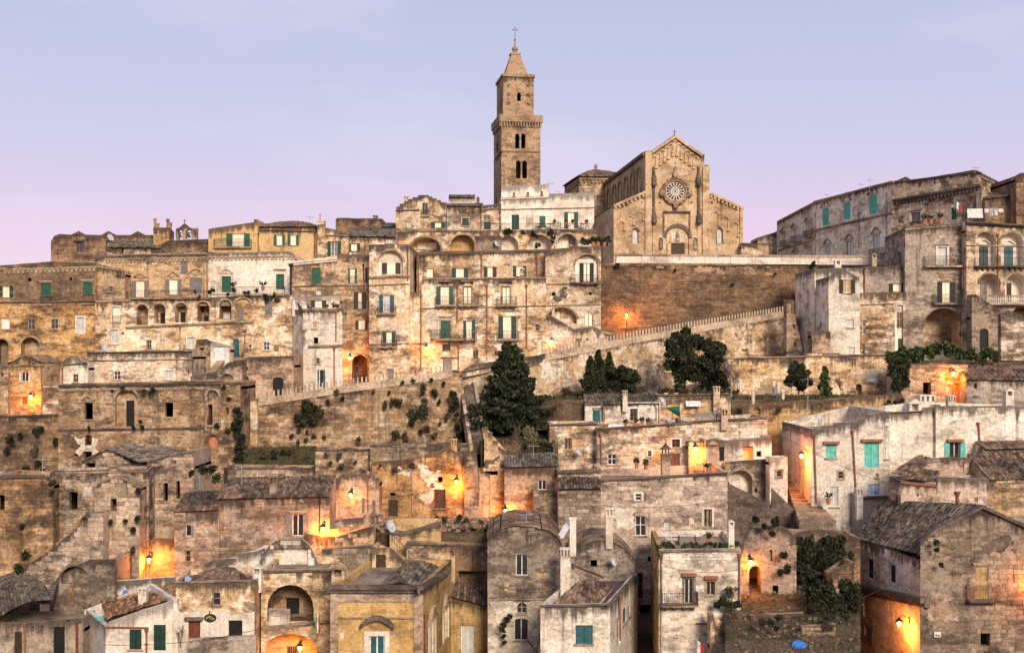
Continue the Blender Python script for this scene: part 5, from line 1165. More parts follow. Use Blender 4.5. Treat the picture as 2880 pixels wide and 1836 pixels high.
def balusters(T, pl, pts, step=.42, h=.5, w=.16, mat='mortar'):
    q = [pl.sz(*p) for p in pts]; i = 0; me = {}
    band = MB()
    for (s0, z0), (s1, z1) in zip(q, q[1:]):
        band.hexa([pl.at(s, z + dz, o) for dz in (-.75, -.02) for s, z, o in ((s0, z0, .1), (s1, z1, .1), (s1, z1, -.35), (s0, z0, -.35))])
        n = int((s1 - s0) / step)
        for k in range(n):
            f = (k + .5) / n; c = pl.at(s0 + (s1 - s0) * f, z0 + (z1 - z0) * f, -.12)
            if 'm' not in me:
                b = MB(); b.box((0, 0, h / 2), w, .22, h); b.add([(-w / 2 - .02, -.13, h), (w / 2 + .02, -.13, h), (w / 2 + .02, .13, h), (-w / 2 - .02, .13, h), (0, 0, h + .1)], ((0, 1, 4), (1, 2, 4), (2, 3, 4), (3, 0, 4), (3, 2, 1, 0))); me['m'] = b.mesh('baluster', mat, (0, 0, 0))
            o = bpy.data.objects.new('baluster', me['m']); COL.objects.link(o); o.parent = T.o; o.location = c - Vector(T.b); i += 1
    band.build('coping', mat, T)
balusters(W1, pl, [(727, 1120), (1000, 1078), (1180, 1054), (1272, 1040)])
W2 = house('retaining_wall', 'long cream retaining wall of the street rising behind the gardens', 'wall', 1294, 2236, [(1294, 1048), (1327, 1024), (1393, 1016), (1450, 1008), (1533, 996), (1640, 977), (1797, 946), (2000, 912), (2215, 877), (2236, 874)], 1125, (123.5, 147), 1.0, 'cream', [('v', 2086, 983, 2104, 1002), ('v', 2066, 938, 2076, 948)], st=(.4, .4), ni=200)
balusters(W2, W2.pl, [(1533, 994), (1640, 974), (1797, 943), (2000, 909), (2214, 873)])
cornice(W2, W2.pl, 1294, 1046, 1533, 994, h=.2, proj=.15, mat='darktrim')
# ------------------------------------------------------------------ right-hand upper houses
R1 = house('tall_house', 'tall brown stone house with a huge deep arch beneath its balconies', CH, 2546, 2719, [(2546, 640), (2600, 637), (2719, 627)], 990, 140, 9, 'grey',
  [('p', 2638, 695, 2663, 745, None, dict(sur='pale', sw=.25, hood='flat', frame='paint', bal=(2603, 2717, 720, 747, dict(proj=.8, mat='cream')))), ('o', 2636, 793, 2687, 851, 'black', dict(fr=.46, hood='flat', hz=.6, bal=(2628, 2702, 827, 853, dict(proj=.7)))),
   ('n', 2597, 866, 2709, 990, 'pink', dict(arch=.5, deep=3.2, ring='grey', rw=.12, **{'in': [('s', 2677, 948, 2694, 975, 'shutgrey')]})), ('n', 2517, 857, 2563, 990, 'white', dict(arch=.5, deep=.4)) if 0 else ('v', 2700, 935, 2704, 945)],
  side=('L', 2489, 151.5), swins=[('g', 2525, 708, 2533, 745)], st=(.34, .75), ex=[('corn', 2546, 643, 2719, 630, dict(h=.2, mat='trim'))], ni=200)
R3 = house('loggia_house', 'cream house with two storeys of round loggia arches and balustrades', CH, 2718, 2930, [(2718, 622), (2930, 636)], 1010, 138.5, 9, 'cream',
  [('n', 2743, 652, 2801, 748, 'pale', dict(arch=.5, deep=1.0, ring=1, **{'in': [('s', 2754, 690, 2779, 748, 'dkgreen', dict(hood='curve', hz=.15, hm='pale'))]})), ('n', 2815, 654, 2877, 750, 'pale', dict(arch=.5, deep=1.0, ring=1, **{'in': [('s', 2824, 692, 2849, 750, 'teal', dict(hood='curve', hz=.15, hm='pale'))]})),
   ('n', 2755, 769, 2814, 848, 'pale', dict(arch=.5, deep=1.6, ring=1, **{'in': [('d', 2757, 792, 2775, 848, 'shutgrey')]})), ('n', 2827, 770, 2890, 848, 'pale', dict(arch=.5, deep=1.6, ring=1, **{'in': [('d', 2831, 796, 2844, 848, 'woodbrown')]})), ('n', 2845, 862, 2900, 930, 'ochre', dict(arch=.5, deep=1.2))],
  st=(.32, .25), ex=[('corn', 2718, 622, 2930, 634, dict(h=.3, proj=.5, mat='darktrim')), ('corn', 2720, 688, 2930, 694, dict(h=.12)), ('bal', 2745, 2930, 724, 748, dict(proj=.5, mat='darktrim', brk=12)), ('pipe', 2807, 660, 845, {})])
q = MB(); c0, c1 = R3.pl.off(.9).sz(2780, 852), R3.pl.off(.9).sz(2930, 856); q.pbox(R3.pl, c0[0], c1[0], c0[1] - .2, c0[1], 0, 1.0); bb = q.build('balcony', 'trim', R3)
for k in range(24):
    s = c0[0] + (c1[0] - c0[0]) * (k + .5) / 24; q = MB(); q.lathe(R3.pl.at(s, c0[1], .9), [(.1, 0), (.06, .15), (.11, .35), (.06, .6), (.09, .75)], 6); q.build('baluster', 'pale', bb)
q = MB(); q.pbox(R3.pl, c0[0], c1[0], c0[1] + .74, c0[1] + .86, .78, 1.02); q.build('handrail', 'trim', bb)
house('stair_wall', 'dark sloping stair wall with an arched doorway under the loggia house', 'wall', 2733, 2822, [(2733, 828), (2745, 828), (2822, 880)], 1000, 136.5, 1.5, 'grey', [('d', 2755, 924, 2780, 985, 'black', dict(arch=.4))], st=(.34, .8))
house('stair_wall', 'cream stair wall stepping down below the balustrade of the loggia house', 'wall', 2815, 2930, [(2815, 882), (2838, 872), (2930, 915)], 1015, 136, 1.5, 'cream', [], st=(.34, .6))
house('plaster_house', 'tall bluish white house with a gabled front and dark open shutters', CH, 2331, 2418, [(2331, 778), (2345, 768), (2366, 760), (2390, 766), (2418, 782)], 1005, 133.5, 6, 'white',
  [('o', 2360, 787, 2405, 824, 'black', dict(fr=.5, pane='yellow')), ('c', 2381, 899, 2401, 921, None, dict(pane='panepale')), ('p', 2385, 976, 2405, 1000)], side=('L', 2295, 139.5), swins=[('v', 2305, 906, 2311, 925)], st=(.32, .35), roof='flat', par_h=.3)
house('plaster_house', 'bluish plastered house end with a tall slit window against the brown wall', CH, 2291, 2432, [(2291, 756), (2360, 753), (2432, 754)], 1000, 141, 6, 'white', [], side=('L', 2237, 150), swins=[('p', 2270, 818, 2277, 865)], st=(.32, .25), ex=[('chim', 2347, 2364, 727, 757, dict(kind='house', mat='pale')), ('chim', 2452, 2464, 712, 747, dict(kind='house', mat='trim', back=3))])
house('stone_house', 'rough cream stone house with a walled roof terrace and slit windows', CH, 2416, 2548, [(2416, 824), (2512, 822), (2512, 820), (2548, 822)], 1000, 136.5, 3.5, 'cream',
  [('g', 2420, 901, 2435, 941, None, dict(frame='paint')), ('g', 2426, 969, 2433, 996), ('n', 2517, 857, 2562 - 16, 995, 'white', dict(arch=.5, deep=.3, **{'in': [('g', 2522, 877, 2537, 922), ('d', 2526, 952, 2545, 990, 'dkgreen')]}))], st=(.33, .7), ex=[('corn', 2416, 855, 2515, 852, dict(h=.15))])
house('stone_house', 'set-back pale stone storey with one shuttered window behind the walled roof terrace', CH, 2428, 2556, [(2428, 750), (2556, 747)], 850, 141, 5, 'grey', [('o', 2500, 798, 2547, 820, 'black', dict(fr=.5)), ('g', 2419, 790, 2430, 850)] [:1], st=(.33, .5), ex=[('pipe', 2432, 765, 845, {})])
house('stair_wall', 'narrow ruined stair wall with round holes against the bluish house', 'wall', 2212, 2262, [(2212, 842), (2232, 842), (2240, 900), (2262, 990)], 1000, 140, 1.5, 'ruin', [('g', 2224, 845, 2238, 885), ('v', 2228, 912, 2236, 925, None, dict(arch=.5)), ('v', 2231, 962, 2239, 975, None, dict(arch=.5))], st=(.33, .7))
house('porch', 'small square stone porch at the foot of the bluish house', 'building', 2284, 2336, 932, 1000, 132.8, 2, 'pink', [], st=(.33, .6), base=-2)
GW = house('garden_wall', 'long pale stone garden wall under the bluish white houses', 'wall', 2045, 2500, [(2045, 1008), (2260, 1002), (2262, 993), (2362, 992), (2362, 996), (2500, 996)], 1130, 131, 1.0, 'cream', [('v', 2407, 1079, 2424, 1112, None, dict(arch=.5, deep=.6))], st=(.42, .6), ni=200)
cornice(GW, GW.pl, 2045, 1006, 2500, 994, h=.15, mat='trim')
S1 = house('stone_house', 'rough ochre stone cottage with a black doorway and orange door, lit by a lamp', CH, 2535, 2722, [(2535, 1040), (2560, 1022), (2640, 1020), (2722, 1024)], 1140, 125, 5, 'ochre',
  [('v', 2596, 1075, 2618, 1115, None, dict(deep=.8)), ('d', 2682, 1078, 2710, 1132, 'orange')], st=(.36, .85), ni=200)
lamp(2681, 1050, S1.pl, 'lit lamp above the orange door of the rough stone cottage', 170)
house('stone_house', 'grey stone shed with two drooping tiled roofs beside the orange door', CH, 2718, 2930, [(2718, 1066), (2780, 1060), (2930, 1068)], 1150, 123, 6, 'grey', [('v', 2740, 1078, 2748, 1092)], roof=('mono', 5, 1.5), roofmat='tile', st=(.35, .6))
# ================================================================== houses below the street
H1 = house('terrace_cottage', 'white stone cottage with a green door and tiled roof on a roof terrace', CH, 1645, 1852, [(1645, 1137), (1852, 1133)], 1205, 120, 5, 'white',
  [('d', 1665, 1152, 1690, 1200, 'teal', dict(frame='paint')), ('b', 1772, 1149, 1793, 1184, None, dict(sur='paint'))], roof=('mono', 4, 1.05), roofmat='tilegrey', st=(.33, .5), ex=[('chim', 1751, 1764, 1097, 1140, dict(kind='slots', back=-.3)), ('pipe', 1694, 1145, 1198, dict(mat='iron', r=.05))])
H2 = house('terrace_cottage', 'cream flat-roofed cottage with a white awning box beside the tiled cottage', CH, 1850, 2055, [(1850, 1109), (2055, 1107)], 1195, 120.5, 5, 'cream',
  [('n', 1878, 1136, 1912, 1195, 'yellow', dict(deep=.15))], st=(.33, .3), ex=[('chim', 2006, 2023, 1086, 1150, dict(kind='slots', back=-.4)), ('corn', 1850, 1110, 2055, 1107, dict(h=.12, mat='darktrim'))])
q = MB(); a, z1 = H2.pl.sz(1927, 1127); b, z0 = H2.pl.sz(1969, 1142); q.hexa([H2.pl.at(s, z, o) for z, o1, o0 in ((z0, .75, .6), (z1, .12, 0)) for s, o in ((a, o1), (b, o1), (b, o0), (a, o0))]); q.build('awning', 'paint', H2)
house('garden_wall', 'low ochre garden wall with flower pots behind the white turquoise-shuttered house', 'wall', 2088, 2540, [(2088, 1140), (2130, 1135), (2300, 1124), (2400, 1118), (2400, 1112), (2540, 1108)], 1190, 119.5, .8, 'ochre', [('v', 2118, 1146, 2140, 1168, None, dict(arch=.4))], st=(.36, .55))
house('stone_house', 'flat-roofed block house with one barred window under the conifer', CH, 1545, 1682, [(1545, 1194), (1640, 1188), (1682, 1192)], 1300, 113, 6, 'cream', [('b', 1587, 1232, 1608, 1264)], st=(.36, .85), ni=120, ex=[('corn', 1545, 1194, 1682, 1190, dict(h=.12, mat='darktrim'))])
H3 = house('terrace_house', 'long cream stone house with small red-framed windows below a furnished roof terrace', CH, 1678, 1945, [(1678, 1202), (1800, 1197), (1945, 1186)], 1345, 111.5, 8, 'cream',
  [('g', 1709, 1277, 1734, 1306, None, dict(arch=.15, frame='paint')), ('g', 1822, 1267, 1832, 1283, None, dict(sur='pale')), ('g', 1890, 1235, 1912, 1257, None, dict(frame='red', sur='pale')), ('s', 1884, 1274, 1912, 1311, 'red')], st=(.36, .6), ni=150,
  ex=[('corn', 1678, 1204, 1945, 1188, dict(h=.18, mat='darktrim')), ('pipe', 1690, 1222, 1305, 1692, {})])
PO = house('porch', 'small stone porch glowing orange under its own lamp', 'building', 1937, 1986, [(1937, 1242), (1986, 1240)], 1335, 110, 1.6, 'ochre', [], st=(.36, .85), base=-14)
lamp(1956, 1262, PO.pl, 'lit lamp on the small orange porch', 190, .5)
house('terrace_wall', 'stained ashlar parapet of the roof terrace above the white niche cottage', 'wall', 1938, 2158, [(1938, 1184), (2158, 1172)], 1240, 112.5, 6, 'cream', [], st=(.38, .9), ni=120, ex=[('corn', 1938, 1186, 2158, 1174, dict(h=.15, mat='darktrim')), ('chim', 2028, 2046, 1150, 1190, dict(kind='slots', back=-.3, mat='pink'))])
WN = house('niche_cottage', 'whitewashed cottage with a gabled niche and a warm glowing open doorway', CH, 1984, 2170, [(1984, 1238), (2010, 1232), (2040, 1238), (2170, 1228)], 1300, 109.5, 4, 'white',
  [('d', 2023, 1257, 2037, 1296, 'black'), ('n', 2090, 1254, 2119, 1292, 'doorway_glow', dict(deep=.9)), ('n', 1990, 1250, 2018, 1290, 'pink', dict(deep=.12)), ('v', 2128, 1268, 2142, 1284)], st=None)
q = MB(); a, z = WN.pl.sz(1986, 1250); b, _ = WN.pl.sz(2022, 1250); c = (a + b) / 2; q.add([WN.pl.at(s, zz, o) for o in (.0, .3) for s, zz in ((a, z), (b, z), (c, z + .45))], ((3, 4, 5), (0, 2, 5, 3), (1, 4, 5, 2), (0, 3, 4, 1))); q.build('pediment', 'trim', WN)
house('bridge_arch', 'stone terrace on a broad low arch above the sunken lane', 'building', 2040, 2172, [(2040, 1300), (2100, 1294), (2172, 1290)], 1420, 108.5, 5, 'grey', [('n', 2048, 1322, 2116, 1420, 'grey', dict(arch=.42, deep=2.5, ring=1, **{'in': [('v', 2084, 1358, 2090, 1370)][:0]})), ('v', 2122, 1372, 2130, 1384)], st=(.36, .6))
house('garden_pillar', 'pale stone pier with one small window beside the lamp-lit steps', 'building', 2165, 2215, [(2165, 1286), (2215, 1285)], 1400, 106.5, 1.8, 'pale', [('g', 2184, 1324, 2198, 1340, None, dict(sur='trim'))], st=(.36, .5))
house('stair_wall', 'dark sloping parapet of the lane under the pale pier', 'wall', 2042, 2255, [(2042, 1355), (2170, 1430), (2172, 1372), (2240, 1440), (2255, 1462)], 1520, 104.5, .6, 'darktrim', [], st=(.36, .6))
H4 = house('tall_house', 'big pale stone house with few windows rising above the planted terrace', CH, 1686, 2046, [(1686, 1347), (1850, 1338), (2046, 1326)], 1850, 103, 8, 'pink',
  [('g', 1787, 1388, 1804, 1407, None, dict(sur='pale', frame='paint')), ('g', 1787, 1451, 1817, 1506, None, dict(frame='paint')), ('b', 1979, 1431, 2002, 1481, None, dict(sur='pale')), ('p', 1868, 1467, 1884, 1495), ('g', 1782, 1611, 1808, 1683, None, dict(bal=(1780, 1809, 1660, 1684, dict(proj=.15)))), ('v', 1801, 1700, 1828, 1732), ('v', 1822, 1564, 1831, 1580), ('d', 1793, 1765, 1833, 1850, 'shutgrey', dict(hood='tile'))],
  st=(.4, .7), ni=260, ex=[('corn', 1686, 1349, 2046, 1328, dict(h=.2, mat='darktrim')), ('chim', 1860, 1884, 1240, 1345, dict(kind='cone', back=.9))])
house('stone_house', 'low block-built wing with a curled tile eave against the big pale house', CH, 1570, 1690, [(1570, 1372), (1690, 1370)], 1850, 102.5, 6, 'grey', [('n', 1596, 1466, 1618, 1486, 'pink', dict(deep=.1))], roof=('mono', 2.2, .55), roofmat='tile', st=(.4, .9), ni=200, ex=[('chim', 1703, 1723, 1428, 1520, dict(kind='slots', back=-6, mat='pale'))])
house('stone_house', 'pale upper wall with a small vent plate above the curled tile eave', 'house', 1568, 1690, [(1568, 1322), (1690, 1318)], 1372, 105, 5, 'cream', [('p', 1616, 1331, 1627, 1338)], st=(.4, .6), ex=[('corn', 1568, 1324, 1690, 1320, dict(h=.3, mat='darktrim'))])
H5 = house('stone_house', 'greyish plastered house with a tiled pent roof and lamplight on its lower wall', CH, 1419, 1572, [(1419, 1312), (1572, 1308)], 1460, 107.5, 7, 'pink', [('g', 1513, 1351, 1537, 1377, None, dict(frame='paint', bar=False))], roof=('mono', 3.2, .75), roofmat='tilegrey', st=(.36, .3), ni=60)
lamp(1421, 1437, H5.pl, 'lit lamp at the corner of the greyish plastered house', 200, .5)
house('stone_shed', 'square dark grey stone shed before the greyish plastered house', 'building', 1500, 1577, 1378, 1500, 105, 3, 'grey', [], st=(.36, .8), ni=60)
house('garden_wall', 'stepped brick-coloured wall beside the bottom of the long stairs', 'wall', 1342, 1422, [(1342, 1322), (1365, 1310), (1390, 1290), (1406, 1280), (1406, 1300), (1422, 1312)], 1470, 109.5, 2, 'ochre', [('n', 1350, 1330, 1378, 1450, 'pink', dict(deep=.1))], st=(.34, .85), ni=80)
house('garden_wall', 'stepped pale stone side wall descending along the conifer', 'wall', 1362, 1425, [(1362, 1200), (1372, 1200), (1372, 1215), (1385, 1215), (1385, 1240), (1400, 1240), (1400, 1255), (1425, 1268)], 1330, 112, .6, 'cream', [], st=(.36, .6))
D3 = house('ruined_house', 'crumbling ochre ruin front with two dark plank doors lit by a lamp', 'ruin', 1046, 1318, [(1046, 1300), (1075, 1296), (1130, 1292), (1165, 1286), (1195, 1278), (1230, 1268), (1262, 1258), (1275, 1266), (1318, 1288)], 1455, 107, 5, 'ochre',
  [('d', 1092, 1406, 1119, 1452, 'woodbrown'), ('d', 1222, 1376, 1253, 1429, 'woodbrown', dict(sill=True)), ('v', 1097, 1385, 1112, 1394), ('v', 1232, 1340, 1245, 1356)], st=(.36, .6), ni=200, ex=[('pipe', 1160, 1330, 1440, dict(mat='trim', r=.08)), ('chim', 1269, 1285, 1233, 1275, dict(kind='slots', back=.5))])
lamp(1284, 1355, D3.pl, 'lit lamp beside the plank door of the ochre ruin', 190)
house('rock_outcrop', 'bulging grey rock column between the ochre ruin and the long stairs', 'rock', 1306, 1346, [(1306, 1282), (1312, 1270), (1330, 1268), (1340, 1278), (1346, 1330)], 1470, 106.2, 2.5, 'rock', [], st=None)
house('terrace_wall', 'rough rock ledge wall below the grass bank, dotted with weeds', 'wall', 1040, 1318, [(1040, 1252), (1105, 1248), (1200, 1246), (1318, 1250)], 1310, 110.5, 2, 'rock', [], st=(.5, .5), ni=60)
house('terrace_wall', 'ochre stone terrace wall with a ragged top below the grass bank', 'wall', 886, 1075, [(886, 1262), (940, 1265), (980, 1258), (1010, 1264), (1075, 1258)], 1345, 111.5, 2, 'ruin', [], st=(.38, .75), ni=100)
house('terrace_wall', 'mossy brown terrace wall under the dark ivy', 'wall', 640, 890, [(640, 1310), (720, 1316), (890, 1313)], 1400, 112.5, 2, 'ruin', [], st=(.38, .6), ni=60)
D2 = house('plaster_house', 'peeling plaster house front glowing beside a bracket lamp', CH, 945, 1042, [(945, 1348), (960, 1334), (1010, 1334), (1042, 1326)], 1470, 105, 5, 'pink', [('s', 1018, 1400, 1026, 1445, 'shutgrey'), ('s', 1032, 1408, 1040, 1440, 'shutgrey')], side=('L', 926, 109), st=(.34, .2))
lamp(986, 1393, D2.pl, 'lit lamp on the peeling plaster house front', 34)
house('plaster_house', 'narrow pinkish plaster wall with two slim shutters next to the ochre ruin', CH, 1036, 1066, [(1036, 1332), (1048, 1328), (1048, 1345), (1066, 1345)], 1460, 104.5, 3, 'pink', [('s', 1047, 1406, 1056, 1440, 'shutgrey')], st=None)
house('terrace_wall', 'brick-edged terrace wall with red flower boxes under the peeling house', 'wall', 940, 1075, [(940, 1462), (1020, 1455), (1025, 1447), (1075, 1447)], 1530, 102, 3, 'pink', [('n', 974, 1472, 1004, 1500, 'cream', dict(deep=.1)), ('b', 1041, 1452, 1070, 1492)], st=(.36, .5))
D1 = house('stone_house', 'long pinkish stone house with a rippled tile roof and brown-shuttered window', CH, 612, 927, [(612, 1400), (927, 1393)], 1640, 99, 6, 'pink',
  [('o', 806, 1446, 869, 1507, 'shutgrey', dict(fr=.5, pane='pane', hood='flat')), ('v', 694 + 15, 1546, 719, 1556), ('p', 843, 1402, 850, 1408)], roof=('mono', 3.6, 1.15), roofmat='tile', st=(.38, .45), ni=200,
  ex=[('chim', 760, 780, 1338, 1400, dict(kind='slots', back=.6)), ('corn', 612, 1540, 900, 1536, dict(h=.25, mat='trim')), ('pipe', 899, 1405, 1560, dict(mat='iron', r=.04))])
lamp(908, 1487, D1.pl, 'lit lamp over the arched lane beside the brown-shuttered window', 230)
house('stone_house', 'lower stone end with a small tile roof and tiny shuttered window', CH, 490, 616, [(490, 1436), (616, 1430)], 1640, 98.5, 6, 'pink', [('o', 513, 1477, 546, 1508, 'shutgrey', dict(fr=.5, pane='pane')), ('g', 521, 1548, 536, 1578, None, dict(frame='trim'))], roof=('mono', 3.2, 1.0), roofmat='tile', st=(.38, .6), ni=120, ex=[('corn', 490, 1541, 616, 1539, dict(h=.25))])
AL = house('lane_wall', 'plain stone wall closing the lane, washed orange by a lamp', 'wall', 412, 496, [(412, 1530), (430, 1512), (496, 1516)], 1640, 100, 1.5, 'yellow', [('v', 486, 1560, 490, 1582)], st=(.38, .4), ni=40)
lamp(419, 1574, AL.pl.off(.9), 'lit lamp in the lane between the dark ruin and the small tile roof', 210, .9)
house('garden_wall', 'low stained white wall closing the yard below the lamp-lit lane', 'wall', 322, 490, [(322, 1634), (490, 1622)], 1680, 93, .5, 'white', [], st=None)
# ruins at the lower west end
house('ruined_house', 'cyclopean stone ruin wall with one empty window and ivy', 'ruin', -30, 148, [(-30, 1340), (60, 1334), (120, 1336), (148, 1350)], 1660, 98, 6, 'ruin', [('v', -6, 1392, 13, 1434)], st=(.42, .9), ni=200, ex=[('corn', -30, 1342, 140, 1338, dict(h=.2, mat='darktrim'))])
E2 = house('ruined_house', 'roofless brown ruin with black window holes and a projecting turret', 'ruin', 140, 418, [(140, 1330), (155, 1322), (400, 1318), (418, 1322)], 1660, 99.5, 5, 'ruin', [('v', 195, 1383, 218, 1433), ('v', 362, 1500, 370, 1512), ('v', 255, 1312 + 20, 261, 1340), ('v', 368, 1330, 374, 1337)], st=(.4, .75), ni=200, side=('R', 440, 104), ex=[('corn', 155, 1328, 416, 1322, dict(h=.2, mat='trim'))])
house('ruined_turret', 'projecting round-topped ruin turret with a single black window hole', 'ruin', 266, 392, [(266, 1368), (280, 1355), (305, 1344), (330, 1340), (360, 1347), (380, 1362), (392, 1375)], 1660, 97.5, 3, 'ruin', [('v', 311, 1402, 328, 1437), ('v', 285, 1497, 297, 1508)], roof='ext', roofmat='rock', st=(.4, .75), ni=120)
house('ruined_stair', 'sloping ruined stair wall descending to a broad arched cellar', 'ruin', -20, 290, [(-20, 1628), (60, 1600), (150, 1540), (222, 1478), (227, 1456), (248, 1440), (290, 1438)], 1680, 96, 3, 'ruin', [('v', 227, 1456, 246, 1488), ('n', 178, 1590, 248, 1680, 'brown', dict(arch=.5, deep=1.5, ring=1))], st=(.4, .75), ni=150)
E3 = house('gabled_ruin', 'abandoned stone house with a rippled grey tile roof and two slit windows', 'ruin', 414, 545, [(414, 1297), (545, 1268)], 1480, 103, 6, 'ruin', [('v', 459, 1358, 472, 1409, None, dict(sill=True)), ('v', 495, 1352, 506, 1402, None, dict(sill=True))], st=(.4, .6), ni=100)
house('gabled_ruin', 'abandoned gable end with a shallow grey tile roof behind the brown ruin', 'ruin', 230, 415, [(230, 1298), (301, 1264), (380, 1296), (415, 1298)], 1340, 105, 7, 'ruin', [('v', 182 + 60, 1302, 268, 1316)], roof='ext', roofmat='tilegrey', st=(.4, .6))
S_ = bil(P(310, 1266, 105.2), P(392, 1300, 103.2), P(530, 1286, 103.5), P(470, 1257, 107)); roof_tiles(E3, S_, 'tilegrey', .26)
# ================================================================== the lowest rows
F11 = house('vaulted_house', 'grey stone house under a mounded grey tile vault', CH, -30, 232, [(-30, 1752), (60, 1752), (232, 1738)], 1860, 88.5, 7, 'grey', [('d', 40, 1776, 62, 1850, 'woodbrown'), ('v', 88, 1760, 96, 1775), ('d', 85, 1765, 97, 1840, 'brown') if 0 else ('v', 114, 1760, 124, 1772), ('d', 150, 1732 + 30, 182, 1850, 'black'), ('v', 185, 1742, 196, 1752), ('d', 212, 1752, 238 - 8, 1850, 'red')], st=(.38, .35), ni=60, ex=[('pipe', 70, 1752, 1850, {})])
def vault(a, b): 
    A, B, C, D = P(-20, 1752, 88.3), P(150, 1690, 88.4), P(118, 1642, 95), P(-30, 1640, 95); 
    p = bil(A, B, C, D)(a, b); return p + Vector((0, 0, 1.0 * math.sin(math.pi * min(1, a * .9 + .05)) * math.sin(math.pi * min(1, b * .6 + .2))))
roof_tiles(F11, vault, 'tilegrey', .24)
house('stone_house', 'low stone house with a barred arched cellar above the white yard wall', CH, 150, 326, [(150, 1640), (170, 1612), (215, 1590), (250, 1574), (326, 1572)], 1750, 93.5, 4, 'grey', [('n', 172, 1592, 248, 1640, 'brown', dict(arch=.4, deep=1.0)), ('v', 312, 1604, 320, 1614)], st=(.38, .4), ex=[('pipe', 205, 1640, 1702, {}), ('chim', 304, 326, 1605, 1665, dict(kind='plain', back=-3))])
F10 = house('white_house', 'whitewashed house with two tall dark green windows and a ragged orange tile roof', CH, 297, 500, [(297, 1762), (306, 1748), (400, 1715), (500, 1684)], 1860, 85.5, 8, 'pale', [('s', 364, 1769, 398, 1825, 'dkgreen'), ('s', 432, 1756, 466, 1828, 'dkgreen')], side=('L', 240, 91.5), st=None, ex=[('pipe', 412, 1770, 1850, {}), ('corn', 297, 1762, 415, 1764, dict(h=.1, mat='rust')), ('chim', 392, 414, 1650, 1700, dict(kind='slots', back=2))])
roof_tiles(F10, bil(P(300, 1738, 86.6), P(497, 1678, 86.6), P(495, 1640, 92), P(285, 1690, 92)), 'tileorange', .26, .45, ni=150, jit=.07, miss=.06)
F9 = house('cream_house', 'cream stained house with a dark oval sign between two dark doors', CH, 494, 722, [(494, 1636), (640, 1632), (722, 1632)], 1860, 86.5, 8, 'cream',
  [('g', 598, 1666, 620, 1702, None, dict(sill=True)), ('d', 530, 1744, 564, 1800, 'red', dict(hood='tile', hz=.1)), ('d', 643, 1743, 682, 1797, 'black'), ('n', 643, 1722, 700, 1742, 'pale', dict(arch=.3, deep=.06))], side=('R', 742, 92), st=(.36, .12), ni=40, ex=[('corn', 494, 1636, 722, 1632, dict(h=.12, proj=.15)), ('pipe', 719, 1655, 1840, dict(mat='rust')), ('chim', 713, 737, 1586, 1640, dict(kind='house', back=1.5, mat='white'))])
roof_tiles(F9, bil(P(540, 1632, 87.0), P(712, 1632, 87.0), P(660, 1594, 90.5), P(640, 1592, 90.5)), 'tile', .26, .45, ni=150, jit=.05, miss=.03)
roof_tiles(F9, bil(P(505, 1634, 90.5), P(540, 1632, 87.0), P(640, 1592, 90.5), P(638, 1590, 91)), 'tile', .26, .45, jit=.05)
# oval hanging sign
s, z = F9.pl.off(.12).sz(591, 1737); T = thing('oval_sign', 'dark oval sign with a gilded ornament on the cream house', 'sign', F9.pl.at(s, z - .3))
q = MB(); n = 24; q.add([F9.pl.at(s + .43 * math.cos(6.2832 * i / n), z + .29 * math.sin(6.2832 * i / n), o) for o in (.05, .13) for i in range(n)], [tuple(range(n, 2 * n)), tuple(range(n - 1, -1, -1))] + [(i, (i + 1) % n, (i + 1) % n + n, i + n) for i in range(n)]); q.build('board', 'iron', T)
q = MB()
for i in range(9):
    a = i * .7; q.tube([F9.pl.at(s - .25 + .06 * i, z + .1 * math.sin(a), .15), F9.pl.at(s - .2 + .06 * i, z + .1 * math.sin(a + .9), .15)], .025, 4)
q.tube([F9.pl.at(s - .28, z - .08, .15), F9.pl.at(s, z + .16, .15), F9.pl.at(s + .28, z - .08, .15)], .03, 4); q.build('ornament', 'gold', T)
q = MB(); q.tube([F9.pl.at(s - .05, z + .28, .05), F9.pl.at(s - .05, z + .5, .05)], .05, 6); q.build('bracket', 'iron', T)
house('parapet_wall', 'stained low parapet in front of the cream house with the oval sign', 'wall', 528, 720, [(528, 1798), (720, 1788)], 1860, 85, .5, 'trim', [], st=None)
F8 = house('arch_house', 'stone house with a great shadowed arch above a lamp-lit vault', CH, 734, 934, [(734, 1604), (934, 1600)], 1860, 88.5, 6, 'cream',
  [('n', 752, 1643, 882, 1746, 'ruin', dict(arch=.5, deep=2.6, ring='cream', rw=.12, **{'in': [('d', 806, 1680, 842, 1750, 'black')]})), ('n', 742, 1780, 892, 1870, 'yellow', dict(arch=.35, deep=1.5, ring='cream', rw=.18, **{'in': [('b', 808, 1815, 838, 1850)]}))], st=(.38, .7), ni=200,
  ex=[('corn', 734, 1606, 934, 1600, dict(h=.2, mat='darktrim')), ('corn', 736, 1762, 930, 1742, dict(h=.3, proj=.3, mat='trim')), ('chim', 935, 971, 1582, 1650, dict(kind='house', back=-1.5))])
house('parapet_wall', 'pale balcony parapet with a square hatch inside the great arch', 'wall', 755, 814, [(755, 1712), (814, 1714)], 1765, 88.3, .4, 'pale', [('v', 761, 1732, 788, 1756, None, dict(deep=.2))], st=None, base=Z(1762, 88.3))
lamp(843, 1822, F8.pl.off(-.9), 'lit lamp inside the low vault under the great arch', 60, .5)
RU = house('ruined_house', 'jagged white ruin with a soot-black roofless room above the great arch', 'ruin', 730, 894, [(730, 1580), (738, 1555), (752, 1540), (768, 1524), (790, 1516), (850, 1516), (868, 1530), (880, 1550), (894, 1580)], 1612, 93.5, 3, 'white', [('v', 770, 1541, 866, 1598, None, dict(deep=.8))], st=(.34, .85), ni=60)
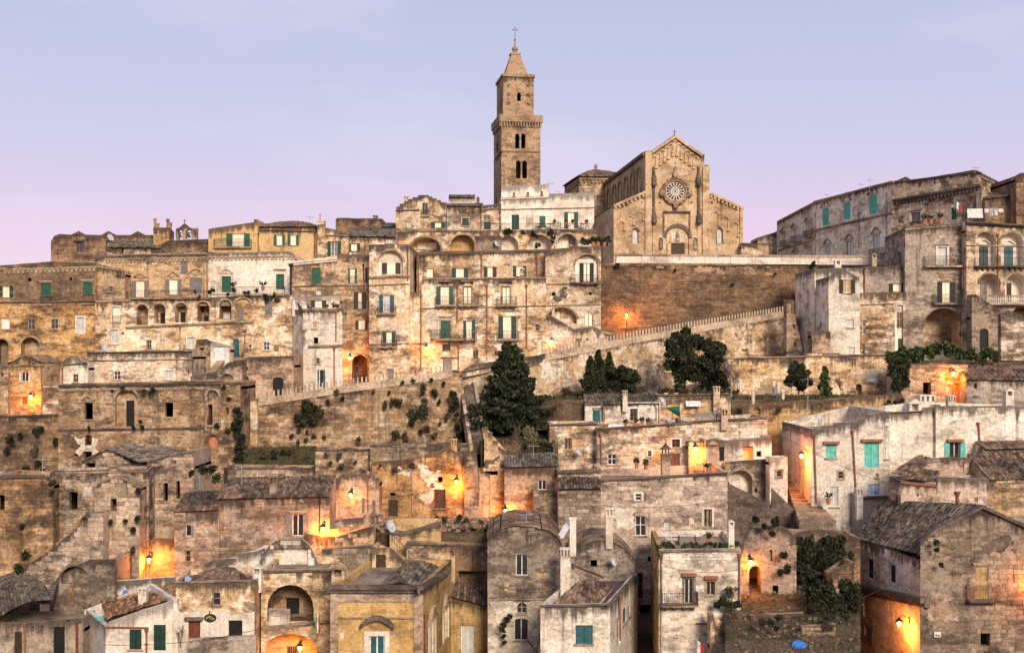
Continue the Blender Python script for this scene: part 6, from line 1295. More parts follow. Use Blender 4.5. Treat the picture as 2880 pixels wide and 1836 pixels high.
house('terrace_wall', 'stepped white stone ruin wall below the long pinkish house', 'wall', 566, 745, [(566, 1600), (580, 1585), (602, 1572), (665, 1570), (665, 1556), (720, 1550), (745, 1540)], 1650, 94.5, 1.5, 'white', [], st=(.36, .8), ni=60)
house('terrace_wall', 'grey block wall along the lane beside the stair with the iron railing', 'wall', 905, 1050, [(905, 1545), (1050, 1532)], 1640, 95, .8, 'grey', [], st=(.38, .9), ni=100)
house('terrace_wall', 'orange-lit rough wall below the arched lane lamp', 'wall', 860, 1052, [(860, 1500), (945, 1510), (1052, 1478)], 1600, 98, 1.2, 'ochre', [], st=(.38, .6))
F7 = house('stair_house', 'small yellow stair house with a brown door and outside steps', CH, 1046, 1156, [(1046, 1540), (1098, 1540), (1156, 1594)], 1680, 94, 3.0, 'yellow', [('d', 1054, 1559, 1085, 1640, 'woodbrown')], st=(.38, .15))
house('terrace_wall', 'low yellow wall with a kinked dark coping behind the stair house', 'wall', 1096, 1240, [(1096, 1462), (1100, 1488), (1140, 1494), (1238, 1465), (1240, 1462)], 1530, 98.5, 1.2, 'yellow', [], st=None, ex=[('corn', 1096, 1492, 1140, 1496, dict(h=.3, mat='darktrim')), ('corn', 1140, 1496, 1240, 1468, dict(h=.3, mat='darktrim'))])
house('terrace_wall', 'lichen-spotted ochre wall above the curved tile roof of the yellow house', 'wall', 1142, 1280, [(1142, 1526), (1280, 1530)], 1620, 96.5, 1.2, 'ochre', [], st=(.4, .7), ni=80, ex=[('corn', 1142, 1527, 1280, 1530, dict(h=.15, mat='darktrim'))])
house('terrace_wall', 'dark shadowy wall between the lichen wall and the vaulted house', 'wall', 1275, 1380, [(1275, 1530), (1380, 1535)], 1720, 97.5, 1.5, 'brown', [('n', 1290, 1605, 1370, 1680, 'brown', dict(deep=1.0))], st=(.4, .7))
F6 = house('yellow_palace', 'yellow plastered house with grey corner pilasters and a shaped window hood', CH, 928, 1190, [(928, 1648), (1190, 1648)], 1870, 84, 9, 'yellow',
  [('p', 1038, 1787, 1082, 1862, None, dict(sur='pale', sw=.32, frame='paint', pane='teal', f=.1))], side=('R', 1270, 95), swins=[('p', 1206, 1752, 1224, 1860, None, dict(sur='pale', hood='curve', frame='paint')), ('p', 1246, 1715, 1260, 1800, None, dict(sur='pale', hood='curve', frame='paint'))], st=None,
  ex=[('corn', 924, 1646, 1194, 1646, dict(h=.55, proj=.45, mat='darktrim')), ('corn', 1190, 1648, 1268, 1600, dict(h=.5, proj=.4, mat='darktrim', side=1)), ('corn', 950, 1736, 1165, 1736, dict(h=.1, mat='trim')), ('pipe', 1198, 1725, 1850, dict(mat='rust', side=1))])
pl = F6.pl
for u0, u1 in ((930, 951), (1164, 1189)):
    a, z1 = pl.sz(u0, 1668); b, z0 = pl.sz(u1, 1870); MB().pbox(pl, a, b, z0, z1, 0, .12).build('pilaster', 'pink', F6)
a, z1 = pl.sz(951, 1670); b, z0 = pl.sz(1164, 1692); MB().pbox(pl, a, b, z0, z1, 0, .08).build('frieze', 'pink', F6)
q = MB(); s0, z = pl.sz(1014, 1766); s1, _ = pl.sz(1108, 1766); n = 16
for k in range(n):
    f0, f1 = k / n, (k + 1) / n; h = lambda f: z + .62 * math.sin(math.pi * f) ** .8
    q.hexa([pl.at(s0 + (s1 - s0) * f, h(f) + dz, o) for dz in (-.05, .28) for f, o in ((f0, .4), (f1, .4), (f1, 0), (f0, 0))])
q.build('hood', 'darktrim', F6)
a, z1 = pl.sz(962, 1786); q = MB(); q.pbox(pl, a - .12, a + .12, z1 - .2, z1 + .2, 0, .03); q.build('number_plate', 'paint', F6)
Q_ = bil(P(1072, 1650, 85.8), P(1192, 1654, 85.8), P(1236, 1604, 93), P(1140, 1598, 93))
roof_tiles(F6, lambda a, b: Q_(a, b) + U(.75 * math.sin(math.pi * min(1, max(0, .12 + .8 * a))) * math.sin(math.pi * (.15 + .6 * b))), 'tilegrey', .28, .42, ni=200, jit=.03)
house('yellow_wing', 'yellow plastered wing with a lean-to tile roof and pale double door', CH, 1266, 1382, [(1266, 1672), (1382, 1703)], 1870, 94.8, 5, 'yellow', [('p', 1297, 1758, 1334, 1862, None, dict(frame='paint'))], roof=('mono', 2.5, .8), roofmat='tile', st=None, ex=[('pipe', 1386, 1700, 1860, {})])
F4 = house('vaulted_house', 'grey stone house with a rounded vault roof and a tall double window', CH, 1371, 1580, [(1371, 1512), (1385, 1500), (1410, 1485), (1450, 1478), (1500, 1480), (1545, 1492), (1570, 1512), (1580, 1530)], 1860, 92, 9, 'grey',
  [('g', 1451, 1559, 1485, 1618, None, dict(frame='paint', bar=False)), ('g', 1454, 1693, 1481, 1724, None, dict(arch=.5)), ('g', 1446, 1738, 1486, 1800, None, dict(arch=.2, frame='paint', bar=False))], roof='ext', roofmat='tile', st=(.38, .6), ni=200,
  ex=[('corn', 1371, 1685, 1580, 1683, dict(h=.12)), ('chim', 1576, 1604, 1540, 1660, dict(kind='slots', back=-2.5, mat='white')), ('chim', 1602, 1620, 1455, 1540, dict(kind='plain', back=3, mat='pale'))])
MB().hexa([P(u, v, Y) + Vector((0, dy, 0)) for dy in (0,) for (u, v, Y) in ((1566, 1512, 93), (1584, 1514, 93), (1608, 1476, 96), (1590, 1474, 96))] + [P(u, v, Y) + Vector((.1, 0, .25)) for (u, v, Y) in ((1566, 1512, 93), (1584, 1514, 93), (1608, 1476, 96), (1590, 1474, 96))]).build('verge', 'paint', F4)
F5 = house('domed_house', 'low domed stone house with one tiny window behind the white corner house', CH, 1604, 1786, [(1604, 1560), (1620, 1540), (1650, 1520), (1680, 1512), (1720, 1516), (1755, 1535), (1786, 1565)], 1700, 96.5, 6, 'grey', [('v', 1661, 1574, 1679, 1594)], roof='ext', roofmat='rock', st=(.38, .5), ni=60, ex=[('pipe', 1614, 1588, 1622, 1700, dict(mat='darktrim', r=.06))])
F3 = house('white_house', 'whitewashed corner house with a closed teal shutter and a small tiled mound roof', CH, 1520, 1716, [(1520, 1700), (1716, 1698)], 1870, 85, 9, 'white',
  [('s', 1619, 1757, 1667, 1810, 'teal', dict(sill=True))], side=('R', 1792, 97), swins=[('g', 1734, 1733, 1745, 1815), ('s', 1752, 1708, 1761, 1752, 'teal'), ('s', 1766, 1700, 1771, 1735, 'teal')], st=(.36, .12), ni=40, roofmat='purple', ex=[('corn', 1520, 1702, 1716, 1700, dict(h=.14, mat='darktrim')), ('corn', 1716, 1700, 1790, 1616, dict(h=.14, mat='darktrim', side=1)), ('pipe', 1744, 1675, 1800, dict(side=1, mat='rust'))])
zr = F3.pl.sz(1600, 1698)[1] - .45; fl, fr = F3.pl.a + F3.pl.d * 1.0 - F3.pl.n * 1.3 + U(zr + .12), F3.pl.b - F3.pl.d * .8 - F3.pl.n * 1.5 + U(zr + .12)
bl, br = fl + F3.back * .52, fr + F3.back * .52; rg0, rg1 = (fl + bl) / 2 + F3.pl.d * 1.2 + U(1.0), (fr + br) / 2 - F3.pl.d * .9 + U(.9)
for k_, q_ in enumerate(((fl, fr, rg1, rg0), (fr, br, rg1, rg1), (bl, fl, rg0, rg0), (br, bl, rg0, rg1))): roof_tiles(F3, bil(*q_), 'tile', .26, .45, ni=150 if k_ == 0 else 0, jit=.05)
MB().hexa([p + U(z) for z in (-.35, -.02) for p in (fl - F3.pl.d * .1 + F3.pl.n * .1, fr + F3.pl.d * .1 + F3.pl.n * .1, br, bl)]).build('roof_kerb', 'cream', F3)
F2 = house('cream_house', 'cream block house with an iron balcony under a planted roof terrace', CH, 1853, 2084, [(1853, 1545), (2084, 1543)], 1870, 90, 8, 'white',
  [('p', 1925, 1626, 1951, 1697, None, dict(frame='paint', pane='pane', sur='trim', hood='tile', hz=.25, hm='rust')), ('g', 1987, 1634, 2011, 1673, None, dict(sur='trim', hood='tile', hz=.25, hm='rust', sill=True, bar=False))], side=('L', 1832, 100), st=(.38, .75), ni=260,
  ex=[('bal', 1862, 1965, 1668, 1703, dict(proj=1.0, brk=4)), ('corn', 1853, 1546, 2084, 1544, dict(h=.22, proj=.2)), ('pipe', 1860, 1560, 1860, dict(mat='trim')), ('pipe', 2080, 1560, 1700, {}), ('corn', 1958, 1752, 1998, 1752, dict(h=.1, mat='rust')), ('chim', 2048, 2064, 1460, 1545, dict(kind='house', back=.6, mat='white'))], backmat='yellow')
CV = house('cave_house', 'rough cave dwelling in the rock with a tall black arched mouth and lamp', 'cave house', 2080, 2240, [(2080, 1560), (2095, 1500), (2110, 1480), (2150, 1484), (2180, 1474), (2215, 1486), (2240, 1515)], 1740, 93.5, 4, 'rock', [('v', 2107, 1590, 2141, 1706, None, dict(arch=.5, deep=1.5)), ('v', 2173, 1645, 2190, 1710, None, dict(arch=.2, deep=.6)), ('v', 2092, 1678, 2102, 1690), ('v', 2163, 1545, 2173, 1578, None, dict(arch=.5))], st=(.42, .35), ni=60)
lamp(2111, 1581, CV.pl, 'lit lamp above the black mouth of the cave dwelling', 110, .5)
house('rock_outcrop', 'dark overgrown rock face behind the yard beside the cave dwelling', 'rock', 2225, 2420, [(2225, 1505), (2260, 1492), (2300, 1486), (2360, 1498), (2420, 1512)], 1760, 96, 4, 'rock', [('d', 2275, 1663, 2290, 1732, 'blue'), ('d', 2297, 1665, 2310, 1735, 'blue'), ('n', 2240, 1600, 2275, 1700, 'brown', dict(arch=.4, deep=1.5))], st=None)
house('rock_outcrop', 'hollowed pale rock pillar in the yard before the overgrown rock face', 'rock', 2340, 2402, [(2340, 1620), (2350, 1600), (2375, 1590), (2402, 1580)], 1800, 92, 2.5, 'rock', [('v', 2360, 1630, 2385, 1760, None, dict(arch=.5, deep=.8))], st=None)
house('yard_wall', 'broken plastered wall stub beside the yard with the blue tarpaulin', 'wall', 1998, 2095, [(1998, 1730), (2005, 1725), (2015, 1760), (2050, 1785), (2095, 1800)], 1870, 87.5, 1.5, 'cream', [('v', 2010, 1790, 2013, 1802)], st=None)
house('yard_wall', 'low rubble wall at the steps below the cave dwelling', 'wall', 2010, 2090, [(2010, 1722), (2090, 1716)], 1760, 90.5, .8, 'rock', [], st=(.3, .8))
# white houses by the steps
K1 = house('white_house', 'white stepped-parapet house with turquoise shutters beside lamp-lit steps', CH, 2284, 2502, [(2284, 1206), (2310, 1206), (2310, 1197), (2345, 1197), (2345, 1189), (2412, 1185), (2412, 1178), (2436, 1176), (2436, 1166), (2476, 1160), (2502, 1156)], 1430, 105, 9, 'white',
  [('s', 2323, 1249, 2352, 1288, 'turq', dict(hood='tile', hz=.1, hm='rust', sill=True)), ('s', 2431, 1243, 2472, 1314, 'turq', dict(hood='tile', hz=.1, hm='rust')), ('s', 2490, 1258, 2499, 1290, 'turq'), ('g', 2358, 1326, 2372, 1346, None, dict(sur='trim')), ('g', 2463, 1331, 2472, 1342), ('p', 2334, 1368, 2358, 1425, None, dict(frame='paint')), ('p', 2440, 1361, 2475, 1393, None, dict(pane='blue')), ('s', 2490, 1360, 2497, 1400, 'paint')],
  side=('L', 2200, 117), st=(.34, .22), ni=60, ex=[('pipe', 2290, 1224, 1415, 2296, {}), ('pipe', 2398, 1213, 1385, 2408, {}), ('chim', 2408, 2425, 1372, 1440, dict(kind='slots', back=-1.2, mat='pale')), ('corn', 2425, 1398, 2500, 1394, dict(h=.2, mat='darktrim', proj=.5))])
lamp(2254, 1282, K1.spl, 'lit lamp on the side of the turquoise-shuttered house over the steps', 240, .6)
house('white_house', 'blank white house wall between two turquoise-shuttered houses', CH, 2498, 2634, [(2498, 1158), (2596, 1154), (2598, 1146), (2634, 1144)], 1420, 105.6, 8, 'white', [('v', 2578, 1224, 2582, 1228)], st=(.34, .2), ni=40, ex=[('corn', 2498, 1159, 2597, 1155, dict(h=.1, mat='darktrim')), ('chim', 2553, 2586, 1120, 1160, dict(kind='house', back=.8, mat='pale')), ('chim', 2584, 2626, 1110, 1150, dict(kind='slots', back=1.2, mat='pale'))])
house('white_house', 'wide white house with one pair of open turquoise shutters', CH, 2632, 2930, [(2632, 1138), (2645, 1138), (2645, 1142), (2838, 1140), (2930, 1148)], 1420, 105.2, 8, 'white',
  [('o', 2656, 1243, 2715, 1300, 'turq', dict(fr=.5, pane='pane', hood='tile', hz=.1, hm='rust', bal=(2668, 2700, 1280, 1302, dict(proj=.1))))], st=(.34, .3), ni=60, ex=[('pipe', 2752, 1190, 1300, 2760, {}), ('chim', 2663, 2684, 1112, 1145, dict(kind='slots', back=1, mat='pale')), ('chim', 2825, 2847, 1090, 1148, dict(kind='house', back=.8, mat='pale')), ('corn', 2790, 1241, 2836, 1241, dict(h=.12, mat='darktrim'))])
house('cream_house', 'small cream house with a thin tiled eave before the wide white house', CH, 2768, 2930, [(2768, 1262), (2930, 1258)], 1420, 103, 4, 'cream', [('p', 2850, 1266, 2858, 1272)], roof=('mono', 2, .35), roofmat='tile', st=None)
J1 = house('brown_house', 'brown plastered house with patched tile roofs below the blank white wall', CH, 2534, 2782, [(2534, 1352), (2600, 1360), (2637, 1362), (2637, 1340), (2782, 1346)], 1450, 97.5, 7, 'pink', [('v', 2578, 1388, 2584, 1396), ('n', 2740, 1398, 2750, 1410, 'brown', dict(deep=.1))], side=('L', 2503, 101), swins=[('v', 2518, 1390, 2526, 1415)], st=(.36, .3), ni=60, ex=[('pipe', 2694, 1385, 1430, dict(r=.1)), ('corn', 2534, 1354, 2637, 1364, dict(h=.2, mat='rust'))])
roof_tiles(J1, bil(P(2505, 1330, 98.5), P(2560, 1338, 97.8), P(2625, 1292, 101.5), P(2580, 1281, 102)), 'tile', .26, .45, jit=.04)
roof_tiles(J1, bil(P(2548, 1345, 97.8), P(2636, 1356, 97.6), P(2640, 1326, 100.5), P(2600, 1322, 101)), 'tile', .26, .45, jit=.04)
house('brown_house', 'low stone wall with a brick chimney stub behind the patched tile roofs', 'wall', 2556, 2742, [(2556, 1312), (2620, 1290), (2680, 1284), (2742, 1290)], 1360, 101.5, 2, 'pink', [('n', 2700, 1292, 2712, 1330, 'trim', dict(deep=.1))], st=(.36, .4))
house('ochre_house', 'ochre stone house with a shallow tile roof beside the patched roofs', CH, 2778, 2930, [(2778, 1346), (2930, 1342)], 1480, 98, 6, 'ochre', [], roof=('mono', 4.5, 1.5), roofmat='tile', st=(.36, .5), ni=100)
F1 = house('gabled_house', 'large weathered gabled house with a rusted balcony and mounded grey tile roof', CH, 2588, 2935, [(2588, 1522), (2630, 1490), (2700, 1452), (2761, 1424), (2830, 1452), (2935, 1502)], 1870, 88, 12, 'grey',
  [('s', 2743, 1594, 2779, 1684, 'yellow', dict(hood='flat', bal=(2729, 2816, 1646, 1690, dict(proj=.7, mat='darktrim', railmat='rust')))), ('v', 2758, 1780, 2784, 1816), ('n', 2842, 1614, 2852, 1632, 'ochre', dict(deep=.08))], side=('L', 2402, 101, [(2402, 1508), (2588, 1574)]), swins=[('d', 2438, 1570, 2456, 1628, 'black', dict(frame='paint')), ('d', 2500, 1586, 2519, 1640, 'black', dict(frame='paint')), ('d', 2430, 1762, 2452, 1850, 'blue'), ('v', 2428, 1695, 2440, 1735)],
  roof=('x',), st=(.42, .5), ni=300, backmat='white', warm=.5, ex=[('corn', 2400, 1644, 2588, 1680, dict(h=.7, proj=.7, mat='darktrim', side=1))])
roof_tiles(F1, bil(P(2404, 1512, 100.6), P(2592, 1560, 88.2), P(2762, 1424, 88), P(2478, 1410, 101)), 'tilegrey', .23, .36, ni=250, jit=.06, miss=.03)
roof_tiles(F1, bil(P(2935, 1500, 88), F1.pl.b + F1.back + U(-12.6), P(2478, 1410, 101), P(2762, 1424, 88)), 'tilegrey', .3, .5)
q = MB(); s = [F1.pl.sz(u, v) for u, v in ((2586, 1525), (2630, 1491), (2761, 1424), (2935, 1502))]
for (a, za), (b, zc) in zip(s, s[1:]): q.hexa([F1.pl.at(x, z + dz, o) for dz in (-.12, .14) for x, z, o in ((a, za, .25), (b, zc, .25), (b, zc, -.2), (a, za, -.2))])
q.build('verge', 'darktrim', F1)
lamp(2529, 1753, F1.spl, 'lit lamp on the side wall of the large gabled house', 260, .8)
lamp(2925, 1632, F1.pl, 'lit lamp past the rusted balcony of the large gabled house', 260, .7)
a, z1 = F1.pl.sz(2627, 1775); b, z0 = F1.pl.sz(2645, 1790); T = thing('notice_plate', 'small white enamel notice on the large gabled house', 'sign', F1.pl.at(a, z0)); MB().pbox(F1.pl, a, b, z0, z1, .055, .075).build('plate', 'paint', T)
q = MB(); q.pbox(F1.pl, a + .06, a + .2, z0 + .08, z0 + .2, .075, .08); q.pbox(F1.pl, b - .22, b - .06, z0 + .05, z0 + .16, .075, .08); q.build('print', 'purple', T)

for T_, args in ((L1, [(-28, 268, 760, 845, 'brown', .06)]), (AR, [(595, 642, 925, 972, 'pale'), (690, 762, 905, 992, 'pale'), (352, 480, 925, 975, 'white'), (270, 345, 880, 985, 'white')]), (CP, [(178, 312, 1218, 1298, 'white'), (425, 548, 1236, 1276, 'pale')]),
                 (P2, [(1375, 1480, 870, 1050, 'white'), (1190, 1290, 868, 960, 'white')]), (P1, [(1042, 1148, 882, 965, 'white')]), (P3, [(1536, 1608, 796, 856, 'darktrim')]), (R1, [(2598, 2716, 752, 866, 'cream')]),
                 (F9, [(496, 720, 1718, 1860, 'pale', .1)]), (F4, [(1372, 1578, 1687, 1860, 'white', .1), (1398, 1442, 1600, 1678, 'yellow'), (1490, 1546, 1606, 1632, 'yellow')]), (D3, [(1165, 1260, 1285, 1440, 'white'), (1105, 1170, 1300, 1350, 'white')]),
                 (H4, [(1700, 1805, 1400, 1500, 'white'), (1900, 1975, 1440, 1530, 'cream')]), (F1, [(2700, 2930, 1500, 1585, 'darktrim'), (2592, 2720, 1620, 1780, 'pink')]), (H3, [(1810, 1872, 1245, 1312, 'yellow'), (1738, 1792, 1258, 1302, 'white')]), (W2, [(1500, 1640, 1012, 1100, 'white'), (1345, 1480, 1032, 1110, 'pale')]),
                 (GW, [(2366, 2490, 1036, 1082, 'white')]), (W3, [(1735, 2240, 743, 778, 'tower')]), (E2, [(228, 266, 1358, 1402, 'pale')]), (D1, [(840, 900, 1410, 1440, 'brown')])):
    for a_ in args: coat(T_, *a_)
# ================================================================== stairs and steps
def steps(name, label, top, bot, n, mat='paving', rise_fill=.5, walls=None):
    """flight of separate steps from top=(uL,uR,v,Y) down to bot"""
    c = P((bot[0] + bot[1]) / 2, bot[2], bot[3]); T = thing(name, label, 'stairs', c)
    L0, R0, L1_, R1_ = P(top[0], top[2], top[3]), P(top[1], top[2], top[3]), P(bot[0], bot[2], bot[3]), P(bot[1], bot[2], bot[3])
    for k in range(n):
        f0, f1 = k / n, (k + 1) / n; a, b = L0.lerp(L1_, f0), R0.lerp(R1_, f0); d, e = L0.lerp(L1_, f1), R0.lerp(R1_, f1); z = (a.z + d.z) / 2 + rn(-.02, .02)
        q = MB(); h = rise_fill
        q.hexa([Vector((p.x, p.y, zz)) for zz in (z - h, z) for p in (d, e, b, a)], rn(.3, .7)); q.build('step', mat, T)
    if walls:
        for i, (A, B) in enumerate(((L0, L1_), (R0, R1_))):
            w = walls[i]
            if not w: continue
            s = -1 if i == 0 else 1; o = Vector((s * .3, 0, 0)); q = MB(); hh = Vector((0, 0, w))
            q.hexa([B - Vector((0, 0, 1.5)), B + o - Vector((0, 0, 1.5)), A + o - Vector((0, 0, 1.5)), A - Vector((0, 0, 1.5)), B + hh, B + o + hh, A + o + hh, A + hh], .5); q.build('side_wall', 'cream', T)
    return T
steps('long_stairs', 'long straight flight of worn stone stairs between the block wall and the conifer', (1298, 1328, 1072, 124.5), (1330, 1364, 1262, 114.5), 28, 'darktrim', .6, (.25, .4))
steps('long_stairs', 'short lower flight of stairs below the long straight stone flight', (1366, 1398, 1290, 112), (1364, 1400, 1318, 109.5), 6, 'darktrim', .6)
steps('street_steps', 'broad paved street steps glowing orange beside the white house', (2200, 2216, 1325, 117), (2248, 2352, 1466, 100.5), 16, 'paving', .8)
steps('stone_steps', 'few stone steps leading up to the cave mouth', (2086, 2118, 1706, 92.5), (2086, 2122, 1734, 90), 5, 'paving', .5)
steps('stone_steps', 'short stone steps climbing to the whitewashed porch', (612, 632, 1012, 135.5), (575, 597, 1056, 131.5), 11, 'paving', .5)
steps('stone_steps', 'narrow steps hidden beside the vaulted house at the yard', (150, 164, 1632, 93), (112, 138, 1700, 89), 9, 'darktrim', .5)
q = MB(); A, B = P(1100, 1498, 93.6), P(1163, 1562, 92.6)
for k in range(14):
    p = A.lerp(B, k / 13); q.tube([p, p + Vector((0, 0, -1.0))], .018, 4)
q.tube([A, B], .03, 5); q.tube([A - U(.5), B - U(.5)], .015, 4); q.build('stair_railing', 'iron', F7)
# ================================================================== trees
G_ = 'garden trees below the climbing street'
tree('conifer', 'big dark conifer standing beside the long stone stairs', 1436, 984, 1250, 116, 118.5, 'conifer', 'needles', n=22000, size=.17)
tree('round_tree', 'dense round-headed evergreen tree against the street wall', 1925, 918, 1118, 66, 128, 'round', 'leafdark', G_, n=15000, size=.15)
tree('bushy_tree', 'looser dark tree leaning beside the round-headed evergreen', 2008, 950, 1118, 42, 126.5, 'round', 'leafdark', G_, n=9000, size=.15)
for i, (u, v, w) in enumerate(((1660, 1002, 19), (1683, 984, 21), (1713, 990, 16))):
    cypress('slim_evergreen', ('shortest of three slim evergreens in the garden row', 'tallest of three slim evergreens in the garden row', 'thinnest of three slim evergreens in the garden row')[i], u, v, 1112, w, 124 + i * .4, 'leafdark', G_, n=2600)
tree('bushy_tree', 'low spreading dark bush tree beside the three slim evergreens', 1758, 1028, 1112, 44, 123.5, 'round', 'leafdark', G_, n=7000, size=.14)
tree('bushy_tree', 'dark evergreen in the garden before the low brick wall', 2245, 1022, 1128, 40, 125, 'round', 'leafdark', G_, n=7000, size=.14)
cypress('slim_evergreen', 'thin straggling evergreen near the bare garden tree', 2320, 1030, 1128, 17, 125, 'leaf', G_, n=1600)
mass('ivy', 'black-green ivy and brambles filling the ground between the two garden evergreens', 'ivy', [(1935 + rn(-35, 110), 1030 + rn(0, 72), rn(13, 24)) for k in range(34)], 127.2, 'leafdark', 330, .14)
mass('hedge', 'dark shrubbery joining the feet of the three slim evergreens', 'hedge', [(1640 + rn(0, 150), 1075 + rn(0, 34), rn(11, 19)) for k in range(22)], 123.2, 'leafdark', 300, .13)
mass('brambles', 'black-green brambles in the deep corner of the yard', 'brambles', [(2270 + rn(0, 140), 1640 + rn(0, 165), rn(12, 26)) for k in range(60)], 89.5, 'leafdark', 300, .11)
Bt = 'bare winter trees of the gardens'
bare_tree('bare_tree', 'wide bare tree against the upper street wall', 2152, 915, 1005, 50, 133, 'twig', Bt)
bare_tree('bare_tree', 'bare thorny tree at the foot of the round evergreen', 1850, 1000, 1118, 40, 125, 'twig', Bt)
bare_tree('blossom_tree', 'small tree in pale pink blossom beside the round evergreen', 2058, 1008, 1118, 36, 123, 'pinktwig', Bt, 5, 'pinktwig')
bare_tree('bare_tree', 'bare twiggy tree near the arched garden niche', 2372, 1040, 1128, 30, 124.5, 'twig', Bt)
bare_tree('bare_tree', 'bare forked tree under the big conifer', 1452, 1185, 1275, 26, 113.5, 'twig', Bt)
bare_tree('bare_tree', 'thin bare creeper tree against the grey vaulted house', 1508, 1730, 1850, 20, 90.5, 'twig', Bt, 4)
bare_tree('bare_tree', 'small leafless shrub tree by the balcony corner of the block house', 2062, 1640, 1715, 20, 88.8, 'twig', Bt, 4, 'dryshrub')
bare_tree('bare_tree', 'tall thin sapling on the mossy terrace wall', 96, 1205, 1335, 12, 112, 'twig', Bt, 3, 'dryshrub')
bare_tree('bare_tree', 'climbing bare rose beside the red door of the cream house', 508, 1740, 1820, 14, 85, 'twig', Bt, 4)
# ================================================================== shrubs, ivy, grass
sg = 'shrub tufts rooted in the block retaining wall'
lb = 'tuft of dry weeds rooted in the block-built street wall'
for u, v, r in ((922, 1130, 6), (948, 1105, 6), (1053, 1102, 4), (1100, 1136, 9), (1113, 1134, 12), (1085, 1138, 7), (1155, 1160, 9), (1188, 1095, 9), (1190, 1150, 11), (1192, 1128, 8), (1222, 1106, 10), (1178, 1165, 8), (1200, 1165, 7),
                (1155, 1182, 10), (1166, 1190, 8), (1202, 1206, 8), (1180, 1215, 9), (1115, 1222, 12), (1140, 1226, 9), (1240, 1130, 5), (1258, 1175, 6), (905, 1162, 6), (898, 1152, 9), (835, 1245, 7), (860, 1238, 6), (820, 1225, 5), (885, 1226, 5), (910, 1230, 4), (838, 1210, 5), (865, 1215, 5), (1240, 1190, 5), (1225, 1222, 6), (1010, 1240, 5), (960, 1120, 4), (1130, 1075, 5), (1165, 1070, 5), (1210, 1068, 4), (1095, 1105, 4), (1245, 1080, 5)):
    r *= rn(.7, 1.7); shrub(lb, u + rn(-4, 4), v, r, 121.6, random.choice(('dryshrub', 'leafdark', 'dryshrub')), size=.12, group=sg, flat=(rn(.7, 1.2), .5, rn(.8, 1.7)))
mass('ivy', 'large dark ivy mass hanging on the block-built street wall', 'ivy', [(862, 1140, 20), (866, 1152, 20), (858, 1168, 22), (846, 1186, 15), (880, 1180, 15), (884, 1150, 12), (838, 1175, 10)], 121.5, 'leafdark', 420, .15)
mass('ivy', 'dark ivy beside the long straight stone stairs', 'ivy', [(1275, 1110, 10), (1279, 1122, 12), (1283, 1140, 13), (1270, 1150, 9), (1284, 1165, 8), (1285, 1200, 9), (1292, 1225, 10)], 121, 'leafdark', 240)
mass('ivy', 'column of dark ivy climbing the joint of the ruined palace and the street wall', 'ivy', [(672 + 7 * math.sin(k) + (k - 6) * .8, 1155 + k * 11.5, 10 + k * .5) for k in range(13)], 116.3, 'leafdark', 260)
for u, v, r in ((345, 1090, 6), (405, 1100, 6), (420, 1106, 6), (432, 1098, 8), (395, 1185, 5), (375, 1203, 6), (400, 1201, 5), (315, 1100, 4), (250, 1203, 4), (610, 1196, 8), (660, 1180, 5), (630, 1090, 6), (645, 1120, 6), (640, 1210, 7)): shrub('small weed tuft in the ruined palace walls', u, v, r, 116.6, 'leafdark', size=.12, group='weeds on the ruined palace')
for u, v, r in ((150, 1362, 12), (147, 1390, 9), (388, 1378, 9), (388, 1458, 10), (308, 1468, 7), (375, 1490, 7), (352, 1465, 4), (80, 1560, 22), (55, 1600, 16), (60, 1480, 10), (372, 1545, 7), (600, 1320, 14), (575, 1318, 16), (610, 1345, 14), (540, 1330, 9)): shrub('dark weed clump clinging to the lower ruins', u, v, r, 95.8 if u < 300 else 96.8, 'leafdark', size=.14, group='weeds on the lower ruins')
for u, v, r in ((100, 1212, 14), (112, 1205, 10), (30, 1240, 16), (20, 1265, 10), (55, 1222, 7), (95, 1268, 13), (160, 1240, 10), (105, 1300, 10), (75, 1320, 12), (120, 1325, 8)): shrub('dark shrub on the mossy terrace wall', u, v, r, 119.8, 'leafdark', n=150, size=.15, group='shrubs on the mossy terrace wall')
for u, v, r in ((917, 1280, 6), (953, 1282, 8), (962, 1308, 8), (930, 1300, 4), (1000, 1300, 4), (1110, 1320, 8), (1158, 1312, 11), (1068, 1308, 4)): shrub('weed tuft on the ochre terrace walls below the grass bank', u, v, r, 106.4 if v > 1305 and u > 1020 else 111, 'dryshrub', size=.12, group='weeds on the ochre terrace walls')
for u, v, r in ((2632, 1525, 12), (2634, 1545, 8), (2647, 1589, 7), (2602, 1705, 8), (2450, 1660, 10), (2410, 1655, 12)): shrub('dark caper tuft growing from the large gabled house', u, v, r, 87.2 if u > 2590 else 98, 'leafdark', size=.1, group='weeds on the large gabled house')
mass('shrubbery', 'leafy green shrubbery crowding the garden edge above the rough cottage', 'shrubbery', [(2500 + k * 9 + rn(-5, 5), 1000 + rn(-16, 14) - (10 if 2600 < 2500 + k * 9 < 2720 else 0), rn(11, 19)) for k in range(35)], 126.9, 'leaf', 330, .15)
mass('ivy', 'dark ivy spilling down beside the rough cottage', 'ivy', [(2522 + rn(-18, 26), 1012 + k * 6, rn(11, 17)) for k in range(14)], 124.6, 'leafdark', 280)
mass('creeper', 'dark creeper smothering the rock face behind the yard', 'creeper', [(2240 + rn(0, 150), rn(1520, 1700), rn(12, 28)) for k in range(46)], 95.0, 'leafdark', 380, .12)
for u, v, r in ((2030, 1690, 16), (2050, 1700, 18), (2072, 1695, 14), (2018, 1700, 10), (2150, 1480, 9), (2180, 1465, 14), (2170, 1500, 10), (2125, 1460, 10), (2205, 1560, 12), (2215, 1600, 16), (2195, 1610, 10)): shrub('dark bush around the cave dwelling', u, v, r, 89 if u < 2100 else 92.6, 'leafdark', n=260, size=.12, group='bushes around the cave dwelling')
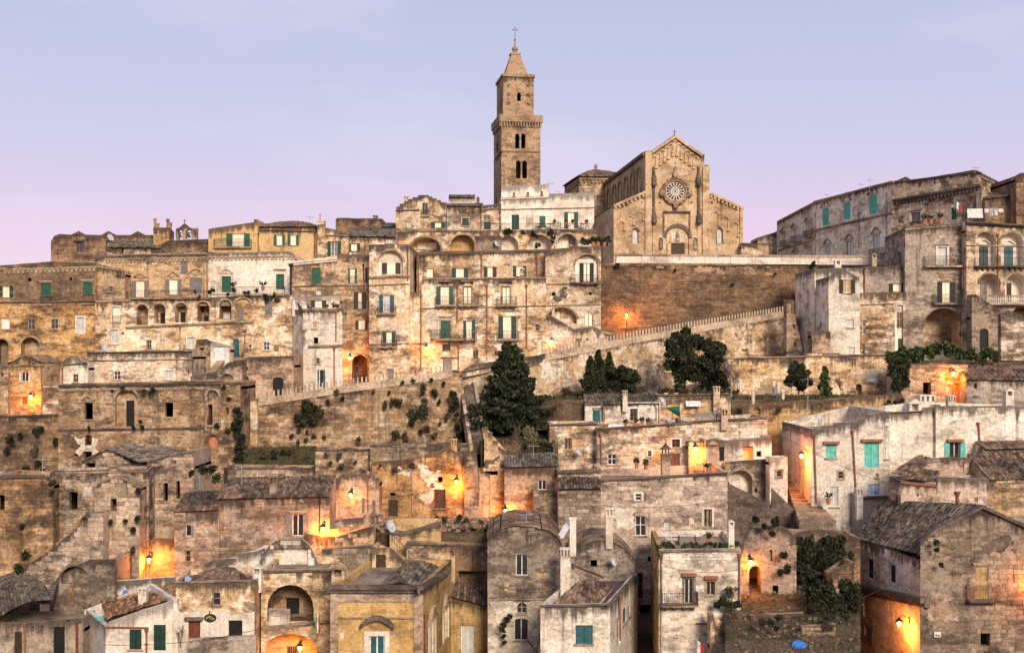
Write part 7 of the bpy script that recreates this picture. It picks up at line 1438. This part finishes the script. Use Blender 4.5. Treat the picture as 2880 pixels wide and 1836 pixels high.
for k in range(16): shrub('planting along the roof terrace of the block house', 1848 + k * 15 + rn(-4, 4), 1535 + rn(-8, 4), rn(6, 12), 90.5, random.choice(('leafdark', 'dryshrub', 'leaf')), n=130, size=.1, group='planting on the block house terrace', name='terrace_plant')
shrub('pale feathery shrub under the conifer', 1497, 1222, 26, 113.5, 'leafpale', n=900, size=.11, name='garden_shrub', group='shrubs under the conifer')
mass('hedge', 'dark hedge above the tiled pent roof', 'hedge', [(1474 + k * 9, 1262 + rn(-7, 6), 14) for k in range(9)], 112.6, 'leafdark', 280)
mass('undergrowth', 'dark undergrowth between the garden trees', 'undergrowth', [(1590 + k * 19 + rn(-8, 8), 1105 + rn(-8, 8), rn(9, 17)) for k in range(26)], 123.6, 'dryshrub', 200, .14)
mass('ivy', 'ivy strands along the arched terrace wall', 'ivy', [(1428, 652, 9), (1436, 650, 7), (1500, 657, 9), (1508, 664, 7), (1512, 690, 8), (1545, 655, 7), (1553, 652, 8), (1555, 668, 8), (1554, 680, 5), (1470, 655, 5)], 154.4, 'leafdark', 120, .15)
for k in range(9): shrub('dark potted greenery on the ledge beside the cathedral', 1640 + k * 9, 680 + rn(-8, 4), 10, 146, random.choice(('leafdark', 'leaf')), n=130, size=.14, name='terrace_plant', group='greenery beside the cathedral')
for k in range(14): shrub('wild vine on the arcade terrace edge', (548, 590, 600, 660, 690, 700, 720, 745, 770, 560, 640, 700, 752, 780)[k], 822 + rn(-6, 12) + (12 if k > 8 else 0), rn(5, 9), 138.7, random.choice(('leafdark', 'dryshrub')), n=80, size=.13, group='vines on the arcade terrace', name='ivy_clump')
for k in range(8): shrub('planting on the ledges of the projecting whitish house', (845, 870, 920, 940, 950, 955, 898, 930)[k], (864, 864, 862, 858, 862, 878, 968, 966)[k], rn(5, 8), 135.4, 'dryshrub', n=60, size=.12, group='planting on the whitish house', name='terrace_plant')
mass('vine', 'dark vine arching over the window of the grey vaulted house', 'vine', [(1436, 1733, 9), (1424, 1740, 10), (1415, 1755, 10), (1413, 1772, 9), (1416, 1790, 8), (1419, 1806, 6)], 91.2, 'leafdark', 170, .09)
for k in range(9): shrub('weeds and red creeper on the terrace beside the ochre ruin', 1190 + k * 20, 1470 + rn(-14, 24), rn(9, 16), 102 + rn(-1, 1), random.choice(('dryshrub', 'leafdark', 'dryshrub')), n=160, size=.13, name='garden_shrub', group='weeds by the ochre ruin')
def turf(label_mat, quads, name='grass'):
    m = MB()
    for (a, b, c, d), n, h in quads:
        f = bil(a, b, c, d)
        for _ in range(n):
            p = f(random.random(), random.random()); w = rn(0, 6.28); e = Vector((math.cos(w), math.sin(w), 0)) * h * .35
            m.add((p - e, p + e, p + Vector((rn(-.4, .4) * h, rn(-.4, .4) * h, h * rn(.5, 1.3)))), ((0, 1, 2),), rn(.05, 1))
    m.build(name, label_mat, None, 'stuff')
gb = lambda u, v, Y: P(u, v, Y)
V3 = lambda u, Y, z: Vector((X(u, Y), Y, z))
bank = ((V3(640, 117, -10.6), V3(890, 115, -10.5), V3(890, 121.7, -9.0), V3(640, 121.7, -9.1)), (V3(1090, 113.5, -10.2), V3(1300, 112.5, -10.1), V3(1300, 121.6, -8.9), V3(1090, 121.6, -9.0)))
gard = (V3(1350, 121.2, -4.3), V3(2540, 121.2, -4.3), V3(2540, 130.8, -4.3), V3(1350, 126, -4.3)); low = (V3(1355, 112.3, -7.9), V3(1565, 112.3, -7.9), V3(1565, 122, -7.9), V3(1355, 122, -7.9)); yardq = (V3(2050, 81, -19.8), V3(2415, 81, -19.8), V3(2415, 97, -17.4), V3(2050, 97, -17.4))
turf('dryshrub', [(bank[0], 5200, .22), (bank[1], 4200, .22), (gard, 6000, .3), (yardq, 1500, .16), (low, 1800, .25)], 'dry_grass')
turf('grass', [(bank[0], 900, .26), (bank[1], 3000, .26), (gard, 3500, .25), (yardq, 700, .16), (low, 900, .22)])
for k in range(12): shrub('dry bush on the grass bank under the street wall', 645 + k * 20 + rn(-8, 8), 1300 - rn(0, 34), rn(8, 15), 116.5 + rn(0, 3), random.choice(('dryshrub', 'leafdark')), n=160, size=.15, name='bank_bush', group='bushes on the grass bank')
for k in range(14): shrub('low dark bush in the yard below the cave dwelling', 2110 + rn(0, 290), rn(1722, 1800), rn(8, 17), 86 + rn(-2, 4), random.choice(('dryshrub', 'leafdark', 'leafdark')), n=200, size=.11, name='yard_bush', group='bushes in the yard')
house('yard_wall', 'low dry-stone terrace wall across the yard below the cave mouth', 'wall', 2110, 2262, [(2110, 1730), (2180, 1727), (2262, 1723)], 1800, 87.9, .5, 'rock', [], st=(.3, .9), ni=60)
house('yard_wall', 'short dry-stone wall holding the brambles of the yard', 'wall', 2255, 2350, [(2255, 1762), (2350, 1754)], 1830, 85, .5, 'rock', [], st=(.3, .9), ni=60)
m = MB()
for _ in range(170):
    u, Y = rn(2060, 2410), rn(81, 95); f = (Y - 81) / 16; m.box(V3(u, Y, -19.75 + 2.4 * f), rn(.08, .3), rn(.08, .3), rn(.06, .2), rn(0, 3), rn(.0, .5))
m.build('rubble', 'rock', None, 'stuff')
# rubble on the collapsed ledges
m = MB()
for _ in range(900):
    u, Y = rn(1050, 1420), rn(100, 105.5); z = Z(1470, 103) - .2 + rn(-.5, .4); m.box(V3(u, Y, z), rn(.15, .5), rn(.15, .5), rn(.1, .35), rn(0, 3), rn(.2, .8))
m.build('rubble', 'rock', None, 'stuff')
slab('ruin_terrace', [(1060, 99.5), (1425, 99.5), (1425, 106.8), (1060, 106.8)], Z(1478, 103) - .1, 'earth', 5)
# ================================================================== garden columns, antennas, dishes, cables
for i, (u, v0, v1, Y) in enumerate(((2118, 1096, 1136, 121), (2176, 1072, 1112, 123.5), (2189, 1078, 1124, 122.5), (2202, 1097, 1134, 121.5), (2082, 1066, 1104, 124.5), (2070, 1070, 1106, 125))):
    b = P(u, v1, Y); h = Z(v0, Y) - b.z; T = thing('stone_column', 'white stone pergola column in the garden', 'column', b, 'white columns of the garden pergola')
    MB().lathe(b, [(.17, 0), (.17, h - .12)], 10).build('shaft', 'pale', T); MB().box(b + U(h - .06), .42, .42, .12).build('capital', 'pale', T)
def antenna(label, u, v0, v1, Y):
    b = P(u, v1, Y); h = Z(v0, Y) - b.z; T = thing('antenna', label, 'antenna', b, 'television antennas on the roofs')
    MB().tube([b - U(.6), b + U(h)], .025, 5).build('mast', 'zinc', T); m = MB(); z = h * .92
    m.tube([b + Vector((-.5, -.3, z)), b + Vector((.5, .3, z))], .02, 4)
    for k in range(6): x = -.45 + .18 * k; m.tube([b + Vector((x + .15, x * .6 - .25, z)), b + Vector((x - .15, x * .6 + .25, z))], .012, 4)
    m.build('aerial', 'zinc', T)
antenna('television antenna on the ochre palazzo with turquoise shutters', 2420, 516, 548, 176); antenna('television antenna on the pale palazzo roof', 2326, 545, 580, 190); antenna('television antenna on the yellow hip-roofed house', 870, 608, 640, 158); antenna('television antenna on the brown palazzo parapet', 2745, 470, 500, 158)
antenna('television antenna in the garden before the white houses', 2272, 1060, 1140, 119); antenna('television antenna on the cream parapet wall', 858, 700, 730, 139.5); antenna('television antenna on the arched terrace', 1345, 640, 672, 152); antenna('television antenna on the white box storey', 1545, 515, 540, 160); antenna('television antenna beside the stone corner of the long low house', 2446, 505, 530, 172)
def dish(label, u, v, Y, r=.42):
    c = P(u, v, Y); T = thing('satellite_dish', label, 'satellite dish', c - U(r + .2), 'satellite dishes'); a = Vector((.75, -.5, .45)).normalized(); x = a.orthogonal().normalized(); y = a.cross(x); m = MB(); n = 14; vs = [c - a * .1]
    for rr, d in ((.5, -.07), (1, .05)): vs += [c + (x * math.cos(6.2832 * i / n) + y * math.sin(6.2832 * i / n)) * r * rr + a * d for i in range(n)]
    m.add(vs, [(0, 1 + i, 1 + (i + 1) % n) for i in range(n)] + [(1 + i, 1 + n + i, 1 + n + (i + 1) % n, 1 + (i + 1) % n) for i in range(n)]); m.build('reflector', 'greycloth', T)
    m = MB(); m.tube([c - a * .1, c - U(r + .3) + Vector((0, .15, 0))], .03, 5); m.tube([c + a * .05 - U(r), c + a * .45], .018, 4); m.box(c + a * .45, .1, .1, .1); m.build('arm', 'zinc', T)
dish('satellite dish on the cream house above the ruined palace', 294, 978, 130.5); dish('satellite dish at the furnished roof terrace', 1864, 1128, 119); dish('satellite dish on the barred-window block house roof', 1627, 1270, 111.8, .4); dish('satellite dish on the low domed house', 1725, 1580, 95.5, .36); dish('satellite dish by the stepped white parapet', 2305, 1178, 107, .45); dish('satellite dish on the pointed-gable hall', 310, 668, 159.6, .5); dish('tilted satellite dish by the outside steps', 1098, 1480, 96, .5); dish('satellite dish on the grey concrete box', 1395, 685, 150.6, .4)
def cable(label, a, b, sag=.8):
    A, B = P(*a), P(*b); T = thing('cable', label, 'cable', A, 'overhead cables'); m = MB(); m.tube([A.lerp(B, k / 12) - U(sag * 4 * (k / 12) * (1 - k / 12)) for k in range(13)], .022, 4); m.build('wire', 'iron', T)
cable('overhead cable crossing the turquoise-shuttered house front', (2200, 1225, 106), (2770, 1425, 94), .9); cable('overhead cable strung from the large gabled house to the rock face', (2240, 1590, 93), (2595, 1555, 87), 1.0); cable('overhead cable running low across the whitewashed yard houses', (290, 1812, 84.2), (740, 1765, 85), .4); cable('overhead cable over the yard with the blue tarpaulin', (2110, 1740, 88), (2590, 1590, 87), 1.1)
cable('thin cable strung along the brown ashlar wall', (1740, 812, 151), (2230, 796, 152.5), .3); cable('cable hanging across the dark ruin and the lamp-lit lane', (120, 1610, 93), (430, 1510, 97), .8); cable('cable beside the yellow house cornice', (1284, 1605, 93), (1380, 1700, 90), .2)
# ================================================================== terrace furniture and odds and ends
def simple(name, label, cat, loc, parts, group=None):
    T = thing(name, label, cat, loc, group)
    for nm, mb, mat in parts: mb.build(nm, mat, T)
    return T
def table(label, u, v, Y, mat='paint', r=.4, h=.72, group=None):
    b = P(u, v, Y); simple('table', label, 'table', b, [('top', MB().lathe(b + U(h), [(r, -.03), (r, .02)], 12), mat), ('leg', MB().tube([b, b + U(h)], .03, 5), 'iron'), ('foot', MB().lathe(b, [(.25, 0), (.05, .05)], 8), 'iron')], group)
def chair(label, u, v, Y, mat='paint', ang=0, group=None):
    b = P(u, v, Y); T = thing('chair', label, 'chair', b, group); R_ = Matrix.Rotation(ang, 3, 'Z')
    MB().box(b + U(.45), .42, .42, .05, ang).build('seat', mat, T); q = MB()
    for k in range(5): o = R_ @ Vector((-.18 + .09 * k, .2, 0)); q.tube([b + o + U(.45), b + o * 1.08 + U(.88)], .015, 4)
    o0, o1 = R_ @ Vector((-.2, .21, .9)), R_ @ Vector((.2, .21, .9)); q.tube([b + o0, b + o1], .025, 4); q.build('backrest', mat, T)
    for sx_, sy_ in ((-1, -1), (1, -1), (1, 1), (-1, 1)): o = R_ @ Vector((sx_ * .18, sy_ * .18, 0)); MB().tube([b + o * 1.1, b + o + U(.45)], .02, 4).build('leg', mat, T)
for k, (u, Y) in enumerate(((1520, 156.2), (1548, 156), (1640, 156))): table('small dark bistro table on the white house terrace', u, 646, Y, 'iron', group='tables on the white house terrace')
for k, u in enumerate((1510, 1532, 1560, 1572, 1598, 1630, 1652)): chair('dark bistro chair on the white house terrace', u, 646, 155.9, 'iron', k, 'chairs on the white house terrace')
for u in (1592, 1610, 1650, 1560): pot('flower box pot on the white house railing', u, 632, 155.2, .3, 'dryshrub', .35, 'pots on the white house railing')
for k, u in enumerate((1882, 1896)): chair('white wire chair on the planted roof terrace of the block house', u, 1532, 91.2, 'paint', .4 + k, 'wire chairs on the planted terrace')
b = P(1932, 1520, 91.5); simple('table', 'long glass-topped table on the planted roof terrace', 'table', b, [('top', MB().box(b + U(.45), 1.4, .6, .04), 'greycloth')] + [('leg', MB().box(b + Vector((x, y, .2)), .05, .05, .5), 'iron') for x in (-.6, .6) for y in (-.25, .25)])
chair('white plastic chair by the upturned boards of the roof terrace', 1924, 1195, 113.5, 'paint', .5); chair('white folding chair near the wooden fence of the roof terrace', 1890, 1197, 113.3, 'paint', 2); table('round garden table on the furnished roof terrace', 1875, 1200, 113.6)
b = P(1733, 1203, 113.5); q = MB(); q.hexa([b + Vector(p) for p in ((-.9, -.4, 0), (.9, -.4, 0), (.9, .4, 0), (-.9, .4, 0), (-.6, -.2, .38), (.7, -.2, .3), (.7, .2, .3), (-.6, .2, .38))]); simple('covered_lounger', 'white covered lounger on the furnished roof terrace', 'lounger', b, [('cover', q, 'paint')])
for k in range(4): b = P(1965 + k * 20, 1184, 113.4); q = [('slat', MB().box(b + Vector((-.28 + .14 * j, 0, .4)), .1, .03, .85), 'shutgrey') for j in range(5)]; simple('fence_panel', 'grey plank fence panel on the furnished roof terrace', 'fence', b, q + [('rail', MB().box(b + Vector((0, .03, .65)), .7, .03, .06), 'shutgrey')], 'fence panels on the roof terrace')
b = P(1889, 1192, 113.8); T = thing('garden_umbrella', 'half-closed green and white garden umbrella on the furnished roof terrace', 'umbrella', b); MB().tube([b, b + Vector((.1, 0, 1.5))], .03, 5).build('pole', 'iron', T); m = MB(); c = b + Vector((.1, 0, 1.25)); n = 8; tp_ = c + Vector((-.7, 0, .25)); m.add([tp_] + [c + Vector((.6, .5 * math.cos(6.28 * i / n), .5 * math.sin(6.28 * i / n) - .1)) for i in range(n)], [(0, i + 1, (i + 1) % n + 1) for i in range(n)]); m.build('canopy', 'green', T)
b = P(1698, 1200, 113.9); simple('garden_umbrella', 'slim folded pale green umbrella by the cottage door', 'umbrella', b, [('pole', MB().tube([b, b + U(1.9)], .02, 5), 'iron'), ('canopy', MB().lathe(b + U(.5), [(.14, 0), (.16, .4), (.05, 1.2), (.02, 1.45)], 8), 'leafpale')])
# white pergola frame of the tiled cottage
b0 = P(1764, 1198, 117.5); b1 = P(1856, 1196, 117.5); T = thing('pergola_frame', 'white metal awning frame before the tiled cottage', 'frame', b0)
for b in (b0, b1): MB().box(b + U(1.1), .07, .07, 2.25).build('post', 'paint', T)
for z in (2.2, 1.75): MB().box((b0 + b1) / 2 + U(z), (b1 - b0).length, .06, .06).build('beam', 'paint', T)
def flag(label, u, v, Y, h, w, cols, tilt=.2):
    t = P(u, v, Y); T = thing('flag', label, 'flag', t - U(h + .3)); MB().tube([t - U(h + .3), t + Vector((tilt * .3, 0, .25))], .02, 5).build('pole', 'zinc', T); n = 6
    for i, cm in enumerate(cols):
        m = MB()
        for j in range(n):
            x0, x1 = w * i / len(cols), w * (i + 1) / len(cols); y = lambda x, k: .06 * math.sin(x * 9 + k * .9)
            m.quad(t + Vector((x0, y(x0, j), -h * (j + 1) / n - x0 * .6)), t + Vector((x1, y(x1, j), -h * (j + 1) / n - x1 * .6)), t + Vector((x1, y(x1, j + 1), -h * j / n - x1 * .6)), t + Vector((x0, y(x0, j + 1), -h * j / n - x0 * .6)))
        m.build('stripe', cm, T)
TRI = ('greencloth', 'paint', 'redcloth')
flag('green white and red flag hanging on the awning frame of the tiled cottage', 1843, 1135, 117.3, 1.6, .4, TRI); flag('green white and red flag drooping on the wall of the great arch', 887, 1722, 86.6, 1.3, .32, TRI); flag('green white and red flag flying above the laundry terrace', 2684, 563, 139, .8, .75, TRI); flag('small green white and red pennant on the white house railing', 1569, 622, 155, .45, .4, TRI); flag('white and red flag at the foot of the block house', 1960, 1800, 86.5, .8, .5, ('paint', 'redcloth'))
# laundry line over the loggia house
b0, b1 = P(2716, 585, 139), P(2828, 585, 139); T = thing('laundry_line', 'laundry line with a white sheet and small clothes over the loggia house', 'laundry', b0 - U(1.5))
for b in (b0, b1): MB().tube([b - U(1.6), b + U(.05)], .03, 5).build('pole', 'iron', T)
MB().tube([b0, b1], .012, 4).build('line', 'iron', T)
def cloth(u0, u1, v1, mat):
    a, b = P(u0, 587, 139), P(u1, 587, 139); h = a.z - Z(v1, 139); m = MB(); n = 8
    for i in range(n):
        for j in range(4):
            f = lambda i_, j_: a.lerp(b, i_ / n) + Vector((0, .07 * math.sin(i_ * 1.7 + j_), -h * j_ / 4)); m.quad(f(i, j + 1), f(i + 1, j + 1), f(i + 1, j), f(i, j))
    m.build('cloth', mat, T)
cloth(2721, 2764, 613, 'paint'); cloth(2769, 2781, 598, 'paint'); cloth(2783, 2794, 607, 'greycloth'); cloth(2797, 2806, 606, 'paint'); cloth(2808, 2822, 597, 'paint')
for u, v, Y in ((2600, 632, 141), (2645, 628, 141), (2618, 631, 141.5)): pot('potted palm on the roof terrace of the tall brown house', u, v, Y, .6, 'leafdark', .9, 'potted palms on the brown house', True)
for u, v, Y in ((740, 818, 141), (655, 820, 141)): pot('spiky potted cycad on the green-doored terrace', u, v, Y, .5, 'leafdark', 1.1, 'potted cycads on the plaster house terrace', True)
pot('spiky potted cycad among the planting of the block house terrace', 1993, 1530, 90.8, .4, 'leafdark', .8, None, True); pot('spiky plant on the roof edge of the big pale house', 1990, 1328, 104, .3, 'leafdark', .9, None, True); pot('dark yucca pot at the top of the lamp-lit steps', 2330, 1418, 103.5, .5, 'leafdark', .8, None, True)
for u in (1790, 1816): pot('terracotta trough on the roof edge of the big pale house', u, 1316 + (u > 1800) * 4, 106, .4, 'dryshrub', .5, 'troughs on the big pale house')
for u in (1668, 1682, 1700): pot('terracotta pot on the ledge beside the cathedral front', u, 694, 145.6, .55, 'leafdark', .6, 'pots beside the cathedral')
for u, v in ((1788, 1196), (1806, 1194), (1822, 1196), (1760, 1200)): pot('clay flower pot along the furnished roof terrace', u, v, 113.2, .35, 'dryshrub', .35, 'clay pots on the furnished terrace')
for k in range(6): pot('clay pot row on the wall under the bare forked tree', 1472 + k * 9, 1282, 111.6, .3, 'dryshrub', .25, 'clay pots under the conifer')
for u, v in ((2500, 1124), (2518, 1126), (2535, 1120), (2190, 1148)): shrub('trailing plant over the ochre garden wall', u, v + 6, 8, 119, 'leafdark', n=90, size=.1, group='trailing plants on the ochre garden wall', name='trailing_plant')
b = P(1352, 648, 156); MB()
# blue tarpaulin, blue bags
def lump(name, label, cat, u, v, Y, rx, rz, mat):
    c = P(u, v, Y); T = thing(name, label, cat, c - U(rz)); m = MB(); n, k = 12, 7; vs, fs = [], []
    for j in range(k):
        t = math.pi * .5 * j / (k - 1)
        for i in range(n): a = 6.2832 * i / n; r = rx * math.cos(t) * (1 + .25 * math.sin(a * 3 + j) + rn(-.1, .1)); vs.append(c + Vector((r * math.cos(a), r * .7 * math.sin(a), -rz + rz * 1.7 * math.sin(t) + rn(-.04, .04))))
    for j in range(k - 1):
        for i in range(n): fs.append((j * n + i, j * n + (i + 1) % n, (j + 1) * n + (i + 1) % n, (j + 1) * n + i))
    m.add(vs, fs); m.build('sheet', mat, T)
lump('tarpaulin', 'crumpled blue tarpaulin heaped in the yard', 'tarpaulin', 2246, 1812, 83.0, .62, .42, 'bluetarp'); lump('plastic_bag', 'blue plastic bag on the ragged orange roof edge', 'bag', 352, 1664, 91.8, .22, .2, 'bluetarp'); lump('plastic_bag', 'pale blue bag beside the small hipped tile roof', 'bag', 527, 1625, 86.8, .22, .2, 'blue'); lump('plastic_sheet', 'turquoise plastic scrap under the ragged orange tiles', 'plastic sheet', 280, 1735, 86.2, .25, .15, 'turq')

for u, v, Y in ((120, 1322, 100), (560, 1350, 104), (680, 1345, 101), (1120, 1285, 108), (1500, 1285, 109), (1745, 1335, 104), (2600, 1140, 107), (2700, 1135, 108), (760, 1595, 90), (1480, 1478, 93), (460, 985, 132), (700, 1000, 134), (1580, 688, 143), (1240, 700, 143)): antenna('thin rooftop television antenna among the stone houses', u, v - 34, v + 6, Y)
for i_, (a, b, t) in enumerate((((560, 1400, 97), (905, 1410, 97), 'under the rippled tile roof of the long pinkish house'), ((1060, 1400, 104), (1320, 1345, 105), 'across the ochre ruin front'), ((1690, 1420, 101), (2040, 1405, 101), 'across the big pale stone house'), ((820, 850, 137), (1035, 845, 137), 'along the ochre house with the vaulted passage'),
        ((1160, 872, 136), (1530, 868, 136), 'along the long cream palazzo front'), ((175, 1130, 116), (570, 1122, 116), 'across the ruined palace windows'), ((1385, 1640, 90), (1560, 1660, 90), 'sagging over the grey vaulted house'), ((1865, 1590, 88.5), (2080, 1600, 88.5), 'across the cream block house front'), ((2090, 1560, 91), (2400, 1620, 91), 'across the cave and the creeper'))): cable('thin cable strung ' + t, a, b, .35)
for u, v, r in ((1736, 746, 7), (2290, 742, 9), (2180, 770, 4), (1900, 760, 4), (2060, 800, 4)): shrub('caper tuft rooted in the brown ashlar wall', u, v, r, 151 + (u - 1686) / 614 * 2.5, 'leafdark', size=.14, group='tufts on the brown ashlar wall')
for k in range(7):
    s_, z_ = W3.pl.sz(1740 + k * 80, 800 + (k % 3) * 14); MB().pbox(W3.pl, s_ - .08, s_ + .08, z_ - .12, z_ + .12, .0, .07).build('drain_spout', 'darktrim', W3)
# ================================================================== the town goes on past both edges of the view
for j_, (u0, u1, rows_) in enumerate(((2934, 3170, ((1486, 1870, 88.4, 'grey'), (1340, 1480, 98.4, 'ochre'), (1152, 1420, 105.8, 'white'), (1064, 1160, 123.4, 'cream'), (640, 1015, 138.8, 'cream'), (498, 650, 150.5, 'brown'))), (-260, -34, ((1742, 1870, 88.8, 'grey'), (1345, 1660, 98.3, 'ruin'), (1168, 1330, 120.8, 'brown'), (1022, 1170, 124.7, 'ochre'), (750, 1012, 141.4, 'ochre'))))):
    for i_, (vt, vb_, Y_, mt) in enumerate(rows_):
        h_ = vb_ - vt; c_ = (u0 + u1) / 2; ws = [('g', c_ + dx, vt + h_ * .25, c_ + dx + 24, vt + h_ * .25 + 40) for dx in (-70, 10, 60)] if h_ > 140 else []
        house('stone_house', 'plain ' + ('weathered' if i_ % 2 else 'shuttered') + ' house continuing the hillside beyond the ' + ('gabled house row' if j_ == 0 else 'ruin row') + (' below' if i_ < 3 else ' above'), CH, u0, u1, [(u0, vt + 6), (c_, vt), (u1, vt + 5)], vb_, Y_, 8, mt, ws, st=(.36, .5), ni=0, group='houses past the edge of the view')
